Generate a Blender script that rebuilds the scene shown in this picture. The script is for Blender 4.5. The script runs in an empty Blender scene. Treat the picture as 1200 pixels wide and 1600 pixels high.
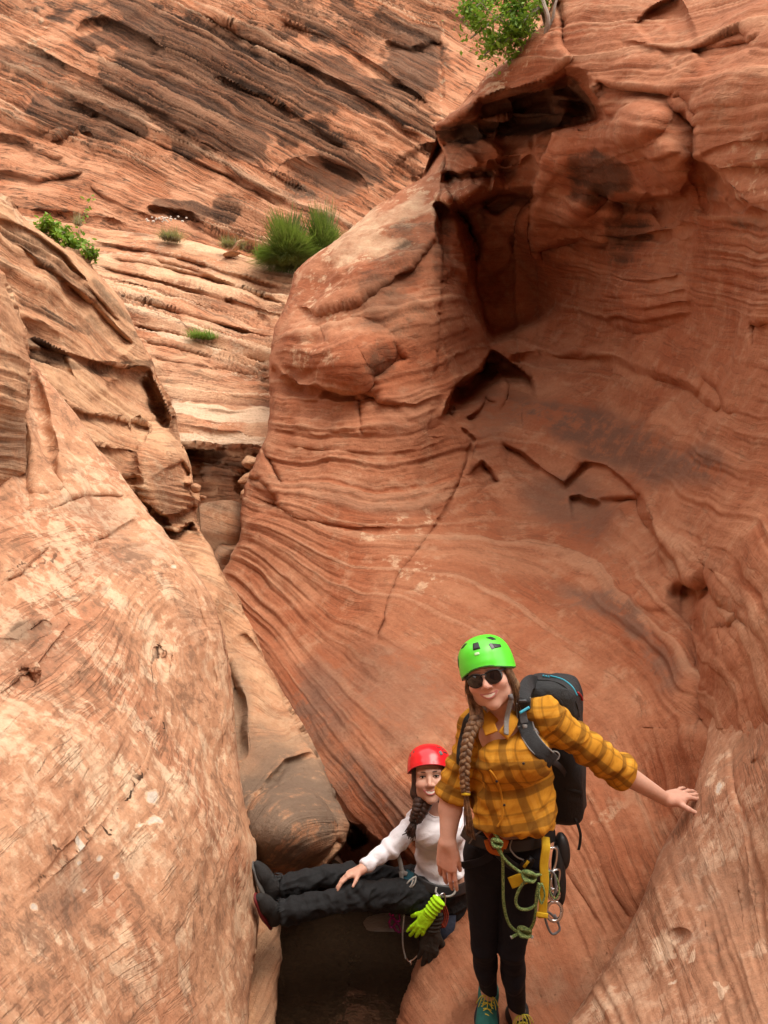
import bpy, math, random
import numpy as np
from mathutils import Vector, Matrix

random.seed(7)
SC = bpy.context.scene
COL = SC.collection

# ------------------------------------------------------------------ camera, sky, sun, exposure
F = 1208.0            # focal length in photograph pixels (1200 x 1600)
CAMZ = 2.4            # eye height above the pool (water surface is z = 0)
cam_data = bpy.data.cameras.new("camera")
cam = bpy.data.objects.new("camera", cam_data)
COL.objects.link(cam)
cam.location = (0, 0, CAMZ)
cam.rotation_euler = (math.radians(90), 0, 0)
cam_data.sensor_fit = 'VERTICAL'
cam_data.sensor_height = 24.0
cam_data.lens = 24.0 * F / 1600.0
cam_data.clip_start = 0.05
cam_data.clip_end = 400.0
SC.camera = cam

SUN_EL, SUN_AZ = math.radians(62), math.radians(130)   # azimuth measured from +Y (view direction) towards +X
world = bpy.data.worlds.new("World")
SC.world = world
world.use_nodes = True
wn = world.node_tree
wn.nodes.clear()
w_out = wn.nodes.new("ShaderNodeOutputWorld")
w_bg = wn.nodes.new("ShaderNodeBackground")
w_sky = wn.nodes.new("ShaderNodeTexSky")
w_sky.sky_type = 'NISHITA'
w_sky.sun_disc = False
w_sky.sun_elevation = SUN_EL
w_sky.sun_rotation = SUN_AZ
w_sky.air_density = 1.0
w_sky.dust_density = 6.0
w_sky.ozone_density = 0.6
w_mix = wn.nodes.new("ShaderNodeMix")      # thin bright cloud layer: sky pulled towards a neutral white
w_mix.data_type = 'RGBA'
w_mix.inputs[0].default_value = 0.72
w_mix.inputs[7].default_value = (9.2, 8.9, 8.3, 1)
wn.links.new(w_sky.outputs[0], w_mix.inputs[6])
wn.links.new(w_mix.outputs[2], w_bg.inputs[0])
w_bg.inputs[1].default_value = 0.138
wn.links.new(w_bg.outputs[0], w_out.inputs[0])

sun_data = bpy.data.lights.new("sun", 'SUN')
sun_data.energy = 1.05
sun_data.angle = math.radians(38)
sun_data.color = (1.0, 0.93, 0.82)
sun = bpy.data.objects.new("sun", sun_data)
COL.objects.link(sun)
sdir = Vector((math.sin(SUN_AZ) * math.cos(SUN_EL), math.cos(SUN_AZ) * math.cos(SUN_EL), math.sin(SUN_EL)))
sun.rotation_euler = (-sdir).to_track_quat('-Z', 'Y').to_euler()
sun.location = (6, -6, 20)

SC.view_settings.view_transform = 'Standard'
SC.view_settings.look = 'None'
SC.view_settings.gamma = 1.0
SC.view_settings.use_curve_mapping = False
SC.view_settings.exposure = 1.36
SC.render.engine = 'CYCLES'
SC.cycles.max_bounces = 8
SC.cycles.diffuse_bounces = 6
SC.cycles.use_denoising = True


def P(x, y, d):
    """photograph pixel + distance along the view axis -> world point"""
    return np.array([(x - 600.0) / F * d, d, CAMZ - (y - 800.0) / F * d])


# ------------------------------------------------------------------ noise
def _hash(ix, iy, iz):
    h = (ix.astype(np.uint32) * np.uint32(374761393) + iy.astype(np.uint32) * np.uint32(668265263)
         + iz.astype(np.uint32) * np.uint32(2147483647))
    h = (h ^ (h >> np.uint32(13))) * np.uint32(1274126177)
    h = h ^ (h >> np.uint32(16))
    return (h & np.uint32(0xffff)).astype(np.float32) * np.float32(2.0 / 65535.0) - np.float32(1)


_ROT = np.array(Matrix.Rotation(0.7, 3, 'X') @ Matrix.Rotation(0.9, 3, 'Y') @ Matrix.Rotation(0.5, 3, 'Z'), dtype=np.float32)


def vnoise(p, seed=0):
    """smooth value noise in -1..1 for (N,3) or (N,2)/(N,) arrays"""
    p = np.asarray(p, dtype=np.float32)
    if p.ndim == 1:
        p = np.stack([p, np.zeros_like(p), np.zeros_like(p)], 1)
    elif p.shape[1] == 2:
        p = np.concatenate([p, np.zeros((len(p), 1), np.float32)], 1)
    p = p @ _ROT + np.float32(seed * 17.37)
    f0 = np.floor(p)
    f = p - f0
    i = f0.astype(np.int64)
    w = f * f * f * (f * (f * 6 - 15) + 10)
    x0, y0, z0 = i[:, 0], i[:, 1], i[:, 2]
    out = None
    for dx in (0, 1):
        wx = w[:, 0] if dx else 1 - w[:, 0]
        for dy in (0, 1):
            wy = w[:, 1] if dy else 1 - w[:, 1]
            for dz in (0, 1):
                wz = w[:, 2] if dz else 1 - w[:, 2]
                v = _hash(x0 + dx, y0 + dy, z0 + dz) * (wx * wy * wz)
                out = v if out is None else out + v
    return out


def fbm(p, octaves=4, seed=0, gain=0.5, lac=2.03):
    p = np.asarray(p, dtype=np.float32)
    a, out, tot = 1.0, 0, 0
    if p.ndim == 2 and p.shape[1] == 2:
        p = np.concatenate([p, np.zeros((len(p), 1), np.float32)], 1)
    for o in range(octaves):
        out = out + a * vnoise(p, seed + o)
        tot += a
        a *= gain
        p = (p * lac) @ _ROT if p.ndim == 2 else p * lac
    return out / tot


def sstep(x, a=0.0, b=1.0):
    t = np.clip((x - a) / (b - a), 0, 1)
    return t * t * (3 - 2 * t)


# ------------------------------------------------------------------ object helpers
def new_obj(name, data, parent=None, kind=None, label=None, cat=None, group=None):
    o = bpy.data.objects.new(name, data)
    COL.objects.link(o)
    if parent is not None:
        o.parent = parent
    for k, v in (("kind", kind), ("label", label), ("category", cat), ("group", group)):
        if v:
            o[k] = v
    return o


def thing(name, label, cat, loc=(0, 0, 0), group=None):
    o = new_obj(name, None, label=label, cat=cat, group=group)
    o.location = loc
    return o


def mesh_np(name, V, faces, mat=None, smooth=True, attrs=None):
    """faces: (M,3) or (M,4) int array, or a list of such arrays"""
    if not isinstance(faces, (list, tuple)):
        faces = [faces]
    faces = [np.asarray(f, dtype=np.int32) for f in faces if len(f)]
    V = np.asarray(V, dtype=np.float32)
    me = bpy.data.meshes.new(name)
    nl = sum(f.size for f in faces)
    nf = sum(len(f) for f in faces)
    me.vertices.add(len(V))
    me.vertices.foreach_set("co", V.ravel())
    me.loops.add(nl)
    me.loops.foreach_set("vertex_index", np.concatenate([f.ravel() for f in faces]))
    me.polygons.add(nf)
    sizes = np.concatenate([np.full(len(f), f.shape[1], np.int32) for f in faces])
    starts = np.concatenate([[0], np.cumsum(sizes)[:-1]]).astype(np.int32)
    me.polygons.foreach_set("loop_start", starts)
    if smooth:
        me.polygons.foreach_set("use_smooth", np.ones(nf, dtype=bool))
    me.update(calc_edges=True)
    for k, a in (attrs or {}).items():
        a = np.asarray(a, dtype=np.float32)
        if a.ndim == 1:
            at = me.attributes.new(k, 'FLOAT', 'POINT')
            at.data.foreach_set("value", a)
        elif a.shape[1] == 3:
            at = me.attributes.new(k, 'FLOAT_VECTOR', 'POINT')
            at.data.foreach_set("vector", a.ravel())
    if mat is not None:
        for m in (mat if isinstance(mat, (list, tuple)) else [mat]):
            me.materials.append(m)
    return me


# ------------------------------------------------------------------ material helpers
class NT:
    def __init__(self, name):
        self.m = bpy.data.materials.new(name)
        self.m.use_nodes = True
        self.t = self.m.node_tree
        self.t.nodes.clear()
        self.out = self.t.nodes.new("ShaderNodeOutputMaterial")
        self.b = self.t.nodes.new("ShaderNodeBsdfPrincipled")
        self.t.links.new(self.b.outputs[0], self.out.inputs[0])

    def put(self, inp, v):
        if v is None:
            return
        if hasattr(v, "is_linked") or hasattr(v, "links"):
            self.t.links.new(v, inp)
        elif isinstance(v, (tuple, list)) and len(v) == 3 and inp.type == 'RGBA':
            inp.default_value = (*v, 1)
        else:
            inp.default_value = v

    def attr(self, name, fac=True):
        n = self.t.nodes.new("ShaderNodeAttribute")
        n.attribute_name = name
        return n.outputs["Fac"] if fac else n.outputs["Vector"]

    def pos(self):
        return self.t.nodes.new("ShaderNodeNewGeometry").outputs["Position"]

    def objco(self):
        return self.t.nodes.new("ShaderNodeTexCoord").outputs["Object"]

    def math(self, op, a, b=0.0, c=0.0, clamp=False):
        n = self.t.nodes.new("ShaderNodeMath")
        n.operation = op
        n.use_clamp = clamp
        for i, v in enumerate((a, b, c)):
            self.put(n.inputs[i], v)
        return n.outputs[0]

    def vmath(self, op, a, b=(0, 0, 0)):
        n = self.t.nodes.new("ShaderNodeVectorMath")
        n.operation = op
        self.put(n.inputs[0], a)
        if op == 'SCALE':
            self.put(n.inputs[3], b)
        else:
            self.put(n.inputs[1], b)
        return n.outputs[0]

    def sep(self, v):
        n = self.t.nodes.new("ShaderNodeSeparateXYZ")
        self.put(n.inputs[0], v)
        return n.outputs

    def comb(self, x, y, z):
        n = self.t.nodes.new("ShaderNodeCombineXYZ")
        for i, v in enumerate((x, y, z)):
            self.put(n.inputs[i], v)
        return n.outputs[0]

    def noise(self, vec, scale=1.0, detail=4.0, rough=0.55, dist=0.0):
        n = self.t.nodes.new("ShaderNodeTexNoise")
        self.put(n.inputs["Vector"], vec)
        n.inputs["Scale"].default_value = scale
        n.inputs["Detail"].default_value = detail
        n.inputs["Roughness"].default_value = rough
        n.inputs["Distortion"].default_value = dist
        return n.outputs["Fac"]

    def voro(self, vec, scale=1.0, feature='F1', rnd=1.0):
        n = self.t.nodes.new("ShaderNodeTexVoronoi")
        n.feature = feature
        self.put(n.inputs["Vector"], vec)
        n.inputs["Scale"].default_value = scale
        n.inputs["Randomness"].default_value = rnd
        return n.outputs["Distance"]

    def ramp(self, fac, a, b, smooth=True):
        n = self.t.nodes.new("ShaderNodeMapRange")
        n.interpolation_type = 'SMOOTHSTEP' if smooth else 'LINEAR'
        n.clamp = True
        self.put(n.inputs[0], fac)
        self.put(n.inputs[1], a)
        self.put(n.inputs[2], b)
        return n.outputs[0]

    def mix(self, fac, a, b, mode='MIX'):
        n = self.t.nodes.new("ShaderNodeMix")
        n.data_type = 'RGBA'
        n.blend_type = mode
        self.put(n.inputs[0], fac)
        self.put(n.inputs[6], a)
        self.put(n.inputs[7], b)
        return n.outputs[2]

    def bump(self, h, dist=0.01, strength=1.0, normal=None):
        n = self.t.nodes.new("ShaderNodeBump")
        n.inputs["Strength"].default_value = strength
        n.inputs["Distance"].default_value = dist
        self.put(n.inputs["Height"], h)
        if normal is not None:
            self.t.links.new(normal, n.inputs["Normal"])
        return n.outputs[0]

    def done(self, color=None, rough=0.8, spec=0.3, normal=None, metal=0.0):
        self.put(self.b.inputs["Base Color"], color)
        self.put(self.b.inputs["Roughness"], rough)
        self.b.inputs["Specular IOR Level"].default_value = spec
        self.b.inputs["Metallic"].default_value = metal
        if normal is not None:
            self.t.links.new(normal, self.b.inputs["Normal"])
        return self.m


def simple_mat(name, color, rough=0.6, spec=0.4, metal=0.0, var=0.15, scale=40.0, bump=0.0):
    t = NT(name)
    n = t.noise(t.objco(), scale, 4, 0.6)
    k = t.math('MULTIPLY_ADD', n, 2 * var, 1 - var)
    c = t.mix(1.0, color, t.comb(k, k, k), 'MULTIPLY')
    nm = t.bump(n, bump) if bump else None
    return t.done(c, rough, spec, nm, metal)
# ================================================================== THE CANYON ROCK
def tps(pts, vals, smooth=0.0):
    pts = np.asarray(pts, float) / 300.0
    vals = np.asarray(vals, float)
    n = len(pts)

    def ker(r2):
        return 0.5 * r2 * np.log(r2 + 1e-12)
    d2 = ((pts[:, None] - pts[None]) ** 2).sum(-1)
    K = ker(d2) + smooth * np.eye(n)
    A = np.zeros((n + 3, n + 3))
    A[:n, :n] = K
    A[:n, n] = 1
    A[:n, n + 1:] = pts
    A[n:, :n] = A[:n, n:].T
    sol = np.linalg.solve(A, np.concatenate([vals, np.zeros(3)]))
    w, c = sol[:n], sol[n:]

    def ev(X, Y):
        x, y = X / 300.0, Y / 300.0
        out = c[0] + c[1] * x + c[2] * y
        for i in range(n):
            out = out + w[i] * ker((x - pts[i, 0]) ** 2 + (y - pts[i, 1]) ** 2)
        return out
    return ev


def polyline(X, Y, pts):
    """distance, signed distance (positive below a left-to-right line, left of a downward line), position 0..1"""
    pts = np.asarray(pts, float)
    seg = pts[1:] - pts[:-1]
    L = np.hypot(seg[:, 0], seg[:, 1])
    cum = np.concatenate([[0], np.cumsum(L)])
    best = np.full(X.shape, 1e9)
    sgn = np.ones(X.shape)
    par = np.zeros(X.shape)
    for i in range(len(seg)):
        ax, ay = pts[i]
        dx, dy = seg[i]
        t = ((X - ax) * dx + (Y - ay) * dy) / (L[i] ** 2)
        tc = np.clip(t, 0, 1)
        ex, ey = X - (ax + tc * dx), Y - (ay + tc * dy)
        d = np.hypot(ex, ey)
        m = d < best
        best = np.where(m, d, best)
        sgn = np.where(m, np.sign(dx * (Y - ay) - dy * (X - ax)), sgn)
        par = np.where(m, (cum[i] + tc * L[i]) / cum[-1], par)
    return best, sgn * best, par


def local(X, Y, pts, pad):
    pts = np.asarray(pts, float)
    return np.nonzero((X > pts[:, 0].min() - pad) & (X < pts[:, 0].max() + pad)
                      & (Y > pts[:, 1].min() - pad) & (Y < pts[:, 1].max() + pad))[0]


def taper(u, a=0.12):
    return sstep(u, 0, a) * sstep(1 - u, 0, a)


def ledge(pts, A, w=5.0, L=60.0, lip=0.05, ta=0.12, brk=0.55):
    """rock above the line stands proud and is undercut below it"""
    w = max(w, 5.5)
    def f(X, Y):
        out = np.zeros(X.shape)
        i = local(X, Y, pts, 4 * L)
        d, t, u = polyline(X[i], Y[i], pts)
        ph = pts[0][0] * 0.37 + pts[0][1] * 0.61
        k = 1 - brk * sstep(vnoise(np.stack([X[i] / 38.0 + ph, Y[i] / 38.0], 1), 5), -0.1, 0.5)
        v = k * np.where(t > 0, A * sstep(t / w) * np.exp(-np.maximum(t, 0) / L), -A * lip * np.exp(np.minimum(t, 0) / (0.35 * L)))
        out[i] = v * taper(u, ta) * np.where(d > np.abs(t) + 1e-6, 0, 1)
        return out
    return f


def groove(pts, A, w=3.0, ta=0.12):
    def f(X, Y):
        out = np.zeros(X.shape)
        i = local(X, Y, pts, 4 * w)
        d, t, u = polyline(X[i], Y[i], pts)
        out[i] = A * np.exp(-(d / w) ** 2) * taper(u, ta)
        return out
    return f


def bump(cx, cy, rx, ry, A, rot=0.0, p=1.0):
    """A < 0 swells towards the viewer, A > 0 hollows"""
    c, s = math.cos(math.radians(rot)), math.sin(math.radians(rot))

    def f(X, Y):
        u = ((X - cx) * c + (Y - cy) * s) / rx
        v = (-(X - cx) * s + (Y - cy) * c) / ry
        return A * np.clip(1 - u * u - v * v, 0, 1) ** p
    return f


def blob_field(X, Y, blobs, wx, wy, wf=None):
    out = np.zeros(X.shape)
    for b in blobs:
        cx, cy, rx, ry, rot, a = b
        c, s = math.cos(math.radians(rot)), math.sin(math.radians(rot))
        if wf is not None and min(rx, ry) < 40 and max(rx, ry) < 60:
            x, y = X - cx + wf[0] * rx * 1.1, Y - cy + wf[1] * ry * 1.1
        else:
            x, y = X - cx + wx * rx * 0.5, Y - cy + wy * ry * 0.5
        u, v = (x * c + y * s) / rx, (-x * s + y * c) / ry
        out = np.maximum(out, a * (1 - sstep(np.sqrt(u * u + v * v), 0.45, 1.15)))
    return out


def axis(lo, hi, step, a=-12, b=1212):
    fine = np.arange(max(lo, a), min(hi, b) + step, step)
    pre, post = [], []
    x, st = fine[0], step
    while x > lo:
        st = min(st * 1.35, 24)
        x -= st
        pre.append(x)
    x, st = fine[-1], step
    while x < hi:
        st = min(st * 1.35, 24)
        x += st
        post.append(x)
    return np.concatenate([pre[::-1], fine, post])


def strata(s, K, seed):
    """a random protrusion for every bed, with sharp changes between beds"""
    x = s * K
    f0 = np.floor(x)
    f = x - f0
    i = f0.astype(np.int64)
    z = np.zeros_like(i)
    a = _hash(i, z + seed, z)
    b = _hash(i + 1, z + seed, z)
    return a + (b - a) * sstep(f, 0.72, 1.0)


def rock(name, label, poly, ctrl, bed, mat, seed, step=2.3, roll=(34, 1.0), feats=(), rough=((0.5, 0.05), (0.14, 0.018), (0.04, 0.006)),
         lam=(3.0, 0.05), stain_shade=(), pale=(), gray=(), jag=(5, 45), band=70, kind='structure', cat=None, warp=0.12, lam_patch=0.8, smooth_areas=(), rug=()):
    poly = np.asarray(poly, float)
    xs = axis(poly[:, 0].min() - band, poly[:, 0].max() + band, step)
    ys = axis(poly[:, 1].min() - band, poly[:, 1].max() + band, step, -12, 1612)
    gx, gy = np.meshgrid(xs, ys)
    X, Y = gx.ravel(), gy.ravel()
    # ragged outline
    pp = np.stack([X, Y], 1)
    wx = jag[0] * (fbm(pp / jag[1], 3, seed + 1) + 0.12 * vnoise(pp / (jag[1] * 0.2), seed + 3))
    wy = jag[0] * (fbm(pp / jag[1], 3, seed + 5) + 0.12 * vnoise(pp / (jag[1] * 0.2), seed + 7))
    Xw, Yw = X + wx, Y + wy
    fx = jag[0] * fbm(pp / (jag[1] * 1.3), 2, seed + 51)
    fy = jag[0] * fbm(pp / (jag[1] * 1.3), 2, seed + 57)
    # signed distance to the outline
    n = len(poly)
    best = np.full(X.shape, 1e9)
    qx, qy = X.copy(), Y.copy()
    inside = np.zeros(X.shape, bool)
    for i in range(n):
        ax, ay = poly[i]
        bx, by = poly[(i + 1) % n]
        dx, dy = bx - ax, by - ay
        l2 = dx * dx + dy * dy
        if l2 < 1e-9:
            continue
        t = np.clip(((Xw - ax) * dx + (Yw - ay) * dy) / l2, 0, 1)
        px, py = ax + t * dx, ay + t * dy
        d = np.hypot(Xw - px, Yw - py)
        m = d < best
        best[m] = d[m]
        qx[m] = px[m]
        qy[m] = py[m]
        cond = (ay > Yw) != (by > Yw)
        with np.errstate(divide='ignore', invalid='ignore'):
            xin = ax + (Yw - ay) * dx / (dy if dy != 0 else 1e-12)
        inside ^= cond & (Xw < xin)
    keep = inside | (best < band)
    ki = np.nonzero(keep)[0]
    idx = -np.ones(len(X), np.int64)
    idx[ki] = np.arange(len(ki))
    g = idx.reshape(gx.shape)
    quads = np.stack([g[:-1, :-1], g[1:, :-1], g[1:, 1:], g[:-1, 1:]], -1).reshape(-1, 4)
    quads = quads[(quads >= 0).all(1)]
    X, Y, Xw, Yw, best, qx, qy, inside = (a[ki] for a in (X, Y, Xw, Yw, best, qx, qy, inside))
    wx, wy, fx, fy = wx[ki], wy[ki], fx[ki], fy[ki]
    # vertices beyond the outline sit on it and run back in depth
    Xe = np.where(inside, X, qx - wx)
    Ye = np.where(inside, Y, qy - wy)
    Xf = Xe + fx
    Yf = Ye + fy
    C = np.asarray(ctrl, float)
    D = tps(C[:, :2], C[:, 2], 1e-4)(Xe, Ye)
    D = np.maximum(D, 0.9)
    for f in feats:
        D = D + f(Xf, Yf)
    R, asp = roll
    s = np.where(inside, best, 0)
    u = np.clip(1 - s / R, 0, 1)
    D0 = D
    D = D + asp * R * D0 / F * (1 - np.sqrt(np.maximum(1 - u * u, 0)))
    D = D + np.where(inside, 0, best * D0 / F * 3.0)
    V = np.stack([(Xe - 600) / F * D, D, CAMZ - (Ye - 800) / F * D], 1)
    # bedding coordinate
    bp, bv = [], []
    for sv, line in bed:
        line = np.asarray(line, float)
        seg = np.hypot(*(line[1:] - line[:-1]).T)
        cum = np.concatenate([[0], np.cumsum(seg)])
        k = max(3, int(cum[-1] / 110) + 1)
        for tt in np.linspace(0, cum[-1], k):
            bp.append((np.interp(tt, cum, line[:, 0]), np.interp(tt, cum, line[:, 1])))
            bv.append(sv)
    B = tps(bp, bv, 2e-3)(Xf, Yf)
    B = B + warp * fbm(V * 0.9, 3, seed + 11) * 0.4
    # smooth normals of the base form
    def normals(V):
        fn = np.zeros_like(V)
        a, b, c, d = (V[quads[:, k]] for k in range(4))
        nn = np.cross(c - a, d - b)
        for k in range(4):
            np.add.at(fn, quads[:, k], nn)
        l = np.linalg.norm(fn, axis=1, keepdims=True)
        return fn / np.maximum(l, 1e-12)
    N = normals(V)
    fac = np.sum(N * V * [1, 1, 0] + N * [0, 0, 1] * (V - [0, 0, CAMZ]), 1)
    N = np.where((fac > 0)[:, None], -N, N)
    rg = 1 + blob_field(Xf, Yf, rug, 0, 0) if rug else 1.0
    h = np.zeros(len(V))
    for sc_, am in rough:
        h += am * fbm(V / sc_, 3, seed + int(sc_ * 100))
    K, A = lam
    pm = sstep(fbm(V * 0.55, 3, seed + 21), -0.35 - (1 - lam_patch), 0.35)
    if smooth_areas:
        pm = pm * (1 - blob_field(Xf, Yf, smooth_areas, 0, 0))
    s1 = strata(B + 0.03 * vnoise(V * 2.0, seed), K, seed)
    s2 = strata(B + 0.015 * vnoise(V * 5.0, seed + 2), K * 2.7, seed + 1)
    s3 = strata(B + 0.008 * vnoise(V * 9.0, seed + 4), K * 6.5, seed + 2)
    h += A * pm * (0.46 * s1 + 0.36 * s2 + 0.30 * s3)
    tone = (0.30 * s1 + 0.42 * s2 + 0.45 * s3) * (0.35 + 0.65 * pm) * (0.65 + 0.5 * vnoise(V * 1.3, seed + 8))
    h = h * rg
    edge = np.where(inside, 0.35 + 0.65 * sstep(best / 25.0), 0.35)
    V = V + N * (h * edge)[:, None]
    wn1, wn2 = fbm(V * 1.6, 4, seed + 31), fbm(V * 1.6, 4, seed + 37)
    wf = (fbm(V * 13.0, 3, seed + 41), fbm(V * 13.0, 3, seed + 43)) if name.endswith('slab') else None
    at = {"bed": B, "stain_shade": blob_field(Xf, Yf, stain_shade, wn1, wn2, wf), "pale": blob_field(Xf, Yf, pale, wn1, wn2, wf),
          "gray": blob_field(Xf, Yf, gray, wn1, wn2), "tone": tone}
    me = mesh_np(name, V, quads, mat, True, at)
    return new_obj(name, me, kind=kind, label=label, cat=cat)


def rock_mat(name, a, b, c, K=9.0, lamc=0.5, bumpd=0.02, palec=(0.56, 0.39, 0.25), stain_shadec=(0.048, 0.026, 0.016), grayc=(0.17, 0.112, 0.082),
             dark=(0.10, 0.05, 0.03), mottle=0.5, speck=0.17, lamk=1.0, blotch=0.0, tonek=0.7, lamb=1.0, linek=0.42, pits=0.5):
    """a, b, c: dominant, lighter and redder sandstone; K laminae per metre"""
    t = NT(name)
    pos = t.pos()
    px, py, pz = t.sep(pos)[0:3]
    bed = t.attr("bed")
    v1 = t.comb(t.math('MULTIPLY', bed, K), t.math('MULTIPLY', t.math('ADD', px, pz), 0.55), t.math('MULTIPLY', py, 0.55))
    n1 = t.noise(v1, 1.0, 6, 0.62)
    v2 = t.comb(t.math('MULTIPLY', bed, K * 4.2), t.math('MULTIPLY', t.math('ADD', px, pz), 1.1), t.math('MULTIPLY', py, 1.1))
    n2 = t.noise(v2, 1.0, 4, 0.6)
    nb = t.noise(pos, 1.1, 6, 0.6, 0.4)
    nm = t.noise(pos, 5.5, 7, 0.68)
    nf = t.noise(pos, 34.0, 5, 0.65)
    ng = t.noise(pos, 170.0, 2, 0.6)
    col = t.mix(t.math('MULTIPLY_ADD', t.ramp(n1, 0.34, 0.68), lamk, 0.5 - 0.5 * lamk), a, b)
    col = t.mix(t.math('MULTIPLY', t.ramp(nb, 0.42, 0.66), 0.8), col, c)
    # thin dark partings along the beds, paler and darker layers
    tn = t.math('MULTIPLY_ADD', nf, 0.35, t.math('ADD', t.attr("tone"), -0.175))
    col = t.mix(t.math('MULTIPLY', t.ramp(tn, 0.12, 0.5), tonek), col, t.mix(0.45, b, palec))
    col = t.mix(t.math('MULTIPLY', t.ramp(tn, -0.10, -0.48), tonek), col, t.mix(0.55, c, dark))
    part = t.math('MULTIPLY', t.ramp(n2, 0.47, 0.34), t.math('MULTIPLY', t.ramp(n1, 0.62, 0.40), lamc))
    col = t.mix(part, col, dark)
    l1 = t.math('MULTIPLY', t.ramp(t.math('ABSOLUTE', t.math('SUBTRACT', n1, 0.5)), 0.020, 0.004), t.ramp(nm, 0.44, 0.60))
    l2 = t.math('MULTIPLY', t.ramp(t.math('ABSOLUTE', t.math('SUBTRACT', n2, 0.47)), 0.030, 0.006), t.ramp(nb, 0.46, 0.60))
    calm = t.math('MULTIPLY_ADD', t.attr("gray"), -0.85, 1.0, clamp=True)
    ln = t.math('MULTIPLY', t.math('MULTIPLY', t.math('MAXIMUM', l1, l2), linek), calm)
    col = t.mix(ln, col, tuple(0.5 * x for x in dark))
    # mottling, patina
    mt = t.ramp(nm, 0.50, 0.68)
    col = t.mix(t.math('MULTIPLY', mt, mottle), col, t.mix(0.5, b, palec))
    md = t.math('MULTIPLY', t.ramp(nm, 0.46, 0.30), mottle)
    col = t.mix(md, col, t.mix(0.6, a, dark))
    if blotch:
        n15 = t.noise(pos, 15.0, 6, 0.72, 0.3)
        n3 = t.noise(pos, 2.3, 5, 0.65, 0.5)
        q = t.math('MULTIPLY_ADD', n3, 0.8, t.math('MULTIPLY', n15, 0.9))
        col = t.mix(t.math('MULTIPLY', t.ramp(q, 0.86, 1.0), blotch), col, t.mix(0.35, palec, b))
        col = t.mix(t.math('MULTIPLY', t.ramp(q, 0.82, 0.68), blotch), col, (0.235, 0.125, 0.075))
    # pale crusts, lichen-like blotches and the painted sunlit top of the shoulder
    pa = t.attr("pale")
    vo = t.voro(t.vmath('ADD', pos, t.vmath('SCALE', t.comb(nf, nm, nb), 0.10)), 13.0)
    sp = t.math('MULTIPLY', t.ramp(vo, 0.30, 0.16), t.ramp(nm, 0.44, 0.54))
    pb = t.math('ADD', t.ramp(nm, 0.53, 0.63), sp, clamp=True)
    col = t.mix(t.math('MAXIMUM', t.math('MULTIPLY', t.math('MULTIPLY', pa, pb, clamp=True), 0.85), t.math('MULTIPLY', t.ramp(t.math('MULTIPLY_ADD', nm, 0.5, pa), 1.2, 1.55), 0.9)), col, palec)
    wh = t.math('MULTIPLY', t.ramp(t.math('MULTIPLY_ADD', nf, 0.5, pa), 1.95, 2.1), 0.85)
    col = t.mix(wh, col, (0.60, 0.53, 0.45))
    # grey films
    ga = t.attr("gray")
    gf = t.math('MULTIPLY', t.math('MULTIPLY', ga, 0.6), t.ramp(t.math('ADD', n1, t.math('ADD', t.math('MULTIPLY', nf, 0.5), t.math('MULTIPLY', nm, 0.9))), 0.98, 1.24))
    col = t.mix(gf, col, grayc)
    # desert varnish, crack lines and painted shade under the overhang
    st = t.attr("stain_shade")
    sv = t.math('ADD', st, t.math('MULTIPLY_ADD', n1, 0.9, t.math('MULTIPLY_ADD', nf, 0.7, t.math('MULTIPLY_ADD', nm, 0.9, -1.27))))
    sf = t.math('MULTIPLY', t.ramp(sv, 0.42, 0.86), t.ramp(st, 0.0, 0.25))
    col = t.mix(t.math('MULTIPLY', sf, t.math('MULTIPLY_ADD', t.ramp(tn, -0.4, 0.35), -0.5, 0.97)), col, stain_shadec)
    vp = t.voro(t.vmath('ADD', pos, t.vmath('SCALE', t.comb(nm, nf, ng), 0.05)), 26.0)
    pit = t.math('MULTIPLY', t.ramp(vp, 0.13, 0.07), t.math('MULTIPLY', t.ramp(nm, 0.52, 0.60), pits))
    col = t.mix(pit, col, tuple(0.6 * x for x in dark))
    g = t.math('MULTIPLY_ADD', ng, 2 * speck, t.math('MULTIPLY_ADD', nf, 3.0 * speck, 1 - 2.5 * speck))
    col = t.mix(1.0, col, t.comb(g, g, g), 'MULTIPLY')
    hl = t.math('MULTIPLY', t.math('ADD', ln, pit), -0.5)
    hh = t.math('MULTIPLY_ADD', n2, 0.55 * lamb, t.math('MULTIPLY_ADD', n1, 0.9 * lamb, t.math('MULTIPLY_ADD', nf, 0.45, t.math('MULTIPLY_ADD', nm, 0.5, hl))))
    nrm = t.bump(hh, bumpd, 1.0)
    nrm = t.bump(ng, 0.0025, 0.7, nrm)
    return t.done(col, 0.93, 0.15, nrm)


M_CLIFF = rock_mat("cliff_sandstone", (0.43, 0.175, 0.088), (0.53, 0.26, 0.145), (0.45, 0.16, 0.072), K=8.0, bumpd=0.12, lamc=0.9, mottle=0.3, tonek=0.9, linek=0.85)
M_SLOPE = rock_mat("slickrock_sandstone", (0.44, 0.215, 0.115), (0.58, 0.36, 0.22), (0.43, 0.17, 0.085), K=4.5, bumpd=0.06, lamc=0.7, mottle=0.25, tonek=0.95, palec=(0.66, 0.47, 0.32))
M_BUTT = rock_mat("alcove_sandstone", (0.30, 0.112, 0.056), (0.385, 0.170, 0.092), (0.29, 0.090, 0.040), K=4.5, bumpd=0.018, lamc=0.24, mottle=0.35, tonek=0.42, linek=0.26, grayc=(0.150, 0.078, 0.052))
M_LEFT = rock_mat("left_sandstone", grayc=(0.165, 0.112, 0.078), a=(0.42, 0.215, 0.118), b=(0.53, 0.315, 0.18), c=(0.41, 0.18, 0.09), K=6.0, bumpd=0.022, lamc=0.6, mottle=0.4, tonek=0.75, blotch=0.35)
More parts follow.
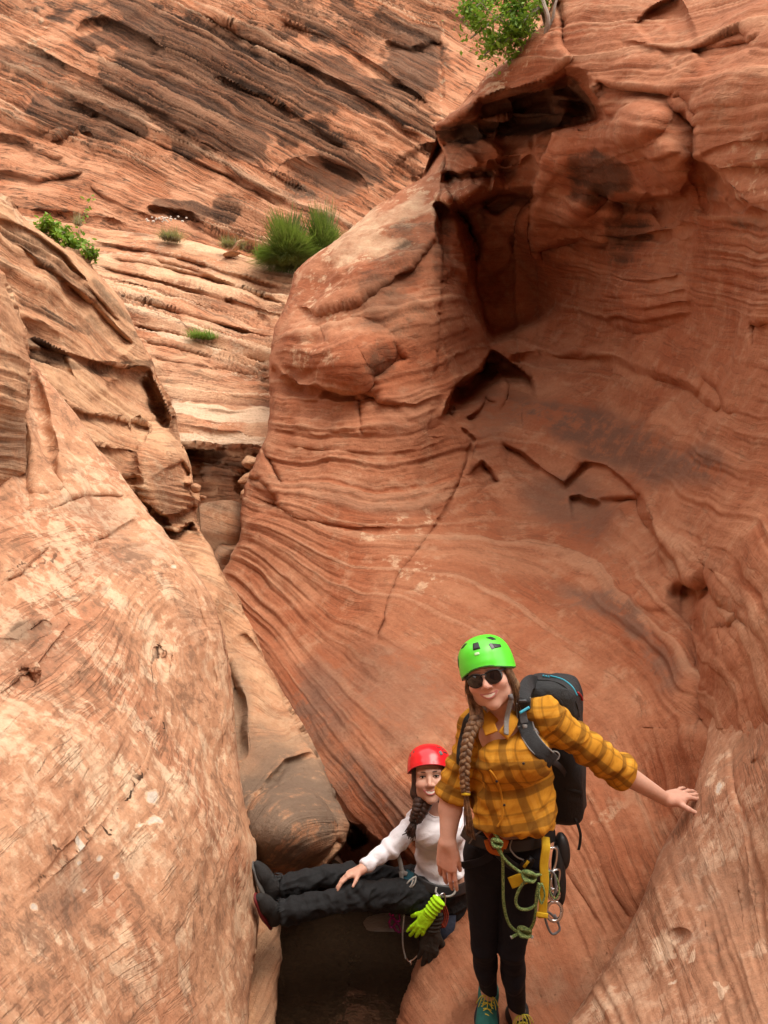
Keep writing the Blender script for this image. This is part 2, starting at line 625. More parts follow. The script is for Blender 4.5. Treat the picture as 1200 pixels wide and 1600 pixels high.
M_SLAB = rock_mat("slab_sandstone", (0.445, 0.218, 0.120), (0.525, 0.297, 0.173), (0.415, 0.176, 0.095), K=4.0, bumpd=0.014, lamc=0.25, mottle=0.45, palec=(0.66, 0.475, 0.32), lamk=0.3, blotch=0.85, tonek=0.25, lamb=0.5)
M_FORE = rock_mat("foreground_sandstone", (0.36, 0.172, 0.098), (0.43, 0.23, 0.137), (0.33, 0.138, 0.076), K=4.0, bumpd=0.010, lamc=0.2, mottle=0.4, palec=(0.60, 0.42, 0.29), lamk=0.3, blotch=0.55, tonek=0.25, lamb=0.5)

# ---- the far cliff
rock("far_cliff", "tall red sandstone cliff behind the canyon with slanting beds and black varnish stains",
     [(-340, -420), (1250, -420), (1250, 470), (-340, 470)],
     [(-200, -300, 21), (400, -300, 22), (900, -300, 22), (-200, 0, 17.5), (0, 0, 17.6), (200, 0, 17.8), (400, 0, 18.2), (600, 0, 18.8), (760, 0, 19.3), (1100, 0, 20),
      (-200, 250, 15.2), (0, 150, 15.9), (0, 250, 15.0), (200, 150, 16.2), (200, 250, 15.4), (400, 150, 16.6), (400, 260, 15.8), (600, 150, 17.2), (600, 300, 16.2), (760, 200, 17.5),
      (0, 340, 14.0), (200, 350, 14.1), (400, 380, 14.3), (600, 400, 15.2), (1100, 300, 18), (-200, 420, 13.5), (400, 460, 13.7)],
     [(-1.6, [(0, -230), (350, -60), (760, 130)]), (0, [(0, -120), (350, 50), (720, 245)]), (1.4, [(-100, -60), (0, 0), (350, 165), (740, 370)]), (2.7, [(-100, 60), (0, 110), (250, 225), (560, 380)]),
      (3.9, [(-100, 180), (0, 220), (200, 285), (450, 385)]), (4.8, [(-100, 290), (0, 310), (200, 350), (420, 430)])],
     M_CLIFF, 3, step=2.4, feats=[
         ledge([(-40, 205), (0, 208), (35, 215), (60, 235), (85, 245), (105, 240)], 0.34, 5, 30),
         ledge([(75, 222), (90, 210), (140, 200)], 0.25, 4, 26),
         ledge([(-40, 262), (20, 268), (60, 280), (100, 272), (135, 265)], 0.31, 5, 30),
         ledge([(140, 285), (165, 305), (200, 322), (260, 345)], 0.22, 4, 26),
         ledge([(-20, 315), (60, 325), (110, 330), (200, 345)], 0.19, 4, 24),
         ledge([(115, 50), (130, 30), (165, 25), (200, 40), (260, 75)], 0.31, 4, 36),
         ledge([(330, 25), (370, 40), (400, 70), (412, 90)], 0.31, 4, 34),
         ledge([(100, 150), (200, 200), (300, 250), (400, 290)], 0.22, 4, 30),
         ledge([(0, 40), (60, 75), (160, 130), (260, 180), (330, 230)], 0.25, 4, 22),
         ledge([(300, 15), (420, 70), (540, 130), (640, 200), (670, 215)], 0.31, 4, 30),
         ledge([(330, 110), (420, 150), (500, 200), (560, 240)], 0.25, 4, 28),
         ledge([(420, 20), (520, 60), (600, 110), (690, 175)], 0.25, 4, 24),
         ledge([(350, 240), (420, 265), (470, 290), (530, 320)], 0.28, 4, 30),
         ledge([(230, 320), (260, 325), (300, 330), (320, 350)], 0.37, 5, 30),
         ledge([(600, 60), (640, 75), (690, 60)], 0.31, 4, 30), groove([(690, 60), (688, 100), (692, 160)], 0.12, 4),
         ledge([(610, 280), (625, 245), (660, 225), (690, 220)], 0.43, 5, 70),
         bump(500, 285, 75, 40, 0.6, 10), bump(420, 280, 60, 30, -0.3, 20), bump(60, 170, 40, 40, -0.3), bump(300, 180, 90, 50, -0.4, 28)],
     rough=((1.8, 0.14), (0.5, 0.045), (0.15, 0.015)), lam=(4.0, 0.17), warp=0.18, jag=(3, 50), lam_patch=0.75,
     smooth_areas=[(90, 270, 130, 50, 5, 0.85), (240, 300, 130, 40, 12, 0.8), (715, 130, 45, 90, 0, 0.9), (60, 20, 50, 60, 0, 0.5)],
     stain_shade=[(300, 95, 250, 75, 27, 1.38), (330, 195, 120, 75, 30, 1.55), (240, 130, 110, 80, 30, 1.20), (90, 170, 70, 50, 20, 0.95), (170, 175, 90, 45, 28, 1.20), (50, 100, 80, 35, 25, 0.84), (450, 110, 190, 45, 28, 1.14),
            (470, 200, 140, 40, 28, 1.01), (540, 250, 80, 35, 28, 0.95), (640, 90, 55, 70, 0, 1.20), (285, 325, 60, 20, 5, 1.44), (350, 325, 28, 26, 0, 1.08), (600, 40, 170, 30, 26, 0.95),
            (560, 130, 160, 28, 28, 0.95), (470, 290, 50, 30, 0, 0.71), (640, 190, 90, 22, 28, 0.95), (480, 30, 160, 30, 26, 0.84)],
     pale=[(60, 70, 22, 90, 0, 0.7), (692, 110, 5, 80, 0, 1.0), (470, 300, 60, 12, 30, 0.8), (350, 130, 30, 12, 40, 0.6), (85, 150, 20, 60, 0, 0.6)],
     gray=[(500, 285, 70, 40, 0, 0.9), (640, 90, 50, 60, 0, 0.6)])

# ---- the stepped slickrock slope under it, the pale bench and the recess below the bench
rock("slickrock_slope", "stepped slope of thin pale sandstone ledges below the far cliff",
     [(-250, 330), (40, 340), (130, 352), (160, 358), (240, 368), (300, 378), (350, 392), (420, 410), (470, 425), (700, 470), (700, 960), (150, 960), (-250, 700)],
     [(-200, 360, 13.5), (0, 360, 13.3), (140, 365, 13.2), (240, 378, 13.1), (340, 398, 13.0), (440, 420, 12.9), (600, 450, 12.8), (100, 450, 12.1), (200, 450, 12.0), (320, 460, 11.8), (440, 480, 11.6),
      (200, 530, 10.9), (330, 535, 10.7), (430, 540, 10.6), (220, 570, 10.4), (330, 575, 10.2), (430, 580, 10.1), (250, 625, 9.9), (420, 625, 9.75), (280, 640, 9.4), (420, 640, 9.3), (280, 695, 8.9), (410, 705, 8.7),
      (600, 600, 10.2), (600, 700, 9.3), (290, 780, 9.3), (400, 780, 9.1), (300, 880, 8.9), (420, 880, 8.6), (600, 900, 8.6), (150, 700, 9.6), (0, 650, 10.4), (150, 900, 9.2)],
     [(0, [(0, 340), (130, 368), (300, 396), (460, 428)]), (0.5, [(20, 380), (150, 412), (300, 446), (460, 482)]), (1.1, [(100, 440), (200, 473), (320, 510), (440, 546)]), (1.6, [(150, 490), (210, 505), (330, 545), (430, 578)]),
      (2.0, [(200, 545), (300, 565), (430, 596)]), (2.4, [(200, 588), (310, 606), (425, 622)]), (2.7, [(240, 632), (420, 645)]), (3.1, [(240, 690), (400, 705)]), (3.6, [(260, 735), (420, 745)]), (4.1, [(260, 785), (420, 792)]), (5, [(260, 870), (420, 880)])],
     M_SLOPE, 9, step=2.0, roll=(26, 1.0), feats=[
         ledge([(130, 372), (200, 385), (300, 405), (380, 432), (455, 452)], 0.35, 3, 12), ledge([(160, 398), (240, 412), (330, 432), (400, 455), (460, 478)], 0.4, 3, 12),
         ledge([(150, 412), (260, 440), (340, 462), (440, 498)], 0.3, 3, 10), ledge([(230, 402), (300, 418), (380, 446)], 0.3, 3, 9), ledge([(170, 432), (280, 462), (330, 478)], 0.25, 3, 9),
         ledge([(350, 462), (400, 478), (450, 492)], 0.4, 3, 12), ledge([(180, 462), (240, 474), (330, 500), (440, 530)], 0.35, 3, 22),
         ledge([(205, 505), (280, 520), (330, 540), (430, 568)], 0.25, 3, 10), ledge([(215, 530), (300, 548), (430, 585)], 0.3, 3, 14), ledge([(225, 556), (330, 574), (430, 592)], 0.2, 3, 10),
         ledge([(235, 622), (300, 632), (360, 641), (430, 640)], 0.10, 3, 10), ledge([(240, 657), (300, 663), (350, 672), (385, 673)], 0.10, 3, 12),
         ledge([(255, 697), (300, 698), (340, 703), (385, 702), (430, 712)], 0.95, 4, 50, 0.05), ledge([(290, 721), (340, 722), (400, 724)], 0.10, 2, 10), ledge([(290, 735), (380, 736)], 0.10, 2, 8)],
     rough=((1.2, 0.08), (0.3, 0.025), (0.09, 0.010)), lam=(5.5, 0.11), warp=0.10, lam_patch=1.0, jag=(2, 40),
     smooth_areas=[(340, 660, 140, 46, 4, 1.0), (330, 500, 100, 16, 14, 0.8), (340, 605, 100, 16, 5, 0.6)],
     pale=[(340, 645, 130, 17, 4, 1.6), (340, 686, 120, 15, 3, 1.7), (300, 540, 110, 9, 16, 1.2), (350, 548, 110, 14, 14, 0.8), (250, 400, 120, 40, 14, 0.6), (380, 590, 70, 8, 8, 0.6)],
     gray=[(340, 730, 80, 20, 0, 1.0), (230, 362, 60, 8, 8, 0.5)], stain_shade=[(300, 400, 120, 8, 14, 0.45), (390, 475, 60, 7, 18, 0.6), (340, 712, 60, 6, 3, 0.35)])
# ---- the big carved wall on the right: shoulder, overhang, alcove, swept floor and ramp, one body of rock
rock("carved_canyon_wall", "huge carved sandstone wall with rounded shoulder, overhanging ledges and a deep swept alcove",
     [(862, -420), (866, 0), (852, 40), (818, 68), (796, 90), (762, 118), (742, 143), (735, 163), (706, 178), (680, 197), (690, 228), (698, 245), (696, 262), (668, 274), (628, 298), (590, 325), (555, 352), (520, 382),
      (490, 402), (462, 428), (456, 452), (446, 482), (430, 512), (424, 545), (421, 600), (424, 640), (416, 690), (398, 728), (384, 760), (379, 800), (380, 838), (366, 862), (352, 890), (300, 1000), (330, 1300), (420, 1700),
      (1700, 1750), (1700, -420)],
     [(870, -300, 9.2), (1000, -300, 8.8), (1200, -300, 7.9), (1500, -300, 6.9), (1500, 200, 4.0), (1500, 700, 3.4), (1500, 1200, 2.9), (1500, 1600, 2.6),
      # shoulder
      (470, 440, 8.9), (560, 360, 9.2), (650, 300, 9.5), (690, 278, 9.6), (560, 430, 8.3), (640, 370, 8.7), (440, 540, 8.4), (500, 600, 7.8), (600, 560, 7.7), (690, 480, 8.2), (430, 680, 8.0), (520, 720, 7.5), (620, 700, 7.35),
      (690, 620, 7.8), (390, 790, 7.7), (480, 830, 7.1), (600, 850, 6.75), (380, 900, 7.3), (450, 950, 6.75),
      # swept wall
      (420, 1040, 6.3), (520, 1050, 5.9), (620, 1000, 5.85), (470, 1150, 5.5), (560, 1180, 5.0), (650, 1120, 5.1), (540, 1280, 4.75), (600, 1300, 4.45), (680, 1250, 4.3), (600, 1400, 4.6), (500, 1400, 4.9), (420, 1300, 5.2), (450, 1600, 4.8), (560, 1500, 4.8),
      # alcove
      (760, 450, 9.6), (850, 450, 9.5), (760, 600, 9.0), (850, 650, 8.5), (760, 750, 7.9), (900, 800, 7.2), (930, 560, 8.6), (720, 900, 6.4), (850, 950, 5.95), (980, 950, 5.35), (700, 1050, 5.5), (850, 1100, 5.15), (1000, 1100, 4.6),
      (1060, 1060, 4.45), (800, 1250, 4.4), (950, 1250, 4.15), (1050, 1250, 4.05), (900, 1400, 3.85), (1000, 1400, 3.75), (1100, 1400, 3.9), (1300, 1400, 4.0),
      # right wall
      (1000, 700, 7.0), (1100, 700, 5.7), (1190, 700, 4.6), (1000, 500, 7.6), (1100, 500, 6.3), (1190, 500, 4.9), (1150, 900, 4.2), (1190, 900, 3.7), (1110, 980, 4.25), (1150, 1000, 3.75), (1190, 1000, 3.42), (1190, 1090, 3.22), (1135, 1070, 3.75), (1190, 1250, 3.1), (1120, 1200, 3.65),
      # top
      (770, 170, 7.9), (710, 195, 8.2), (800, 110, 7.9), (900, 120, 7.0), (870, 60, 7.4), (1000, 110, 6.2), (1100, 160, 5.5), (1190, 120, 5.05), (1000, 0, 6.8), (1190, 0, 5.7), (870, -40, 7.8), (1100, 330, 5.6), (1190, 330, 4.8), (1000, 330, 6.9),
      (800, 260, 8.2), (720, 300, 8.6), (900, 300, 7.7),
      # ramp
      (730, 1390, 3.98), (700, 1450, 3.82), (680, 1520, 3.62), (640, 1600, 3.38), (760, 1590, 3.41), (800, 1450, 3.75), (850, 1575, 3.42), (950, 1480, 3.62), (920, 1600, 3.36), (700, 1690, 3.1), (1000, 1690, 3.1)],
     [(-2.4, [(900, -100), (1050, -40), (1200, -60)]), (-1.7, [(870, 60), (1000, 40), (1200, 0)]), (-1.0, [(760, 150), (900, 130), (1050, 150), (1200, 110)]), (-0.5, [(700, 230), (850, 240), (1000, 270), (1180, 250)]),
      (0, [(720, 330), (850, 340), (950, 375), (1180, 400)]), (0.2, [(560, 380), (690, 290)]), (1.0, [(440, 480), (560, 462), (700, 430), (850, 440), (1000, 470), (1190, 520)]),
      (1.6, [(430, 600), (560, 615), (690, 580), (800, 540), (1000, 590), (1190, 660)]), (2.3, [(430, 700), (560, 715), (690, 705), (800, 660), (950, 720), (1100, 760), (1190, 800)]),
      (2.9, [(400, 775), (560, 825), (690, 820), (800, 800), (950, 870), (1050, 960), (1110, 1050)]),
      (3.4, [(390, 815), (480, 855), (560, 890), (700, 905), (850, 970), (970, 1060), (1030, 1150), (1050, 1250)]), (3.9, [(385, 860), (460, 930), (540, 985), (640, 1060), (740, 1095), (850, 1180), (930, 1300), (980, 1400)]),
      (4.4, [(400, 950), (500, 1085), (620, 1210), (700, 1290), (800, 1350), (870, 1450), (920, 1560)]), (4.9, [(410, 1050), (500, 1190), (590, 1295), (650, 1390), (720, 1480), (800, 1600)]),
      (5.5, [(400, 1200), (480, 1330), (560, 1450), (640, 1600)])],
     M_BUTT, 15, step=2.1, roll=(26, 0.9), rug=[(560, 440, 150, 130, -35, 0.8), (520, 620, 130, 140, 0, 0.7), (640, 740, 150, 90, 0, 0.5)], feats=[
         # overhang: stacked blocks with dark undersides
         ledge([(672, 203), (700, 196), (735, 172), (748, 150), (800, 138), (850, 122), (885, 105), (915, 112), (938, 150), (950, 185)], 2.0, 30, 95, 0.04, 0.03, 0.2),
         ledge([(690, 264), (715, 268), (750, 262), (775, 268)], 0.8, 8, 22, 0.05, 0.06), ledge([(775, 250), (800, 245), (815, 250)], 0.5, 5, 15, 0.05),
         ledge([(672, 315), (690, 312), (720, 318), (750, 308), (775, 295), (830, 290), (850, 305)], 0.9, 18, 90, 0.1, 0.05),
         bump(850, 255, 60, 55, -0.25, 0, 1.5), bump(735, 245, 60, 30, -0.5, -10, 0.7), bump(730, 295, 60, 22, -0.5, -8, 0.7),
         bump(1015, 235, 100, 85, -0.42, 15, 1.5), bump(985, 200, 70, 30, -0.14, -20, 1.0), bump(1045, 260, 50, 40, -0.14, 40, 1.0), ledge([(930, 275), (960, 298), (1010, 310), (1060, 300), (1085, 270)], 0.75, 16, 60, 0.04, 0.25, 0.2),
         ledge([(1050, 150), (1075, 175), (1095, 195), (1092, 240), (1120, 265), (1140, 300), (1165, 330), (1210, 350)], 0.28, 9, 60, 0.05, 0.15, 0.2),
         ledge([(925, 125), (1000, 135), (1060, 140)], 0.25, 5, 20), ledge([(875, 50), (880, 75), (895, 92)], -0.2, 4, 30), groove([(870, 0), (882, 40), (880, 72)], 0.2, 5),
         ledge([(985, 40), (1010, 15), (1060, -10)], 0.25, 6, 40), ledge([(1080, 75), (1120, 58), (1165, 40)], 0.15, 6, 20), groove([(1060, 148), (1080, 165), (1095, 185)], 0.08, 5),
         ledge([(830, 388), (860, 375), (900, 372), (955, 376)], 0.5, 8, 14, 0.1, 0.08), ledge([(930, 360), (990, 372), (1050, 360)], 0.35, 6, 22), ledge([(1010, 300), (1060, 345), (1090, 350)], 0.3, 6, 30),
         bump(915, 330, 60, 30, -0.25), bump(1098, 290, 20, 45, 0.14, 0, 1.2), groove([(1085, 270), (1100, 320), (1130, 330)], 0.10, 6),
         ledge([(740, 168), (800, 160), (870, 150), (935, 160)], 0.28, 5, 14), ledge([(745, 190), (810, 182), (900, 180), (955, 190)], 0.32, 5, 16), ledge([(690, 215), (720, 205), (745, 200)], 0.25, 5, 14),
         ledge([(765, 250), (790, 262), (815, 258), (830, 240)], 0.35, 5, 20), ledge([(945, 262), (1010, 250), (1070, 232)], 0.14, 6, 24, 0.02, 0.3, 0.0), ledge([(830, 345), (880, 352), (940, 345)], 0.16, 5, 16),
         ledge([(838, 205), (835, 240), (850, 270)], 0.16, 6, 24), ledge([(960, 60), (1040, 75), (1130, 70), (1200, 50)], 0.10, 5, 22), ledge([(1090, 240), (1140, 225), (1200, 215)], 0.10, 5, 16), ledge([(1100, 270), (1150, 260), (1210, 262)], 0.10, 5, 16),
         # shoulder against the alcove wall
         ledge([(770, 545), (750, 500), (738, 450), (728, 400), (716, 345), (700, 325)], 0.95, 12, 90, 0.05, 0.12, 0.1),
         ledge([(690, 655), (712, 600), (745, 578), (768, 545)], 1.15, 8, 24, 0.05, 0.1, 0.0), ledge([(705, 612), (730, 603), (760, 565)], 0.9, 6, 16, 0.05, 0.12, 0.0), ledge([(728, 655), (745, 640), (755, 620)], 0.5, 5, 14),
         ledge([(425, 560), (440, 585), (470, 600), (520, 605), (560, 602), (590, 590)], 0.28, 6, 30, 0.1), bump(550, 555, 70, 50, -0.3, -20), bump(470, 545, 40, 40, -0.18), ledge([(560, 605), (600, 625), (650, 632), (700, 610)], 0.12, 4, 26),
         ledge([(455, 475), (500, 490), (560, 470), (640, 420), (690, 350)], 0.18, 5, 26), ledge([(640, 560), (600, 590), (570, 602)], 0.2, 4, 30),
         groove([(700, 640), (740, 690), (715, 760), (690, 810), (655, 860), (620, 905), (606, 940), (600, 970), (585, 1005)], 0.075, 2.4, 0.06), ledge([(755, 715), (775, 740), (785, 755)], 0.25, 4, 30),
         groove([(560, 620), (566, 680)], 0.06, 3), groove([(425, 645), (410, 700), (440, 760)], 0.12, 3),
         ledge([(385, 740), (410, 745), (430, 770), (440, 800)], 0.25, 4, 25),
         ledge([(430, 690), (500, 700), (620, 705), (700, 690)], 0.04, 3, 10),
         ledge([(390, 770), (470, 805), (560, 824), (640, 826), (700, 812)], 0.06, 3, 16),
         # alcove ledges
         ledge([(755, 540), (800, 555), (850, 545), (950, 555), (1000, 570), (1080, 600), (1150, 645)], 0.2, 14, 60, 0.2), ledge([(770, 575), (790, 565), (835, 590), (845, 630)], 0.3, 8, 40, 0.2),
         ledge([(780, 690), (815, 705), (850, 735), (880, 755), (910, 720), (940, 727), (1005, 768), (1008, 785)], 0.20, 4, 28, 0.1, 0.05), ledge([(885, 775), (905, 772), (940, 788)], 0.22, 4, 18, 0.2),
         ledge([(1008, 770), (1010, 800), (1030, 845), (1060, 870), (1075, 905), (1090, 908), (1112, 890)], 0.35, 9, 60, 0.3, 0.06), ledge([(1115, 890), (1130, 920), (1150, 950), (1160, 960)], 0.2, 6, 30, 0.2),
         ledge([(1065, 905), (1090, 908), (1108, 893), (1115, 880)], 0.18, 4, 20), ledge([(1120, 985), (1145, 975), (1162, 958)], 0.2, 4, 22),
         groove([(1055, 900), (1090, 990), (1110, 1080), (1100, 1160)], 0.25, 22),
         ledge([(950, 475), (1000, 480), (1080, 470)], 0.08, 3, 12), ledge([(950, 492), (1010, 498), (1080, 486)], 0.08, 3, 12), ledge([(940, 460), (1000, 462), (1075, 452)], 0.08, 3, 10), ledge([(960, 430), (1010, 440), (1070, 430)], 0.1, 4, 12),
         bump(1000, 470, 80, 50, -0.25), ledge([(1100, 585), (1130, 600), (1160, 650)], 0.2, 8, 40), ledge([(1170, 505), (1200, 500), (1230, 510)], 0.2, 6, 30),
         # ramp edge over the pool
         ledge([(620, 1660), (628, 1600), (662, 1525), (700, 1455), (735, 1392)][::-1], 0.95, 26, 400, 0.0, 0.02),
         groove([(880, 1350), (920, 1420), (945, 1470)], 0.02, 3), groove([(930, 1330), (960, 1400), (985, 1440)], 0.02, 3)],
     rough=((1.1, 0.10), (0.3, 0.022), (0.09, 0.007)), lam=(5.0, 0.032), warp=0.25, lam_patch=0.55, band=60, jag=(4, 40),
     smooth_areas=[(560, 1080, 190, 260, 0, 0.65), (880, 1080, 190, 150, 20, 0.85), (795, 440, 95, 150, 0, 1.0), (1080, 560, 190, 130, 10, 0.75), (930, 640, 170, 60, 12, 0.5), (760, 1500, 200, 130, 0, 0.85), (1000, 620, 160, 60, 10, 0.6), (1100, 60, 120, 90, 0, 0.5)],
     stain_shade=[(620, 440, 60, 110, 40, 0.75), (590, 560, 50, 40, 0, 0.75), (680, 380, 40, 60, 20, 0.6), (835, 165, 125, 42, -8, 1.25), (720, 205, 45, 22, -20, 1.0), (930, 280, 65, 45, 10, 0.9), (985, 370, 60, 70, 10, 0.75), (640, 520, 60, 60, 0, 0.5),  # varnish, plus shade painted into the colour of the overhang's underside
            (1030, 470, 80, 50, 10, 0.45), (690, 400, 20, 70, 0, 0.7), (1165, 350, 50, 16, 20, 0.7), (520, 1370, 70, 40, 0, 0.4)],
     gray=[(900, 665, 170, 36, 10, 1.6), (1010, 710, 150, 40, 14, 1.5), (900, 790, 90, 55, 15, 1.1), (960, 960, 110, 30, 35, 1.4), (1030, 1040, 60, 40, 50, 1.2), (620, 1090, 100, 90, 45, 0.8), (450, 1120, 80, 130, 60, 1.5), (560, 1230, 110, 60, 45, 1.4),
           (580, 1340, 130, 50, 30, 0.9), (900, 1560, 140, 60, 0, 0.6), (760, 660, 40, 60, 0, 0.7), (1115, 295, 14, 24, 0, 1.0), (600, 790, 120, 20, 5, 0.5), (640, 650, 60, 60, 0, 0.4)],
     pale=[(600, 360, 160, 55, -35, 1.16), (500, 470, 60, 70, 0, 0.7), (480, 560, 60, 30, 0, 0.6), (620, 830, 90, 25, -15, 0.8), (660, 900, 70, 30, 20, 0.7), (790, 110, 50, 30, -30, 0.9), (710, 180, 30, 10, -20, 0.8), (1170, 270, 50, 60, 0, 0.7), (940, 1300, 60, 80, 0, 0.5)])  # first entry puts the sunlight on the shoulder top into the colour

# ---- left wall behind, ending in the rounded toe above the pool
rock("left_canyon_wall", "left canyon wall of banded sandstone ending in a rounded grey toe above the pool",
     [(-300, 250), (-25, 290), (12, 308), (40, 345), (62, 362), (100, 386), (132, 400), (165, 440), (190, 470), (208, 512), (233, 560), (240, 588), (262, 622), (272, 650), (266, 674), (284, 700), (298, 735), (303, 760), (312, 778), (303, 800), (311, 832),
      (330, 862), (346, 902), (375, 945), (400, 1000), (425, 1050), (455, 1112), (480, 1152), (520, 1232), (544, 1290), (540, 1318), (512, 1350), (482, 1374), (452, 1402), (436, 1440), (440, 1500), (428, 1560), (420, 1660), (300, 1720), (-300, 1720)],
     [(-250, 300, 5.6), (-250, 800, 4.0), (-250, 1400, 3.0), (0, 330, 6.2), (60, 400, 6.5), (150, 440, 7.0), (200, 510, 7.2), (255, 640, 7.3), (100, 600, 6.1), (30, 500, 5.9), (180, 700, 6.3), (250, 720, 6.8), (290, 790, 7.0), (230, 820, 6.3), (300, 860, 6.4),
      (330, 920, 6.05), (375, 1000, 5.75), (350, 1100, 4.95), (430, 1100, 5.25), (400, 1200, 4.65), (480, 1220, 4.6), (530, 1285, 4.45), (450, 1300, 4.25), (500, 1335, 4.3), (400, 1350, 4.15), (440, 1380, 4.2), (200, 1200, 4.5), (380, 1500, 3.75), (425, 1500, 3.7),
      (420, 1600, 3.4), (0, 800, 5.0), (100, 1400, 3.9)],
     [(0, [(-50, 330), (20, 370), (100, 415), (190, 505)]), (0.6, [(0, 445), (100, 495), (200, 552), (250, 606)]), (1.1, [(40, 545), (150, 604), (265, 665)]), (1.6, [(60, 625), (160, 685), (290, 725)]), (2.2, [(150, 765), (230, 795), (300, 805)]),
      (2.8, [(240, 850), (330, 882)]), (3.4, [(330, 965), (395, 1000)]), (4, [(345, 1110), (400, 1085), (450, 1112)]), (4.5, [(362, 1260), (400, 1195), (470, 1152)]), (5, [(375, 1330), (425, 1250), (520, 1240)]), (5.5, [(390, 1380), (450, 1310), (535, 1290)]),
      (6, [(430, 1410), (480, 1370), (525, 1340)]), (6.6, [(400, 1600), (440, 1500)])],
     M_LEFT, 27, step=2.1, roll=(20, 1.0), feats=[
         ledge([(-20, 335), (40, 352), (100, 395), (150, 455), (195, 505)], 0.14, 4, 20), ledge([(20, 375), (80, 420), (140, 470), (200, 530)], 0.2, 4, 24), ledge([(100, 440), (150, 470), (210, 540)], 0.2, 4, 18),
         ledge([(45, 520), (90, 545), (150, 565), (200, 578), (235, 570)], 0.28, 5, 40, 0.1), bump(60, 520, 40, 20, 0.10, 20),
         ledge([(268, 660), (258, 640), (247, 610), (235, 575)][::-1], 0.35, 5, 12, 0.4, 0.05), groove([(222, 590), (238, 618), (250, 650), (262, 672)], 0.32, 5, 0.08),
         ledge([(60, 625), (110, 640), (160, 650), (215, 660)], 0.12, 4, 20), ledge([(205, 665), (215, 655), (235, 664)], 0.2, 4, 14), ledge([(120, 690), (160, 700), (215, 705)], 0.12, 4, 16), ledge([(150, 735), (190, 745), (225, 750)], 0.1, 3, 12),
         bump(255, 745, 48, 75, -0.3, -18, 0.8), ledge([(205, 765), (225, 790), (255, 806), (285, 805), (305, 785)], 0.55, 6, 22, 0.1, 0.05), ledge([(228, 806), (250, 824), (275, 828), (302, 815)], 0.5, 5, 14, 0.1, 0.06),
         ledge([(286, 715), (300, 735), (303, 752)], 0.3, 4, 16), bump(300, 750, 10, 9, -0.2, 0, 0.6),
         bump(370, 980, 30, 60, 0.2, -25), bump(440, 1290, 85, 70, -0.3, 20, 0.8), ledge([(480, 1110), (440, 1060), (380, 980)][::-1], 0.08, 6, 40), groove([(352, 1030), (370, 1090), (372, 1180)], 0.2, 8), groove([(375, 1320), (400, 1240), (450, 1190), (500, 1175)], 0.08, 4),
         ledge([(450, 1375), (480, 1345), (520, 1310), (530, 1300)], 0.2, 6, 20), ledge([(425, 1395), (470, 1382), (510, 1350), (538, 1320)], 0.6, 14, 60, 0.1, 0.05)],
     rough=((0.9, 0.09), (0.25, 0.022), (0.08, 0.006)), lam=(4.0, 0.06), warp=0.15, lam_patch=0.8,
     smooth_areas=[(255, 745, 45, 70, 0, 0.8), (420, 1200, 110, 130, 0, 0.75), (340, 920, 60, 120, 0, 0.6)],
     stain_shade=[(60, 390, 90, 14, 38, 0.7), (110, 440, 90, 10, 40, 0.8), (170, 470, 70, 14, 50, 0.7), (120, 500, 70, 12, 30, 0.7), (60, 480, 50, 14, 30, 0.6), (130, 575, 70, 8, 14, 0.8), (210, 570, 40, 10, 0, 0.9), (70, 545, 55, 30, 15, 1.0), (120, 450, 90, 14, 38, 0.5), (200, 525, 40, 12, 20, 0.6), (355, 1010, 18, 40, -25, 0.6), (480, 1335, 60, 25, -35, 0.5), (70, 400, 60, 10, 35, 0.4)],
     gray=[(450, 1250, 125, 115, 0, 1.7), (365, 1150, 40, 120, 0, 1.2), (430, 1330, 90, 50, 0, 1.7), (265, 750, 26, 50, -15, 0.6), (430, 1500, 40, 120, 0, 0.6)],
     pale=[(40, 340, 60, 30, 35, 0.8), (170, 470, 40, 50, 60, 0.5), (265, 740, 24, 40, -15, 0.6), (350, 960, 25, 40, 0, 0.5)])

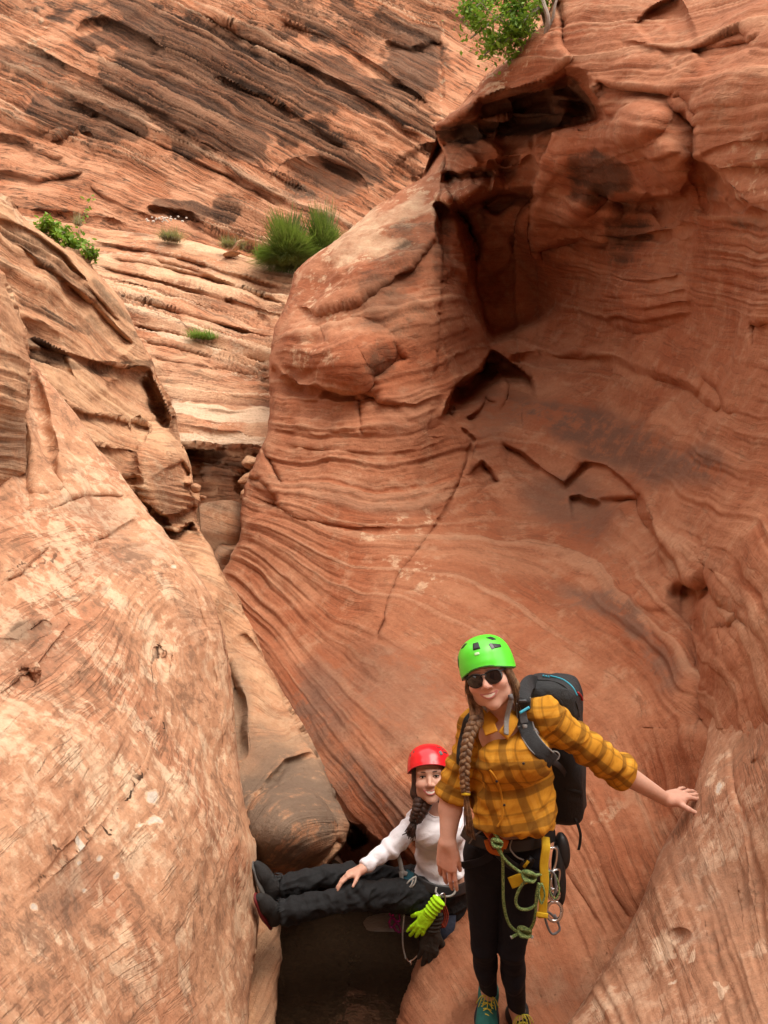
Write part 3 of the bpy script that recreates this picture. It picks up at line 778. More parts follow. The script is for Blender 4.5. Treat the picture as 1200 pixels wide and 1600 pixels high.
# ---- broad slab in the left foreground
rock("left_foreground_slab", "broad pale mottled sandstone slab filling the left foreground",
     [(-500, 480), (20, 500), (46, 560), (78, 602), (112, 642), (150, 700), (215, 782), (262, 842), (300, 890), (325, 930), (342, 970), (352, 1030), (362, 1100), (366, 1180), (380, 1250), (397, 1320), (403, 1400), (399, 1480), (388, 1560), (384, 1700), (-500, 1800)],
     [(-450, 600, 3.0), (-450, 1200, 1.7), (-450, 1700, 1.2), (-100, 1700, 1.25), (50, 600, 4.6), (110, 680, 4.6), (50, 800, 3.8), (200, 800, 4.5), (260, 865, 4.35), (150, 950, 3.5), (310, 940, 4.3), (50, 1000, 3.0), (250, 1050, 3.6), (335, 1050, 4.1), (350, 1180, 3.9),
      (200, 1200, 2.9), (50, 1200, 2.35), (300, 1300, 3.15), (385, 1310, 3.7), (398, 1400, 3.6), (300, 1450, 2.85), (150, 1450, 2.2), (20, 1450, 1.85), (20, 1590, 1.6), (200, 1590, 2.15), (375, 1590, 3.0), (375, 1690, 2.7)],
     [(-0.5, [(-60, 560), (40, 580), (80, 610)]), (0, [(0, 650), (60, 650), (120, 665)]), (.35, [(-50, 810), (80, 775), (200, 778)]), (.7, [(-50, 910), (100, 845), (240, 832)]), (1.15, [(-50, 1115), (120, 980), (250, 900), (310, 925)]), (1.6, [(-50, 1280), (120, 1130), (220, 1010), (280, 925)]),
      (2.0, [(-20, 1455), (60, 1385), (130, 1310), (210, 1200), (255, 1080), (290, 960)]), (2.4, [(50, 1520), (200, 1380), (290, 1230), (330, 1080), (338, 990)]), (2.8, [(100, 1640), (270, 1470), (350, 1300), (360, 1160)]), (3.2, [(260, 1650), (360, 1500), (395, 1370)])],
     M_SLAB, 41, step=2.4, roll=(22, 1.0), feats=[
         groove([(40, 1400), (85, 1355), (130, 1312), (175, 1255), (210, 1200), (240, 1135), (257, 1080), (268, 1020), (275, 975)], 0.014, 3.5, 0.04), ledge([(0, 905), (30, 895), (75, 850)], 0.05, 3, 14), ledge([(10, 755), (60, 770), (100, 760)], 0.05, 4, 20),
         ledge([(130, 850), (170, 830), (215, 805)], 0.06, 3, 16), ledge([(60, 800), (130, 770), (200, 775)], 0.05, 3, 14), ledge([(100, 885), (160, 860), (230, 850)], 0.03, 3, 14), ledge([(0, 1080), (60, 1040), (125, 960)], 0.03, 3, 14), ledge([(0, 985), (40, 990), (80, 960)], 0.04, 3, 12),
         groove([(250, 1015), (258, 1015)], 0.03, 4), groove([(45, 1060), (47, 1050), (43, 1038)], 0.04, 4), bump(60, 640, 18, 120, 0.15, -14), bump(105, 730, 20, 90, -0.08, -25), bump(30, 700, 20, 120, 0.15, -8),
         ledge([(300, 900), (330, 1000), (345, 1100), (352, 1200)], 0.05, 4, 20), bump(310, 1010, 50, 120, -0.06, -10)],
     rough=((0.8, 0.07), (0.25, 0.022), (0.07, 0.007)), lam=(6.0, 0.007), warp=0.12, lam_patch=0.6, jag=(4, 40),
     stain_shade=[(65, 1378, 40, 3, -41, 1.2), (130, 1310, 50, 3.5, -48, 1.3), (190, 1232, 50, 3, -56, 1.2), (235, 1140, 50, 3, -66, 1.0), (262, 1030, 60, 3, -80, 0.8), (40, 880, 50, 3, -30, 1.1), (60, 1000, 60, 3, -40, 0.9), (90, 1180, 80, 3, -45, 0.7), (330, 1370, 80, 3, -65, 0.7), (50, 985, 60, 28, -25, 0.75), (115, 930, 26, 16, -20, 0.7), (150, 925, 20, 16, 0, 0.6), (50, 1050, 30, 14, 0, 0.5), (190, 850, 60, 14, -10, 0.4), (140, 770, 60, 16, -20, 0.35), (60, 660, 14, 60, -10, 0.4), (100, 1390, 70, 60, 0, 0.3)],  # thin entries draw the cracks as dark lines in the colour
     gray=[(130, 1390, 90, 70, -20, 0.6), (200, 860, 120, 30, -15, 0.5), (60, 1010, 80, 60, 0, 0.4), (380, 1180, 20, 100, 0, 0.6), (310, 1000, 30, 90, -15, 0.4), (150, 800, 90, 40, 20, 0.5)],
     pale=[(138, 1312, 11, 13, 0, 2.3), (165, 1335, 6, 6, 0, 2.2), (140, 1338, 5, 5, 0, 2.2), (222, 1258, 9, 12, 0, 2.2), (226, 1290, 11, 7, 0, 2.2), (270, 888, 6, 6, 0, 2.0), (190, 1365, 5, 7, 0, 2.1), (150, 1380, 6, 5, 0, 2.1), (60, 1420, 9, 8, 0, 2.0), (200, 1250, 160, 170, 0, 1.0), (270, 1120, 90, 200, -10, 0.9), (60, 1490, 110, 90, 0, 1.0), (70, 1170, 80, 80, 0, 0.9), (250, 1480, 120, 120, 0, 0.7), (120, 930, 120, 90, 0, 0.9), (200, 900, 90, 60, 0, 0.8), (90, 780, 100, 60, 20, 0.6)])

# ---- rounded nose of rock at the left edge
rock("left_rock_nose", "rounded banded nose of rock at the left edge above the slab",
     [(-400, 330), (-20, 405), (4, 428), (20, 468), (36, 515), (44, 565), (43, 620), (40, 690), (40, 742), (12, 756), (-60, 800), (-400, 860)],
     [(-350, 400, 2.4), (-350, 800, 2.1), (-100, 420, 3.3), (0, 460, 3.85), (30, 560, 3.9), (35, 700, 3.95), (0, 600, 3.6), (0, 740, 3.7), (-100, 600, 3.1), (-100, 760, 3.1)],
     [(0, [(-60, 470), (10, 480), (40, 520)]), (.4, [(-60, 570), (0, 585), (44, 600)]), (.8, [(-60, 640), (0, 660), (44, 668)]), (1.2, [(-60, 700), (0, 720), (44, 728)])],
     M_LEFT, 53, step=2.6, roll=(30, 1.1), rough=((0.6, 0.05), (0.2, 0.015), (0.07, 0.005)), lam=(7.0, 0.04), gray=[(15, 690, 40, 60, 0, 1.0)], stain_shade=[(10, 600, 40, 50, 0, 0.5), (10, 700, 40, 50, 0, 0.45)], pale=[(0, 500, 40, 60, 0, 0.8)])

# ---- the slab under her left hand, right foreground
rock("right_foreground_slab", "pale spotted sandstone slab with steep cracks in the right foreground",
     [(872, 1760), (886, 1602), (912, 1570), (958, 1492), (1000, 1420), (1030, 1342), (1044, 1312), (1060, 1288), (1082, 1250), (1093, 1215), (1102, 1170), (1110, 1120), (1125, 1060), (1150, 980), (1180, 900), (1700, 800), (1700, 1800)],
     [(880, 1700, 2.5), (905, 1600, 2.65), (960, 1500, 2.85), (1050, 1310, 3.2), (1092, 1210, 3.38), (1150, 1200, 3.1), (1190, 1100, 3.2), (1110, 1130, 3.75), (1150, 1400, 2.6), (1190, 1590, 2.0), (1050, 1550, 2.4), (1060, 1420, 2.75), (1150, 1020, 4.1), (1190, 940, 4.3), (1250, 850, 4.4),
      (1500, 900, 3.2), (1600, 1300, 2.0), (1600, 1700, 1.4), (1190, 1700, 1.75)],
     [(0, [(900, 1480), (940, 1560), (980, 1660)]), (.35, [(1000, 1400), (1040, 1520), (1090, 1660)]), (.7, [(1060, 1290), (1110, 1440), (1180, 1640)]), (1.05, [(1120, 1150), (1160, 1330), (1230, 1540)]), (1.4, [(1165, 1080), (1205, 1240), (1280, 1450)]), (1.8, [(1200, 950), (1260, 1150), (1350, 1350)])],
     M_FORE, 67, step=2.4, roll=(26, 1.0), feats=[
         groove([(1140, 1160), (1150, 1230), (1165, 1290), (1178, 1360), (1190, 1440), (1200, 1490)], 0.03, 3.5, 0.05), groove([(1085, 1350), (1100, 1410), (1120, 1500), (1150, 1590)], 0.012, 3), groove([(1150, 1360), (1165, 1440), (1185, 1530)], 0.012, 3),
         groove([(1060, 1280), (1045, 1310)], 0.03, 5), ledge([(1170, 1190), (1180, 1185), (1188, 1160)], 0.04, 3, 10), bump(1060, 1460, 20, 12, 0.03), bump(1000, 1250, 10, 10, 0.02)],
     rough=((0.7, 0.05), (0.22, 0.014), (0.07, 0.005)), lam=(5.0, 0.012), warp=0.12, jag=(3, 40), lam_patch=0.8,
     pale=[(1035, 1480, 22, 16, -30, 1.7), (1075, 1490, 14, 26, 0, 1.7), (1050, 1530, 13, 11, 0, 1.8), (1128, 1240, 10, 24, 15, 2.1), (1120, 1540, 10, 14, 0, 1.6), (1040, 1490, 50, 45, -30, 1.0), (1130, 1240, 40, 70, 10, 1.0), (1070, 1430, 30, 40, 0, 0.8), (1150, 1420, 60, 160, -20, 0.6), (950, 1570, 60, 50, -60, 0.7), (1110, 1580, 60, 50, 0, 0.6)],
     gray=[(1080, 1460, 40, 18, 0, 0.7), (1060, 1360, 40, 60, -30, 0.5), (1120, 1400, 70, 60, 0, 0.4)], stain_shade=[(1030, 1320, 10, 40, 20, 0.4)])

# ---- pool and canyon bed
tw = NT("pool_water")
nz = tw.noise(tw.pos(), 7.0, 3, 0.5)
nz2 = tw.noise(tw.pos(), 40.0, 3, 0.6)
M_WATER = tw.done(tw.mix(tw.ramp(nz2, 0.4, 0.7), (0.014, 0.0082, 0.005), (0.026, 0.015, 0.008)), 0.06, 0.5, tw.bump(nz, 0.02, 0.5))
me = mesh_np("pool", [(-1.6, 2.0, 0), (1.4, 2.0, 0), (1.4, 6.5, 0), (-1.6, 6.5, 0)], np.array([[0, 1, 2, 3]]), M_WATER, False)
new_obj("pool_water", me, kind='structure', label="still black pool at the bottom of the slot")


def sheet(name, label, fn, nu, nv, mat, seed, amp):
    u, v = np.meshgrid(np.linspace(0, 1, nu), np.linspace(0, 1, nv))
    V = fn(u.ravel(), v.ravel())
    V = V + amp * np.stack([fbm(V * 0.5, 4, seed), fbm(V * 0.5, 4, seed + 9), 0.6 * fbm(V * 0.5, 4, seed + 17)], 1)
    g = np.arange(nu * nv).reshape(nv, nu)
    q = np.stack([g[:-1, :-1], g[:-1, 1:], g[1:, 1:], g[1:, :-1]], -1).reshape(-1, 4)
    at = {"bed": V[:, 2] * 0.9 + 0.3 * V[:, 1] * 0.3, "stain_shade": np.zeros(len(V)), "pale": np.full(len(V), 0.4), "gray": np.zeros(len(V)), "tone": 0.4 * vnoise(V[:, 2] * 5)}
    return new_obj(name, mesh_np(name, V, q, mat, True, at), kind='structure', label=label)


# the canyon goes on behind the photographer; its walls are raised to cut front light
sheet("canyon_bed", "sandy rock bed of the canyon", lambda u, v: np.stack([-9 + 18 * u, -16 + 46 * v, -0.9 + 0 * u], 1), 60, 120, M_FORE, 71, 0.25)
sheet("photographer_ledge", "rock ledge the photograph was taken from", lambda u, v: np.stack([-2.6 + 5.2 * u, -14 + 14.4 * v, 0.75 + 0.5 * (2 * u - 1) ** 2 - 2.0 * sstep(v, 0.93, 1.0)], 1), 40, 90, M_FORE, 73, 0.1)
sheet("left_wall_behind_camera", "left canyon wall running on behind the viewpoint", lambda u, v: np.stack([-1.9 - 2.2 * u ** 1.2 - 0.4 * np.sin(v * 9), -14 + 14.8 * v, -0.6 + 11 * u], 1), 50, 90, M_SLAB, 75, 0.35)
sheet("right_wall_behind_camera", "right canyon wall running on behind the viewpoint", lambda u, v: np.stack([2.0 + 1.8 * u ** 1.3 + 0.4 * np.sin(v * 8 + 1), -14 + 15.4 * v, -0.6 + 12 * u], 1), 50, 90, M_FORE, 77, 0.35)

sheet("added_cliff_behind_camera", "high unseen cliff added behind the viewpoint to block front sky light", lambda u, v: np.stack([-12 + 26 * u, -13 - 2 * v, -1 + 24 * v], 1), 50, 60, M_CLIFF, 79, 0.8)  # unseen, added so that sky light comes mostly from overhead
sheet("left_rim", "upper cliff above the left canyon wall", lambda u, v: np.stack([-6.5 - 3.5 * v, -14 + 24 * u, 3.5 + 10 * v], 1), 50, 60, M_CLIFF, 81, 0.5)
# ================================================================== BODIES: smooth implicit forms turned into one continuous mesh
def A3(v):
    return np.asarray(v, dtype=np.float64)


def unit(v):
    v = A3(v)
    return v / np.linalg.norm(v)


class RC:
    """tapered round limb; squash=(axis, factor) flattens it along an axis"""
    def __init__(s, a, b, ra, rb, k=0.02, op=1, squash=None):
        s.a, s.b, s.ra, s.rb, s.k, s.op, s.sq = A3(a), A3(b), ra, rb, k, op, squash
        s.lo = np.minimum(s.a, s.b) - max(ra, rb)
        s.hi = np.maximum(s.a, s.b) + max(ra, rb)

    def __call__(s, p):
        a, b = s.a, s.b
        q = p - a
        ba = b - a
        f = 1.0
        if s.sq is not None:
            ax, f = s.sq
            q = q + (q @ ax)[:, None] * ax * (f - 1)
            ba = ba + (ba @ ax) * ax * (f - 1)
        t = np.clip(q @ ba / max(ba @ ba, 1e-12), 0, 1)
        d = np.linalg.norm(q - t[:, None] * ba, axis=1) - (s.ra + (s.rb - s.ra) * t)
        return d / (f if f > 1 else 1) if s.sq is None else d / (0.5 + 0.5 * f)


class CC:
    """tapered cylinder with flat ends (cuffs, hems)"""
    def __init__(s, a, b, ra, rb, k=0.01, op=1, rnd=0.004, squash=None):
        s.a, s.b, s.ra, s.rb, s.k, s.op, s.r, s.sq = A3(a), A3(b), ra, rb, k, op, rnd, squash
        s.L = np.linalg.norm(s.b - s.a)
        s.u = (s.b - s.a) / s.L
        s.lo = np.minimum(s.a, s.b) - max(ra, rb)
        s.hi = np.maximum(s.a, s.b) + max(ra, rb)

    def __call__(s, p):
        q = p - s.a
        t = q @ s.u
        w = q - t[:, None] * s.u
        f = 1.0
        if s.sq is not None:
            ax, f = s.sq
            w = w + (w @ ax)[:, None] * ax * (f - 1)
        rad = s.ra + (s.rb - s.ra) * np.clip(t / s.L, 0, 1)
        dr = (np.linalg.norm(w, axis=1) - rad) / (0.5 + 0.5 * f) + s.r
        da = np.abs(t - s.L / 2) - s.L / 2 + s.r
        return np.minimum(np.maximum(dr, da), 0) + np.hypot(np.maximum(dr, 0), np.maximum(da, 0)) - s.r


class EL:
    def __init__(s, c, r, R=None, k=0.02, op=1):
        s.c, s.r, s.k, s.op = A3(c), A3(r), k, op
        s.R = np.eye(3) if R is None else np.asarray(R, float)
        s.lo = s.c - s.r.max()
        s.hi = s.c + s.r.max()

    def __call__(s, p):
        q = (p - s.c) @ s.R
        k0 = np.linalg.norm(q / s.r, axis=1)
        k1 = np.linalg.norm(q / s.r ** 2, axis=1)
        return k0 * (k0 - 1) / np.maximum(k1, 1e-9)


class BX:
    def __init__(s, c, h, R=None, rnd=0.01, k=0.01, op=1):
        s.c, s.h, s.rnd, s.k, s.op = A3(c), A3(h), rnd, k, op
        s.R = np.eye(3) if R is None else np.asarray(R, float)
        m = np.linalg.norm(s.h)
        s.lo, s.hi = s.c - m, s.c + m

    def __call__(s, p):
        q = np.abs((p - s.c) @ s.R) - (s.h - s.rnd)
        return np.linalg.norm(np.maximum(q, 0), axis=1) + np.minimum(q.max(axis=1), 0) - s.rnd


class HALF:
    """op -1 with a half space: cuts away everything with (p-c).n > 0"""
    def __init__(s, c, n, k=0.004, op=-1):
        s.c, s.n, s.k, s.op = A3(c), unit(n), k, op
        s.lo = s.hi = None

    def __call__(s, p):
        return -((p - s.c) @ s.n)


def sdf_eval(prims, p):
    d = np.full(len(p), 1e3)
    for q in prims:
        e = q(p)
        if q.op > 0:
            h = np.clip(0.5 + 0.5 * (d - e) / q.k, 0, 1)
            d = d + (e - d) * h - q.k * h * (1 - h)
        else:
            e = -e
            h = np.clip(0.5 - 0.5 * (d - e) / q.k, 0, 1)
            d = d + (e - d) * h + q.k * h * (1 - h)
    return d


def sdf_mesh(prims, h=0.0035, B=12, relax=1):
    S = B * h
    blocks = set()
    for q in prims:
        if q.op < 0:
            continue
        lo = np.floor((q.lo - 0.02) / S).astype(int)
        hi = np.floor((q.hi + 0.02) / S).astype(int)
        for i in range(lo[0], hi[0] + 1):
            for j in range(lo[1], hi[1] + 1):
                for k in range(lo[2], hi[2] + 1):
                    blocks.add((i, j, k))
    blocks = np.array(sorted(blocks))
    cen = (blocks + 0.5) * S
    hd = 0.5 * S * math.sqrt(3)
    dc = sdf_eval(prims, cen)
    act = np.abs(dc) < hd * 1.9 + 0.01
    blocks, cen = blocks[act], cen[act]
    pd = [q(cen) for q in prims]
    r = np.arange(B + 1)
    L = np.stack(np.meshgrid(r, r, r, indexing='ij'), -1).reshape(-1, 3)
    cells, vals = [], []
    for n in range(len(blocks)):
        use = [q for q, d in zip(prims, pd) if d[n] < 3.4 * hd + q.k]
        if not use:
            continue
        I = blocks[n] * B + L
        d = sdf_eval(use, I * h).reshape(B + 1, B + 1, B + 1)
        neg = d < 0
        if neg.all() or not neg.any():
            continue
        c8 = np.stack([d[a:B + a, b:B + b, c:B + c] for a in (0, 1) for b in (0, 1) for c in (0, 1)], -1)
        ng = (c8 < 0).sum(-1)
        m = (ng > 0) & (ng < 8)
        ii = np.argwhere(m)
        cells.append(ii + blocks[n] * B)
        vals.append(c8[m])
    cells = np.concatenate(cells)
    vals = np.concatenate(vals)
    corner = np.array([(a, b, c) for a in (0, 1) for b in (0, 1) for c in (0, 1)], float)
    acc = np.zeros((len(cells), 3))
    cnt = np.zeros(len(cells))
    for i in range(8):
        for j in range(i + 1, 8):
            if np.abs(corner[i] - corner[j]).sum() != 1:
                continue
            m = (vals[:, i] < 0) != (vals[:, j] < 0)
            t = vals[m, i] / (vals[m, i] - vals[m, j])
            acc[m] += corner[i] + t[:, None] * (corner[j] - corner[i])
            cnt[m] += 1
    V = (cells + acc / cnt[:, None]) * h
    off = 1 << 20

    def key(c):
        return ((c[:, 0] + off) << 42) | ((c[:, 1] + off) << 21) | (c[:, 2] + off)
    kk = key(cells.astype(np.int64))
    order = np.argsort(kk)
    ks = kk[order]
    quads = []
    for ax in range(3):
        j = {0: 4, 1: 2, 2: 1}[ax]
        s0, s1 = vals[:, 0] < 0, vals[:, j] < 0
        m = np.nonzero(s0 != s1)[0]
        e1, e2 = np.zeros(3, np.int64), np.zeros(3, np.int64)
        e1[(ax + 1) % 3] = 1
        e2[(ax + 2) % 3] = 1
        c = cells[m].astype(np.int64)
        ids = []
        ok = np.ones(len(m), bool)
        for o in (0 * e1, e1, e1 + e2, e2):
            k = key(c - o)
            pos = np.minimum(np.searchsorted(ks, k), len(ks) - 1)
            ok &= ks[pos] == k
            ids.append(order[pos])
        q = np.stack(ids, 1)
        flip = ~s0[m]
        q[flip] = q[flip][:, ::-1]
        quads.append(q[ok])
    Q = np.concatenate(quads)
    for _ in range(relax):
        V = laplace(V, Q, 0.5)
    return V, Q


def laplace(V, Q, w):
    acc = np.zeros_like(V)
    cnt = np.zeros(len(V))
    for a, b in ((0, 1), (1, 2), (2, 3), (3, 0)):
        for i, j in ((a, b), (b, a)):
            for ax in range(3):
                acc[:, ax] += np.bincount(Q[:, i], V[Q[:, j], ax], len(V))
            cnt += np.bincount(Q[:, i], minlength=len(V))
    return V + w * (acc / np.maximum(cnt, 1)[:, None] - V)


def vnormals(V, Q):
    n = np.cross(V[Q[:, 2]] - V[Q[:, 0]], V[Q[:, 3]] - V[Q[:, 1]])
    N = np.zeros_like(V)
    for k in range(Q.shape[1]):
        for ax in range(3):
            N[:, ax] += np.bincount(Q[:, k], n[:, ax], len(V))
    return N / np.maximum(np.linalg.norm(N, axis=1, keepdims=True), 1e-12)


def part_sdf(name, prims, mat, parent, h=0.0035, relax=1, disp=None, attrs=None, **kw):
    V, Q = sdf_mesh(prims, h, relax=relax)
    N = vnormals(V, Q)
    if disp is not None:
        V = V + N * disp(V, N)[:, None]
    at = attrs(V, N) if attrs else None
    return new_obj(name, mesh_np(name, V, Q, mat, True, at), parent, **kw)


# ------------------------------------------------------------------ tubes, ribbons, rings
def spline(pts, n):
    pts = np.asarray(pts, float)
    if len(pts) == 2:
        return pts[0] + np.linspace(0, 1, n)[:, None] * (pts[1] - pts[0])
    p = np.concatenate([[2 * pts[0] - pts[1]], pts, [2 * pts[-1] - pts[-2]]])
    t = np.linspace(0, len(pts) - 1 - 1e-9, n)
    i = t.astype(int)
    f = (t - i)[:, None]
    a, b, c, d = p[i], p[i + 1], p[i + 2], p[i + 3]
    return 0.5 * (2 * b + (c - a) * f + (2 * a - 5 * b + 4 * c - d) * f * f + (3 * b - a - 3 * c + d) * f ** 3)


def frames(C, closed=False, up=None):
    T = np.roll(C, -1, 0) - np.roll(C, 1, 0)
    if not closed:
        T[0], T[-1] = C[1] - C[0], C[-1] - C[-2]
    T = T / np.maximum(np.linalg.norm(T, axis=1, keepdims=True), 1e-12)
    n = A3(up) if up is not None else (A3((0, 0, 1)) if abs(T[0][2]) < 0.9 else A3((1, 0, 0)))
    Ns = []
    for t in T:
        n0 = A3(up) if up is not None else n
        m = n0 - (n0 @ t) * t
        l = np.linalg.norm(m)
        n = m / l if l > 1e-6 else n
        Ns.append(n)
    Nn = np.array(Ns)
    return T, Nn, np.cross(T, Nn)


def tube_geo(pts, r, seg=8, n=None, closed=False, flat=None, up=None):
    """round tube (r may vary along it); flat=(width, thickness) makes a webbing ribbon whose face looks along up"""
    n = n or max(4, len(pts) * 6)
    pp = list(pts)
    if closed:
        C = spline(pp + [pp[0], pp[1]], n + n // len(pp))[:n]
    else:
        C = spline(pp, n)
    T, U, W = frames(C, closed, up)
    a = np.linspace(0, 2 * np.pi, seg, endpoint=False)
    if flat:
        w, th = flat
        ca, sa = np.cos(a), np.sin(a)
        e = 0.35
        prof = np.stack([np.sign(ca) * np.abs(ca) ** e * w / 2, np.sign(sa) * np.abs(sa) ** e * th / 2], 1)
        V = C[:, None] + W[:, None] * prof[None, :, 0:1] + U[:, None] * prof[None, :, 1:2]
    else:
        rr = np.broadcast_to(np.asarray(r, float), (n,)) if np.ndim(r) == 0 else np.interp(np.linspace(0, 1, n), np.linspace(0, 1, len(r)), r)
        V = C[:, None] + rr[:, None, None] * (U[:, None] * np.cos(a)[None, :, None] + W[:, None] * np.sin(a)[None, :, None])
    g = np.arange(n * seg).reshape(n, seg)
    g2 = np.roll(g, -1, 1)
    if closed:
        q = np.stack([g, g2, np.roll(g2, -1, 0), np.roll(g, -1, 0)], -1).reshape(-1, 4)
        return V.reshape(-1, 3), [q]
    q = np.stack([g[:-1], g2[:-1], g2[1:], g[1:]], -1).reshape(-1, 4)
    V = np.concatenate([V.reshape(-1, 3), C[:1], C[-1:]])
    k = n * seg
    t0 = np.stack([np.full(seg, k), g2[0], g[0]], 1)
    t1 = np.stack([np.full(seg, k + 1), g[-1], g2[-1]], 1)
    return V, [q, np.concatenate([t0, t1])]


def merge(geos):
    Vs, fs, o = [], [], 0
    for V, F_ in geos:
        Vs.append(V)
        fs += [np.asarray(f) + o for f in F_]
        o += len(V)
    by = {}
    for f in fs:
        by.setdefault(f.shape[1], []).append(f)
    return np.concatenate(Vs), [np.concatenate(v) for v in by.values()]


def geo_obj(name, geos, mat, parent=None, smooth=True, **kw):
    V, F_ = merge(geos if isinstance(geos, list) else [geos])
    return new_obj(name, mesh_np(name, V, F_, mat, smooth), parent, **kw)


def ell_geo(c, r, R=None, nu=16, nv=10):
    th = np.linspace(0, 2 * np.pi, nu, endpoint=False)
    ph = np.linspace(0.02, np.pi - 0.02, nv)
    T, Ph = np.meshgrid(th, ph)
    V = np.stack([np.sin(Ph) * np.cos(T), np.sin(Ph) * np.sin(T), np.cos(Ph)], -1).reshape(-1, 3) * A3(r)
    if R is not None:
        V = V @ np.asarray(R).T
    g = np.arange(nu * nv).reshape(nv, nu)
    g2 = np.roll(g, -1, 1)
    q = np.stack([g[:-1], g[1:], g2[1:], g2[:-1]], -1).reshape(-1, 4)
    return V + A3(c), [q]


def box_geo(c, h, R=None):
    s = np.array([(x, y, z) for x in (-1, 1) for y in (-1, 1) for z in (-1, 1)], float) * A3(h)
    if R is not None:
        s = s @ np.asarray(R).T
    q = np.array([[0, 1, 3, 2], [4, 6, 7, 5], [0, 4, 5, 1], [2, 3, 7, 6], [0, 2, 6, 4], [1, 5, 7, 3]])
    return s + A3(c), [q]


def rot3(roll=0, yaw=0, pitch=0):
    m = Matrix.Rotation(math.radians(roll), 3, 'Y') @ Matrix.Rotation(math.radians(yaw), 3, 'Z') @ Matrix.Rotation(math.radians(pitch), 3, 'X')
    return np.array(m)


# ------------------------------------------------------------------ hands
def hand_prims(W, f, s, n, curls, hs=1.0, thumb=(0.75, 0.65, 0.25), spread=0.10, thumb_bend=0.3, rad=1.0):
    """W wrist, f finger direction, s thumb side, n the way the palm faces; curls: per finger (index..little) joint angles in radians"""
    W, f = A3(W), unit(f)
    n = unit(A3(n) - (A3(n) @ f) * f)
    s_ = np.cross(n, f)
    s_ = s_ if s_ @ A3(s) > 0 else -s_
    out = []
    offs = [0.029, 0.010, -0.010, -0.028]
    lens = [(0.040, 0.025, 0.020), (0.044, 0.029, 0.021), (0.040, 0.026, 0.020), (0.031, 0.019, 0.018)]
    base = [0.090, 0.094, 0.088, 0.079]
    for i in range(4):
        kb = W + hs * (f * base[i] + s_ * offs[i] + n * (-0.002))
        out.append(RC(W + hs * s_ * offs[i] * 0.62, kb, 0.0165 * hs, 0.0115 * hs, k=0.014 * hs))
    out.append(RC(W + hs * (f * 0.018 + s_ * 0.018 + n * 0.004), W + hs * (f * 0.052 + s_ * 0.034 + n * 0.008), 0.018 * hs, 0.013 * hs, k=0.014 * hs))
    out.append(RC(W + hs * (f * 0.022 - s_ * 0.02 + n * 0.005), W + hs * (f * 0.06 - s_ * 0.026 + n * 0.004), 0.016 * hs, 0.012 * hs, k=0.014 * hs))
    for i in range(4):
        p = W + hs * (f * base[i] + s_ * offs[i] + n * (-0.002))
        ang = 0.0
        d0 = unit(f + s_ * spread * (1.5 - i))
        rr = (0.0092, 0.0085, 0.0078, 0.0068)
        sc = 0.86 if i == 3 else 1.0
        for j in range(3):
            ang += curls[i][j]
            d = d0 * math.cos(ang) + n * math.sin(ang)
            q = p + hs * lens[i][j] * d
            out.append(RC(p, q, rr[j] * hs * sc * rad, rr[j + 1] * hs * sc * rad, k=0.0035 * hs))
            p = q
    tb = W + hs * (f * 0.034 + s_ * 0.032 + n * 0.006)
    td = unit(f * thumb[0] + s_ * thumb[1] + n * thumb[2])
    t1 = tb + hs * 0.040 * td
    out.append(RC(tb, t1, 0.0128 * hs, 0.0102 * hs * rad, k=0.006 * hs))
    td2 = unit(td + f * thumb_bend + n * 0.15)
    out.append(RC(t1, t1 + hs * 0.030 * td2, 0.0100 * hs * rad, 0.0078 * hs * rad, k=0.004 * hs))
    return out


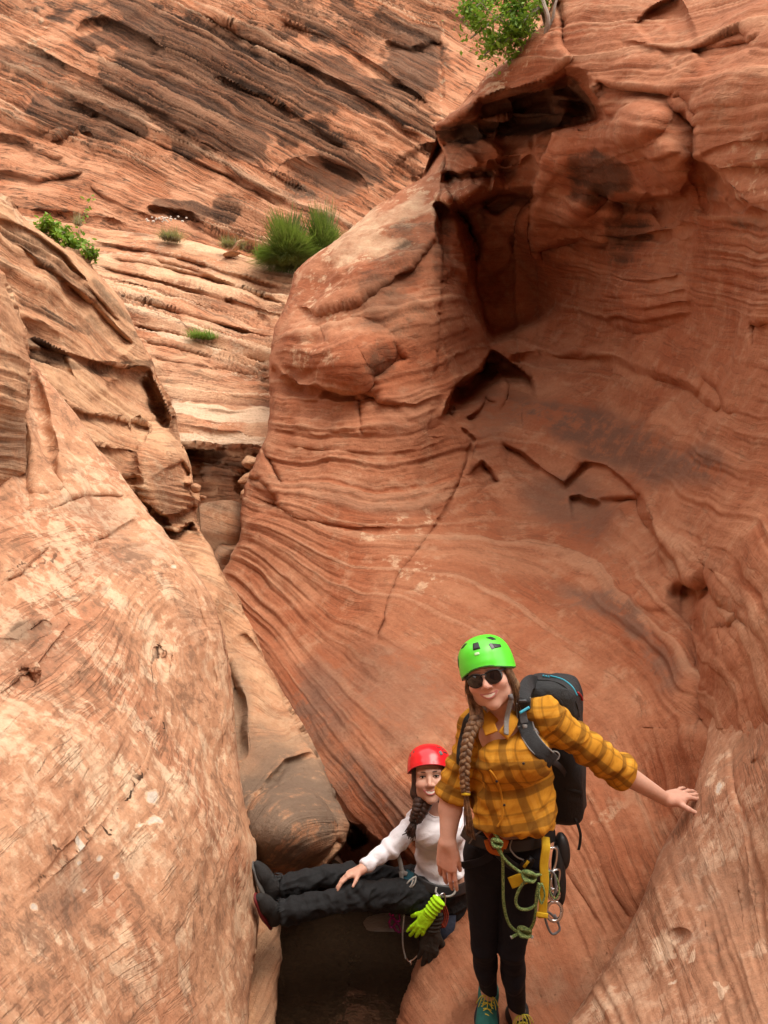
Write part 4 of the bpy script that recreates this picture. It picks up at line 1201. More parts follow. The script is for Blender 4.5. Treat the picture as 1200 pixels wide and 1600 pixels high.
# ------------------------------------------------------------------ heads
class Head:
    def __init__(s, c, R, sc=1.0, smile=1.0, wide=1.0):
        s.c, s.R, s.sc, s.wide = A3(c), np.asarray(R, float), sc, wide

    def w(s, *p):
        return s.c + s.R @ (A3(p) * s.sc)

    def loc(s, V):
        return ((V - s.c) @ s.R) / s.sc

    def mouth(s, x):
        return -0.0600 + 0.0100 * (x / 0.030) ** 2

    def ymouth(s, x):
        return -0.0960 + 6.0 * x * x

    def prims(s):
        q, w = s.sc, s.w
        R = s.R
        wd = s.wide

        def el(c, r, k=0.02, op=1):
            return EL(w(*c), A3(r) * q, R, k * q, op)

        def rc(a, b, ra, rb, k=0.015, op=1):
            return RC(w(*a), w(*b), ra * q, rb * q, k * q, op)
        o = [el((0, 0.012, 0.04), (0.074, 0.096, 0.088)), el((0, -0.024, -0.022), (0.064 * wd, 0.070, 0.082), 0.03), el((0, -0.040, -0.06), (0.044 * wd, 0.050, 0.046), 0.03),
             el((0, -0.074, -0.097), (0.021, 0.018, 0.017), 0.022)]
        for m in (-1, 1):
            o += [el((m * 0.046 * wd, -0.018, -0.066), (0.020, 0.032, 0.026), 0.03), el((m * 0.040 * wd, -0.070, -0.026), (0.026, 0.026, 0.022), 0.022),
                  rc((m * 0.010, -0.088, 0.030), (m * 0.046, -0.074, 0.027), 0.010, 0.009, 0.014)]
        o += [el((m * 0.031, -0.102, 0.008), (0.017, 0.017, 0.011), 0.010, -1) for m in (-1, 1)]
        o += [rc((0, -0.086, 0.018), (0, -0.110, -0.022), 0.0085, 0.0105, 0.010), el((0, -0.1125, -0.0265), (0.0105, 0.0105, 0.0095), 0.006)]
        o += [el((m * 0.0125, -0.101, -0.030), (0.0085, 0.010, 0.0075), 0.006) for m in (-1, 1)]
        # lips round an open smile
        xs = np.linspace(-0.030, 0.030, 11)

        def up(x):
            return (x, s.ymouth(x) - 0.0005, s.mouth(x) + 0.0062 * (1 - (x / 0.034) ** 2))

        def lowl(x):
            return (x, s.ymouth(x) - 0.0005, s.mouth(x) - 0.0088 * (1 - (x / 0.033) ** 2))

        def hw(x):
            return 0.0062 * max(0.0, 1 - (x / 0.034) ** 2) + 0.0008
        o += [rc((xs[i], s.ymouth(xs[i]) - 0.002, s.mouth(xs[i]) - 0.0008), (xs[i + 1], s.ymouth(xs[i + 1]) - 0.002, s.mouth(xs[i + 1]) - 0.0008), hw(xs[i]), hw(xs[i + 1]), 0.002, -1) for i in range(10)]
        o += [rc(up(xs[i]), up(xs[i + 1]), 0.0026, 0.0026, 0.003) for i in range(10)]
        o += [rc(lowl(xs[i]), lowl(xs[i + 1]), 0.0034, 0.0034, 0.003) for i in range(10)]
        for m in (-1, 1):
            o += [el((m * 0.074, 0.008, -0.002), (0.012, 0.022, 0.034), 0.008), el((m * 0.082, 0.002, 0.002), (0.008, 0.012, 0.018), 0.005, -1)]
        return o

    def attrs(s, V, N):
        L = s.loc(V)
        x, y, z = L.T
        front = (y < -0.06) & (np.abs(x) < 0.04) & (np.abs(z + 0.06) < 0.04)
        um = np.exp(-(((z - (s.mouth(x) + 0.0062 * (1 - (x / 0.034) ** 2))) / 0.0030) ** 2))
        lm = np.exp(-(((z - (s.mouth(x) - 0.0088 * (1 - (x / 0.033) ** 2))) / 0.0038) ** 2))
        lip = np.where(front & (np.abs(x) < 0.032), np.maximum(um, lm), 0)
        blush = np.zeros(len(V))
        for m in (-1, 1):
            blush += np.exp(-(((x - m * 0.042) / 0.022) ** 2 + ((z + 0.026) / 0.02) ** 2)) * (y < -0.02)
        blush += np.exp(-((x / 0.014) ** 2 + ((z + 0.026) / 0.014) ** 2)) * (y < -0.09)
        return lip, np.clip(blush, 0, 1)

    def teeth(s, mat, parent):
        xs = np.linspace(-0.0275, 0.0275, 25)
        V, q = [], []
        for i, x in enumerate(xs):
            y = s.ymouth(x) - 0.0022 - 0.0006 * abs(math.sin(math.pi * x / 0.0075))
            hgt = 1 - (x / 0.032) ** 2
            for zz in (0.0060, 0.001, -0.0068):
                V.append(s.w(x, y, s.mouth(x) + zz * hgt))
        for i in range(24):
            for j in range(2):
                a = i * 3 + j
                q.append((a, a + 1, a + 4, a + 3))
        return new_obj("teeth", mesh_np("teeth", np.array(V), np.array(q), mat), parent)

    def eyes(s, parent, white, iris, lash, brow):
        for m in (-1, 1):
            e = geo_obj("eye", ell_geo(s.w(m * 0.031, -0.0815, 0.0075), A3((0.0135, 0.0105, 0.0068)) * s.sc, s.R), white, parent)
            geo_obj("iris", ell_geo(s.w(m * 0.031, -0.0905, 0.0078), A3((0.0052, 0.0022, 0.0052)) * s.sc, s.R), iris, e)
            xs = np.linspace(-0.0155, 0.0155, 7)
            geo_obj("eyelid", tube_geo([s.w(m * 0.031 + x, -0.0925 + 18 * x * x, 0.0132 - 22 * x * x) for x in xs], [0.0012, 0.002, 0.0022, 0.002, 0.0012], 6), lash, e)
            geo_obj("eyebrow", tube_geo([s.w(m * (0.014 + 0.009 * i), -0.0955 + 0.0015 * i * i, 0.0265 + 0.0036 * i - 0.0011 * i * i) for i in range(5)], [0.0016, 0.0026, 0.0026, 0.002, 0.001], 6), brow, parent)


def braid(name, path, r, mat, parent, turns, taper_end=0.7, n=90):
    C = spline(path, n)
    T, U, W = frames(C, up=(0, -1, 0))
    t = np.linspace(0, 1, n)
    rad = r * (1 - (1 - taper_end) * t)
    geos = []
    for k in range(3):
        ph = 2 * np.pi * (t * turns + k / 3)
        off = W * (np.sin(ph) * rad * 1.05)[:, None] + U * (np.sin(2 * ph) * rad * 0.5)[:, None]
        geos.append(tube_geo(list((C + off)[::2]), list(rad[::6] * 0.88), 8, n=n))
    return geo_obj(name, geos, mat, parent)


def strands(rng, starts, ends, sag, r, n=10, k=24, jit=0.01):
    """loose hair: many thin tubes from a start line to an end line"""
    geos = []
    for i in range(k):
        f = rng.random()
        a = spline(starts, 20)[int(f * 19)] + rng.normal(0, jit * 0.4, 3)
        b = spline(ends, 20)[int(f * 19)] + rng.normal(0, jit, 3)
        m = (a + b) / 2 + A3(sag) * rng.uniform(0.5, 1.2) + rng.normal(0, jit * 0.5, 3)
        geos.append(tube_geo([a, m, b], [r, r * 1.1, r * 0.5], 5, n=n))
    return geos
# ================================================================== STONES AND PLANTS
def stone(name, label, c, r, R, mat, seed, cat='stone', group=None, rough=0.12, nu=40, nv=26, stainv=0.0, grayv=0.0):
    V, q = ell_like(nu, nv)
    d = fbm(V * 1.3, 3, seed)
    d2 = fbm(V * 4.0, 3, seed + 3)
    # flattened facets
    rng = np.random.default_rng(seed)
    W_ = V * (1 + rough * d + 0.35 * rough * d2)[:, None]
    for _ in range(14):
        n = rng.normal(size=3)
        n /= np.linalg.norm(n)
        lim = rng.uniform(0.58, 0.88)
        ex = np.maximum(W_ @ n - lim, 0)
        W_ = W_ - 0.85 * ex[:, None] * n
    L = W_ * np.asarray(r)
    Vw = L @ np.asarray(R).T + np.asarray(c)
    st = strata(L[:, 2] + 0.02 * d, 9.0, seed)
    Vw = Vw + (Vw - np.asarray(c)) * (0.03 * st)[:, None]
    at = {"bed": L[:, 2] + 0.2 * L[:, 0], "stain_shade": np.full(len(V), stainv), "pale": np.zeros(len(V)), "gray": np.full(len(V), grayv), "tone": 0.5 * st}
    o = new_obj(name, mesh_np(name, Vw - np.asarray(c), q, mat, True, at), label=label, cat=cat, group=group)
    o.location = tuple(c)
    return o


def ell_like(nu, nv):
    th = np.linspace(0, 2 * np.pi, nu, endpoint=False)
    ph = np.linspace(0.03, np.pi - 0.03, nv)
    T, Ph = np.meshgrid(th, ph)
    V = np.stack([np.sin(Ph) * np.cos(T), np.sin(Ph) * np.sin(T), np.cos(Ph)], -1).reshape(-1, 3)
    g = np.arange(nu * nv).reshape(nv, nu)
    g2 = np.roll(g, -1, 1)
    q = np.stack([g[:-1], g[1:], g2[1:], g2[:-1]], -1).reshape(-1, 4)
    return V, q


E3 = np.eye(3)
stone("chockstone", "big smooth banded boulder wedged in the narrow slot", P(352, 822, 8.75), (0.36, 0.5, 0.36), rot3(6), M_LEFT, 101, 'boulder', rough=0.10, grayv=0.6)
stone("chockstone", "dark layered boulder under the big smooth chockstone", P(362, 866, 8.45), (0.24, 0.35, 0.15), rot3(8), M_LEFT, 103, 'boulder', rough=0.15, grayv=0.9, stainv=0.35)
for i, (x, y, d, rx, rz, rr, lb) in enumerate((
        (396, 724, 8.55, 0.15, 0.09, 12, "squarish brown stone lodged at the right end of the pale bench"),
        (391, 748, 8.45, 0.15, 0.07, -18, "thin slab of stone under the squarish brown stone"),
        (386, 772, 8.35, 0.09, 0.07, -35, "small angular stone beside the top of the big chockstone"),
        (306, 762, 7.0, 0.055, 0.05, 20, "small round knob of stone at the edge of the left wall"),
        (316, 777, 7.3, 0.05, 0.03, 5, "small flat stone left of the big chockstone"),
        (372, 384, 12.95, 0.17, 0.05, -38, "tilted flat stone slab in front of the round green bush"),
        (362, 397, 12.8, 0.16, 0.035, -8, "flat stone slab lying on the ledges under the tilted one"))):
    stone("loose_stone", lb, P(x, y, d), (rx, rx * 0.9, rz), rot3(rr), M_LEFT if i < 5 else M_SLOPE, 110 + i, 'stone', 'loose stones on the rock', 0.30, 28, 18)
stone("bank_stone", "dark wet ledge of stone at the back edge of the pool under the seated person", P(636, 1450, 4.5), (0.32, 0.15, 0.045), rot3(2), simple_mat('wet_mud_stone', (0.045, 0.024, 0.014), 0.35, 0.5, 0, 0.4, 14, 0.01), 131, 'stone', rough=0.12, grayv=1.0, stainv=0.3)
peb = []
rp = np.random.default_rng(8)
for _ in range(26):
    x = rp.uniform(228, 292)
    peb.append((P(x, 343 + rp.normal(0, 2.0), 12.95), rp.uniform(0.014, 0.032)))


def leaf_geo(C, N, U, L, W):
    """many leaf blades: centre, normal, length direction; four-cornered with a folded midrib"""
    S = np.cross(N, U)
    n = len(C)
    L = np.broadcast_to(L, n)[:, None]
    W = np.broadcast_to(W, n)[:, None]
    v = np.stack([C - U * L * 0.5, C - U * L * 0.05 + S * W * 0.5 + N * W * 0.15, C + U * L * 0.5, C - U * L * 0.05 - S * W * 0.5 + N * W * 0.15], 1)
    V = v.reshape(-1, 3)
    b = np.arange(n)[:, None] * 4
    return V, np.concatenate([b + [0, 1, 2], b + [0, 2, 3]])


def leaf_mat(name, a, b, c):
    t = NT(name)
    n = t.noise(t.objco(), 2.6, 3, 0.6)
    n2 = t.noise(t.objco(), 22, 2, 0.6)
    col = t.mix(t.ramp(n, 0.36, 0.62), a, b)
    col = t.mix(t.ramp(n2, 0.45, 0.75), col, c)
    t.done(col, 0.55, 0.3)
    tr = t.t.nodes.new("ShaderNodeBsdfTranslucent")
    t.put(tr.inputs[0], t.mix(0.5, col, (0.25, 0.40, 0.03)))
    mx = t.t.nodes.new("ShaderNodeMixShader")
    mx.inputs[0].default_value = 0.35
    t.t.links.new(t.b.outputs[0], mx.inputs[1])
    t.t.links.new(tr.outputs[0], mx.inputs[2])
    t.t.links.new(mx.outputs[0], t.out.inputs[0])
    return t.m


M_LEAF = leaf_mat("fresh_leaves", (0.085, 0.19, 0.016), (0.17, 0.31, 0.03), (0.27, 0.40, 0.06))
M_BLADE = leaf_mat("green_stems", (0.065, 0.090, 0.022), (0.12, 0.150, 0.034), (0.20, 0.195, 0.07))
M_DRY = leaf_mat("dry_stems", (0.20, 0.15, 0.09), (0.30, 0.23, 0.14), (0.36, 0.30, 0.21))
M_GRASS = leaf_mat("grass_blades", (0.10, 0.19, 0.03), (0.17, 0.28, 0.05), (0.24, 0.33, 0.09))
M_BARK = simple_mat("grey_bark", (0.30, 0.25, 0.21), 0.9, 0.1, 0, 0.4, 30, 0.004)


def leafy(name, label, cat, base, limbs, rng, nleaf, spread, Lf, Wf, mat, bark=0.012, group=None):
    """plant of tapered stems with leaves scattered round the outer half of every stem"""
    o = thing(name, label, cat, tuple(base), group)
    geos, C = [], []
    for lm in limbs:
        pts = [np.asarray(p, float) for p in lm]
        geos.append(tube_geo(pts, [bark, bark * 0.7, bark * 0.35], 6, 18))
        c = spline(pts, 40)
        for k in range(4):
            i = rng.integers(12, 36)
            e = c[i] + rng.normal(0, spread * 1.2, 3)
            geos.append(tube_geo([c[i], (c[i] + e) / 2 + rng.normal(0, spread * 0.15, 3), e], [bark * 0.35, bark * 0.12], 5, 8))
            m = rng.random((nleaf // (len(limbs) * 5), 1))
            C.append(c[i] + m * (e - c[i]) + rng.normal(0, spread * 0.28, (len(m), 3)))
        m = rng.integers(14, 40, nleaf // (len(limbs) * 5))
        C.append(c[m] + rng.normal(0, spread * 0.45, (len(m), 3)))
    geo_obj("trunk", geos, M_BARK, o)
    C = np.concatenate(C)
    N = rng.normal(0, 1, C.shape) + [0, -0.3, 1.0]
    N /= np.linalg.norm(N, axis=1, keepdims=True)
    U = np.cross(N, rng.normal(0, 1, C.shape))
    U /= np.linalg.norm(U, axis=1, keepdims=True)
    V, f = leaf_geo(C, N, U, Lf * rng.uniform(0.6, 1.25, len(C)), Wf * rng.uniform(0.7, 1.2, len(C)))
    new_obj("crown", mesh_np("crown", V, f, mat, False), o)
    attach(o)
    return o


def tuft(name, label, cat, bases, rng, n, h, out, w, mat, group=None, droop=0.3, dome=False):
    """many thin blades fanning from a few roots"""
    o = thing(name, label, cat, tuple(bases[0]), group)
    Vs, Fs, k = [], [], 0
    S = 5
    for i in range(n):
        b = np.asarray(bases[rng.integers(len(bases))]) + rng.normal(0, out * 0.22, 3) * [1, 1, 0.1]
        a = rng.uniform(0, 2 * np.pi)
        r = out * math.sqrt(rng.random())
        hh = h * rng.uniform(0.35, 1.05) * (0.8 + 0.3 * math.sin(3.1 * a + i % 3)) * (1 - 0.35 * (r / out) ** 2)
        t = np.linspace(0, 1, S)[:, None]
        d = np.array([math.cos(a), math.sin(a), 0])
        c = b + d * r * t ** 1.4 + np.array([0, 0, hh]) * (t - droop * t ** 3 * (r / out))
        if dome:
            e = math.asin(rng.uniform(0.05, 1.0))
            R_ = rng.uniform(0.55, 1.0) * (0.86 + 0.2 * math.sin(2.3 * a + 5 * e))
            tip = np.array([math.cos(a) * math.cos(e) * out, math.sin(a) * math.cos(e) * out, math.sin(e) * h]) * R_
            root = np.asarray(bases[0]) + rng.normal(0, 0.05, 3) * [1, 1, 0.2]
            st = 0.25 + 0.35 * rng.random()
            tt = st + (1 - st) * t
            c = root + tip * tt + np.array([0, 0, 0.10 * h]) * np.sin(np.pi * tt) + rng.normal(0, 0.02, 3)
        s = np.array([math.cos(a + 1.57 + rng.normal(0, .6)), math.sin(a + 1.57), 0.0])
        ww = w * (1 - 0.85 * t) * rng.uniform(0.7, 1.2)
        Vs.append(np.concatenate([c - s * ww, c + s * ww]))
        j = np.arange(S - 1)
        Fs.append(np.stack([k + j, k + j + S, k + j + S + 1, k + j + 1], -1))
        k += 2 * S
    new_obj("foliage", mesh_np("foliage", np.concatenate(Vs), np.concatenate(Fs), mat, False), o)
    attach(o)
    return o


def attach(root):
    """children were built in world coordinates: keep them there under the root"""
    m = Matrix.Translation(-root.location)
    for c in [o for o in bpy.data.objects if o.parent == root]:
        c.matrix_parent_inverse = m


pb_v = []
for c_, r_ in peb:
    pb_v.append(ell_geo(c_, (r_, r_, r_ * 0.6), None, 8, 5))
geo_obj("white_pebbles", pb_v, simple_mat("white_pebble", (0.62, 0.55, 0.48), 0.8, 0.2), None, kind='stuff')

rt = np.random.default_rng(21)
tb = P(852, 30, 8.0)
leafy("tree", "leafy green tree leaning out over the rim of the overhang", "tree", tb,
      [[P(856, 50, 8.0), P(846, 10, 7.9), P(836, -60, 7.8), P(800, -160, 7.8)], [P(848, 20, 7.9), P(815, 12, 7.85), P(775, 30, 7.8), P(735, 60, 7.8)], [P(840, -20, 7.9), P(800, -10, 7.85), P(760, 0, 7.8), P(720, 30, 7.8)],
       [P(848, 15, 7.9), P(810, 35, 7.8), P(780, 62, 7.8), P(752, 92, 7.85)], [P(838, -40, 7.9), P(790, -40, 7.9), P(750, -30, 7.9), P(730, 0, 7.9)], [P(846, 10, 7.9), P(822, 30, 7.7), P(800, 55, 7.7), P(780, 75, 7.75)],
       [P(836, -60, 7.9), P(800, -90, 7.9), P(760, -80, 7.9), P(735, -60, 7.9)]], rt, 4600, 0.17, 0.062, 0.034, M_LEAF, 0.022)
geo_o = thing("dead_branch", "bare grey dead branch standing at the rim beside the leafy tree", "branch", tuple(P(858, 40, 7.55)))
geo_obj("twig", [tube_geo([P(852, 62, 7.6), P(856, 30, 7.5), P(848, 0, 7.5), P(846, -30, 7.5)], [0.03, 0.022, 0.012], 6, 20), tube_geo([P(848, 60, 7.6), P(862, 35, 7.55), P(868, 5, 7.5), P(880, -30, 7.5)], [0.02, 0.016, 0.01], 6, 20),
                 tube_geo([P(856, 32, 7.5), P(850, 12, 7.45), P(842, -5, 7.45)], [0.012, 0.006], 6, 10)], M_BARK, geo_o)
attach(geo_o)
tuft("bush", "large round green broom bush on the ledge below the far cliff", "bush", [P(450, 424, 12.4)], np.random.default_rng(3), 6500, 1.10, 0.68, 0.008, M_BLADE, None, 0.15, True)
tuft("bush", "taller right-hand clump of the green broom bushes touching the shoulder of rock", "bush", [P(505, 412, 12.6)], np.random.default_rng(4), 4200, 1.08, 0.52, 0.008, M_BLADE, None, 0.12, True)
rs = np.random.default_rng(31)
for lb, pts, nl in (("bright green leafy shrub on the left rim, the tallest there", [(62, 372), (70, 345), (85, 350), (95, 362), (105, 368)], 520), ("small green shrub lower right of the tall rim shrub", [(112, 388), (112, 372), (122, 378), (100, 376)], 300),
                    ("smallest green shrub, lowest along the left rim", [(138, 406), (142, 392), (150, 396), (132, 396)], 180)):
    b = P(*pts[0], 7.2)
    leafy("shrub", lb, "shrub", b, [[b + A3((0, 0, -0.1)), (b + P(*p, 7.15)) / 2, P(*p, 7.1)] for p in pts[1:]], rs, nl, 0.075, 0.055, 0.032, M_LEAF, 0.008, "green shrubs along the left rim")
tuft("grass_tuft", "yellow-green grass tuft growing from the smooth slickrock", "grass", [P(316, 529, 10.72), P(305, 527, 10.74), P(328, 530, 10.7)], np.random.default_rng(6), 420, 0.20, 0.20, 0.006, M_GRASS)
tuft("dry_bush", "grey dry brush on the ledge under the black cliff stains", "bush", [P(262, 374, 13.05), P(272, 376, 13.0)], np.random.default_rng(7), 700, 0.28, 0.24, 0.005, M_DRY)
tuft("dry_grass", "pale dry grass tuft left of the big green bush", "grass", [P(355, 386, 12.95), P(372, 388, 12.95)], np.random.default_rng(9), 420, 0.28, 0.22, 0.005, M_DRY)
tuft("dry_grass", "thin yellowish grass at the foot of the big green bush", "grass", [P(408, 404, 12.6), P(416, 408, 12.5)], np.random.default_rng(10), 320, 0.42, 0.16, 0.005, M_GRASS)
tuft("dry_grass", "wisp of dry grass on the red shelf left of the grey brush", "grass", [P(122, 352, 13.2)], np.random.default_rng(12), 160, 0.35, 0.14, 0.005, M_DRY)
# ================================================================== PEOPLE
RNG = np.random.default_rng(5)


def skin_mat(name, base, lipc, blushc):
    t = NT(name)
    n = t.noise(t.objco(), 60, 4, 0.6)
    n2 = t.noise(t.objco(), 14, 3, 0.6)
    c = t.mix(t.math('MULTIPLY', t.ramp(n2, 0.4, 0.7), 0.35), base, tuple(x * 0.82 for x in base))
    c = t.mix(t.math('MULTIPLY', t.attr("blush"), 0.55), c, blushc)
    c = t.mix(t.ramp(t.attr("lip"), 0.25, 0.75), c, lipc)
    k = t.math('MULTIPLY_ADD', n, 0.2, 0.9)
    fr = t.ramp(t.voro(t.objco(), 300), 0.22, 0.12)
    c = t.mix(t.math('MULTIPLY', fr, 0.22), c, tuple(x * 0.55 for x in base))
    c = t.mix(1.0, c, t.comb(k, k, k), 'MULTIPLY')
    m = t.done(c, 0.52, 0.35, t.bump(n, 0.002, 0.5))
    t.b.inputs["Subsurface Weight"].default_value = 0.12
    t.b.inputs["Subsurface Radius"].default_value = (0.012, 0.005, 0.003)
    return m


def plaid_mat():
    t = NT("mustard_plaid_flannel")
    u, v, _ = t.sep(t.attr("plaid", False))[0:3]

    def band(x, period, c, w, soft=0.05):
        f = t.math('FRACT', t.math('DIVIDE', x, period))
        d = t.math('ABSOLUTE', t.math('SUBTRACT', f, c))
        return t.ramp(d, w / 2 + soft * 0.4, w / 2 - soft * 0.4)
    bu = t.math('MAXIMUM', band(u, 0.118, 0.30, 0.24), t.math('MULTIPLY', band(u, 0.118, 0.72, 0.06), 0.7))
    bv = t.math('MAXIMUM', band(v, 0.118, 0.30, 0.24), t.math('MULTIPLY', band(v, 0.118, 0.72, 0.06), 0.7))
    lu, lv = band(u, 0.118, 0.55, 0.10), band(v, 0.118, 0.55, 0.10)
    base = (0.50, 0.225, 0.020)
    c = t.mix(t.math('MULTIPLY', t.math('ADD', lu, lv), 0.35, clamp=True), base, (0.64, 0.34, 0.05))
    c = t.mix(t.math('MULTIPLY', bu, 0.66), c, (0.14, 0.062, 0.010))
    c = t.mix(t.math('MULTIPLY', bv, 0.66), c, (0.14, 0.062, 0.010))
    n = t.noise(t.objco(), 420, 2, 0.6)
    n2 = t.noise(t.objco(), 22, 5, 0.6)
    k = t.math('MULTIPLY_ADD', n, 0.25, t.math('MULTIPLY_ADD', n2, 0.3, 0.72))
    c = t.mix(1.0, c, t.comb(k, k, k), 'MULTIPLY')
    return t.done(c, 0.9, 0.15, t.bump(t.math('MULTIPLY_ADD', n2, 2.0, n), 0.003, 0.6))


def cloth_mat(name, col, rough=0.85, var=0.2, spec=0.2, wr=0.004, wscale=18):
    t = NT(name)
    n = t.noise(t.objco(), 350, 2, 0.6)
    n2 = t.noise(t.objco(), wscale, 5, 0.62, 0.6)
    k = t.math('MULTIPLY_ADD', n, var, t.math('MULTIPLY_ADD', n2, var, 1 - var))
    c = t.mix(1.0, col, t.comb(k, k, k), 'MULTIPLY')
    return t.done(c, rough, spec, t.bump(t.math('MULTIPLY_ADD', n2, 3.0, n), wr, 0.6))


def hair_mat(name, a, b):
    t = NT(name)
    n = t.noise(t.objco(), 55, 4, 0.6, 0.5)
    n2 = t.noise(t.objco(), 260, 3, 0.6)
    c = t.mix(t.ramp(n, 0.38, 0.64), a, b)
    k = t.math('MULTIPLY_ADD', n2, 0.7, 0.65)
    c = t.mix(1.0, c, t.comb(k, k, k), 'MULTIPLY')
    return t.done(c, 0.42, 0.5, t.bump(n2, 0.004, 0.8))


def rope_mat(name, a, b):
    t = NT(name)
    vo = t.voro(t.objco(), 230)
    c = t.mix(t.ramp(vo, 0.25, 0.55), a, b)
    return t.done(c, 0.8, 0.2, t.bump(vo, 0.002, 0.7))


M_SKIN1 = skin_mat("fair_skin", (0.60, 0.345, 0.255), (0.44, 0.16, 0.14), (0.60, 0.26, 0.19))
M_SKIN2 = skin_mat("warm_skin", (0.58, 0.335, 0.245), (0.48, 0.14, 0.14), (0.56, 0.245, 0.18))
M_PLAID = plaid_mat()
M_LEGG = cloth_mat("navy_black_leggings", (0.0085, 0.0085, 0.013), 0.75, 0.2, 0.25, 0.002)
M_WHITE = cloth_mat("white_jersey", (0.72, 0.70, 0.74), 0.85, 0.10, 0.2, 0.004, 16)
M_PANTS = cloth_mat("charcoal_trousers", (0.0105, 0.0108, 0.0120), 0.75, 0.3, 0.25, 0.006, 14)
M_HAIR1 = hair_mat("dark_blonde_hair", (0.10, 0.052, 0.026), (0.27, 0.155, 0.075))
M_HAIR2 = hair_mat("dark_brown_hair", (0.022, 0.010, 0.007), (0.065, 0.026, 0.016))
M_TEETH = simple_mat("teeth_enamel", (0.80, 0.76, 0.68), 0.25, 0.5, 0, 0.04)
M_EYEW = simple_mat("eye_white", (0.70, 0.66, 0.62), 0.2, 0.5, 0, 0.03)
M_IRIS = simple_mat("dark_iris", (0.018, 0.009, 0.006), 0.12, 0.5, 0, 0.1)
M_LASH = simple_mat("lashes", (0.012, 0.008, 0.007), 0.6, 0.3, 0, 0.1)
M_GREEN = simple_mat("green_helmet_shell", (0.095, 0.70, 0.035), 0.34, 0.5, 0, 0.05, 12)
M_RED = simple_mat("red_helmet_shell", (0.68, 0.012, 0.020), 0.22, 0.5, 0, 0.05, 12)
M_BLACK = simple_mat("black_plastic", (0.012, 0.012, 0.013), 0.45, 0.4)
M_GREYP = simple_mat("grey_plastic", (0.13, 0.13, 0.14), 0.5, 0.4)
M_LENS = simple_mat("dark_lens", (0.008, 0.006, 0.006), 0.06, 0.6, 0, 0.05)
M_STRAPG = cloth_mat("grey_webbing", (0.20, 0.19, 0.18), 0.8, 0.2)
M_PACK = cloth_mat("black_pack_nylon", (0.017, 0.018, 0.020), 0.6, 0.25, 0.35, 0.006, 16)
M_PACKG = cloth_mat("grey_pack_mesh", (0.085, 0.088, 0.095), 0.75, 0.3, 0.3, 0.003, 30)
M_BLUE = simple_mat("cyan_trim", (0.03, 0.30, 0.42), 0.5, 0.4)
M_STEEL = simple_mat("polished_alloy", (0.55, 0.55, 0.56), 0.25, 0.5, 1.0, 0.1)
M_OLIVE = cloth_mat("dark_green_knit", (0.015, 0.028, 0.018), 0.85, 0.2)
M_YWEB = cloth_mat("yellow_webbing", (0.55, 0.36, 0.02), 0.8, 0.15)
M_OWEB = cloth_mat("orange_webbing", (0.42, 0.115, 0.02), 0.8, 0.2)
M_TWEB = cloth_mat("teal_webbing", (0.012, 0.055, 0.075), 0.8, 0.2)
M_ROPEG = rope_mat("green_rope", (0.34, 0.42, 0.16), (0.10, 0.17, 0.06))
M_ROPEW = rope_mat("white_cord", (0.50, 0.49, 0.46), (0.30, 0.29, 0.27))
M_ROPER = rope_mat("red_cord", (0.34, 0.045, 0.02), (0.16, 0.03, 0.015))
M_TEAL = cloth_mat("teal_shoe_fabric", (0.020, 0.13, 0.11), 0.7, 0.3, 0.3, 0.004, 30)
M_SOLE = simple_mat("dark_rubber", (0.016, 0.016, 0.017), 0.7, 0.3)
M_SOLEG = simple_mat("grey_rubber", (0.11, 0.105, 0.10), 0.7, 0.3)
M_LACE = simple_mat("yellow_lace", (0.52, 0.46, 0.05), 0.7, 0.3)
M_NEON = cloth_mat("neon_yellow_green_knit", (0.42, 0.80, 0.015), 0.8, 0.12, 0.2, 0.003, 30)
M_GLOVE = cloth_mat("dark_brown_glove_coating", (0.030, 0.026, 0.021), 0.7, 0.3, 0.3, 0.004, 30)
M_PURPLE = simple_mat("magenta_anodised_alloy", (0.24, 0.015, 0.16), 0.25, 0.5, 0.9, 0.1)
M_BLUEA = simple_mat("blue_anodised_alloy", (0.05, 0.16, 0.42), 0.25, 0.5, 0.9, 0.1)
M_BOOT = cloth_mat("dark_grey_boot", (0.019, 0.018, 0.018), 0.7, 0.35, 0.3, 0.005, 24)
M_REDS = simple_mat("red_sole", (0.30, 0.015, 0.02), 0.6, 0.3)
M_BLUEC = cloth_mat("dark_blue_cloth", (0.028, 0.034, 0.055), 0.85, 0.25)
M_LOGO = simple_mat("pale_print", (0.50, 0.80, 0.45), 0.5, 0.4)


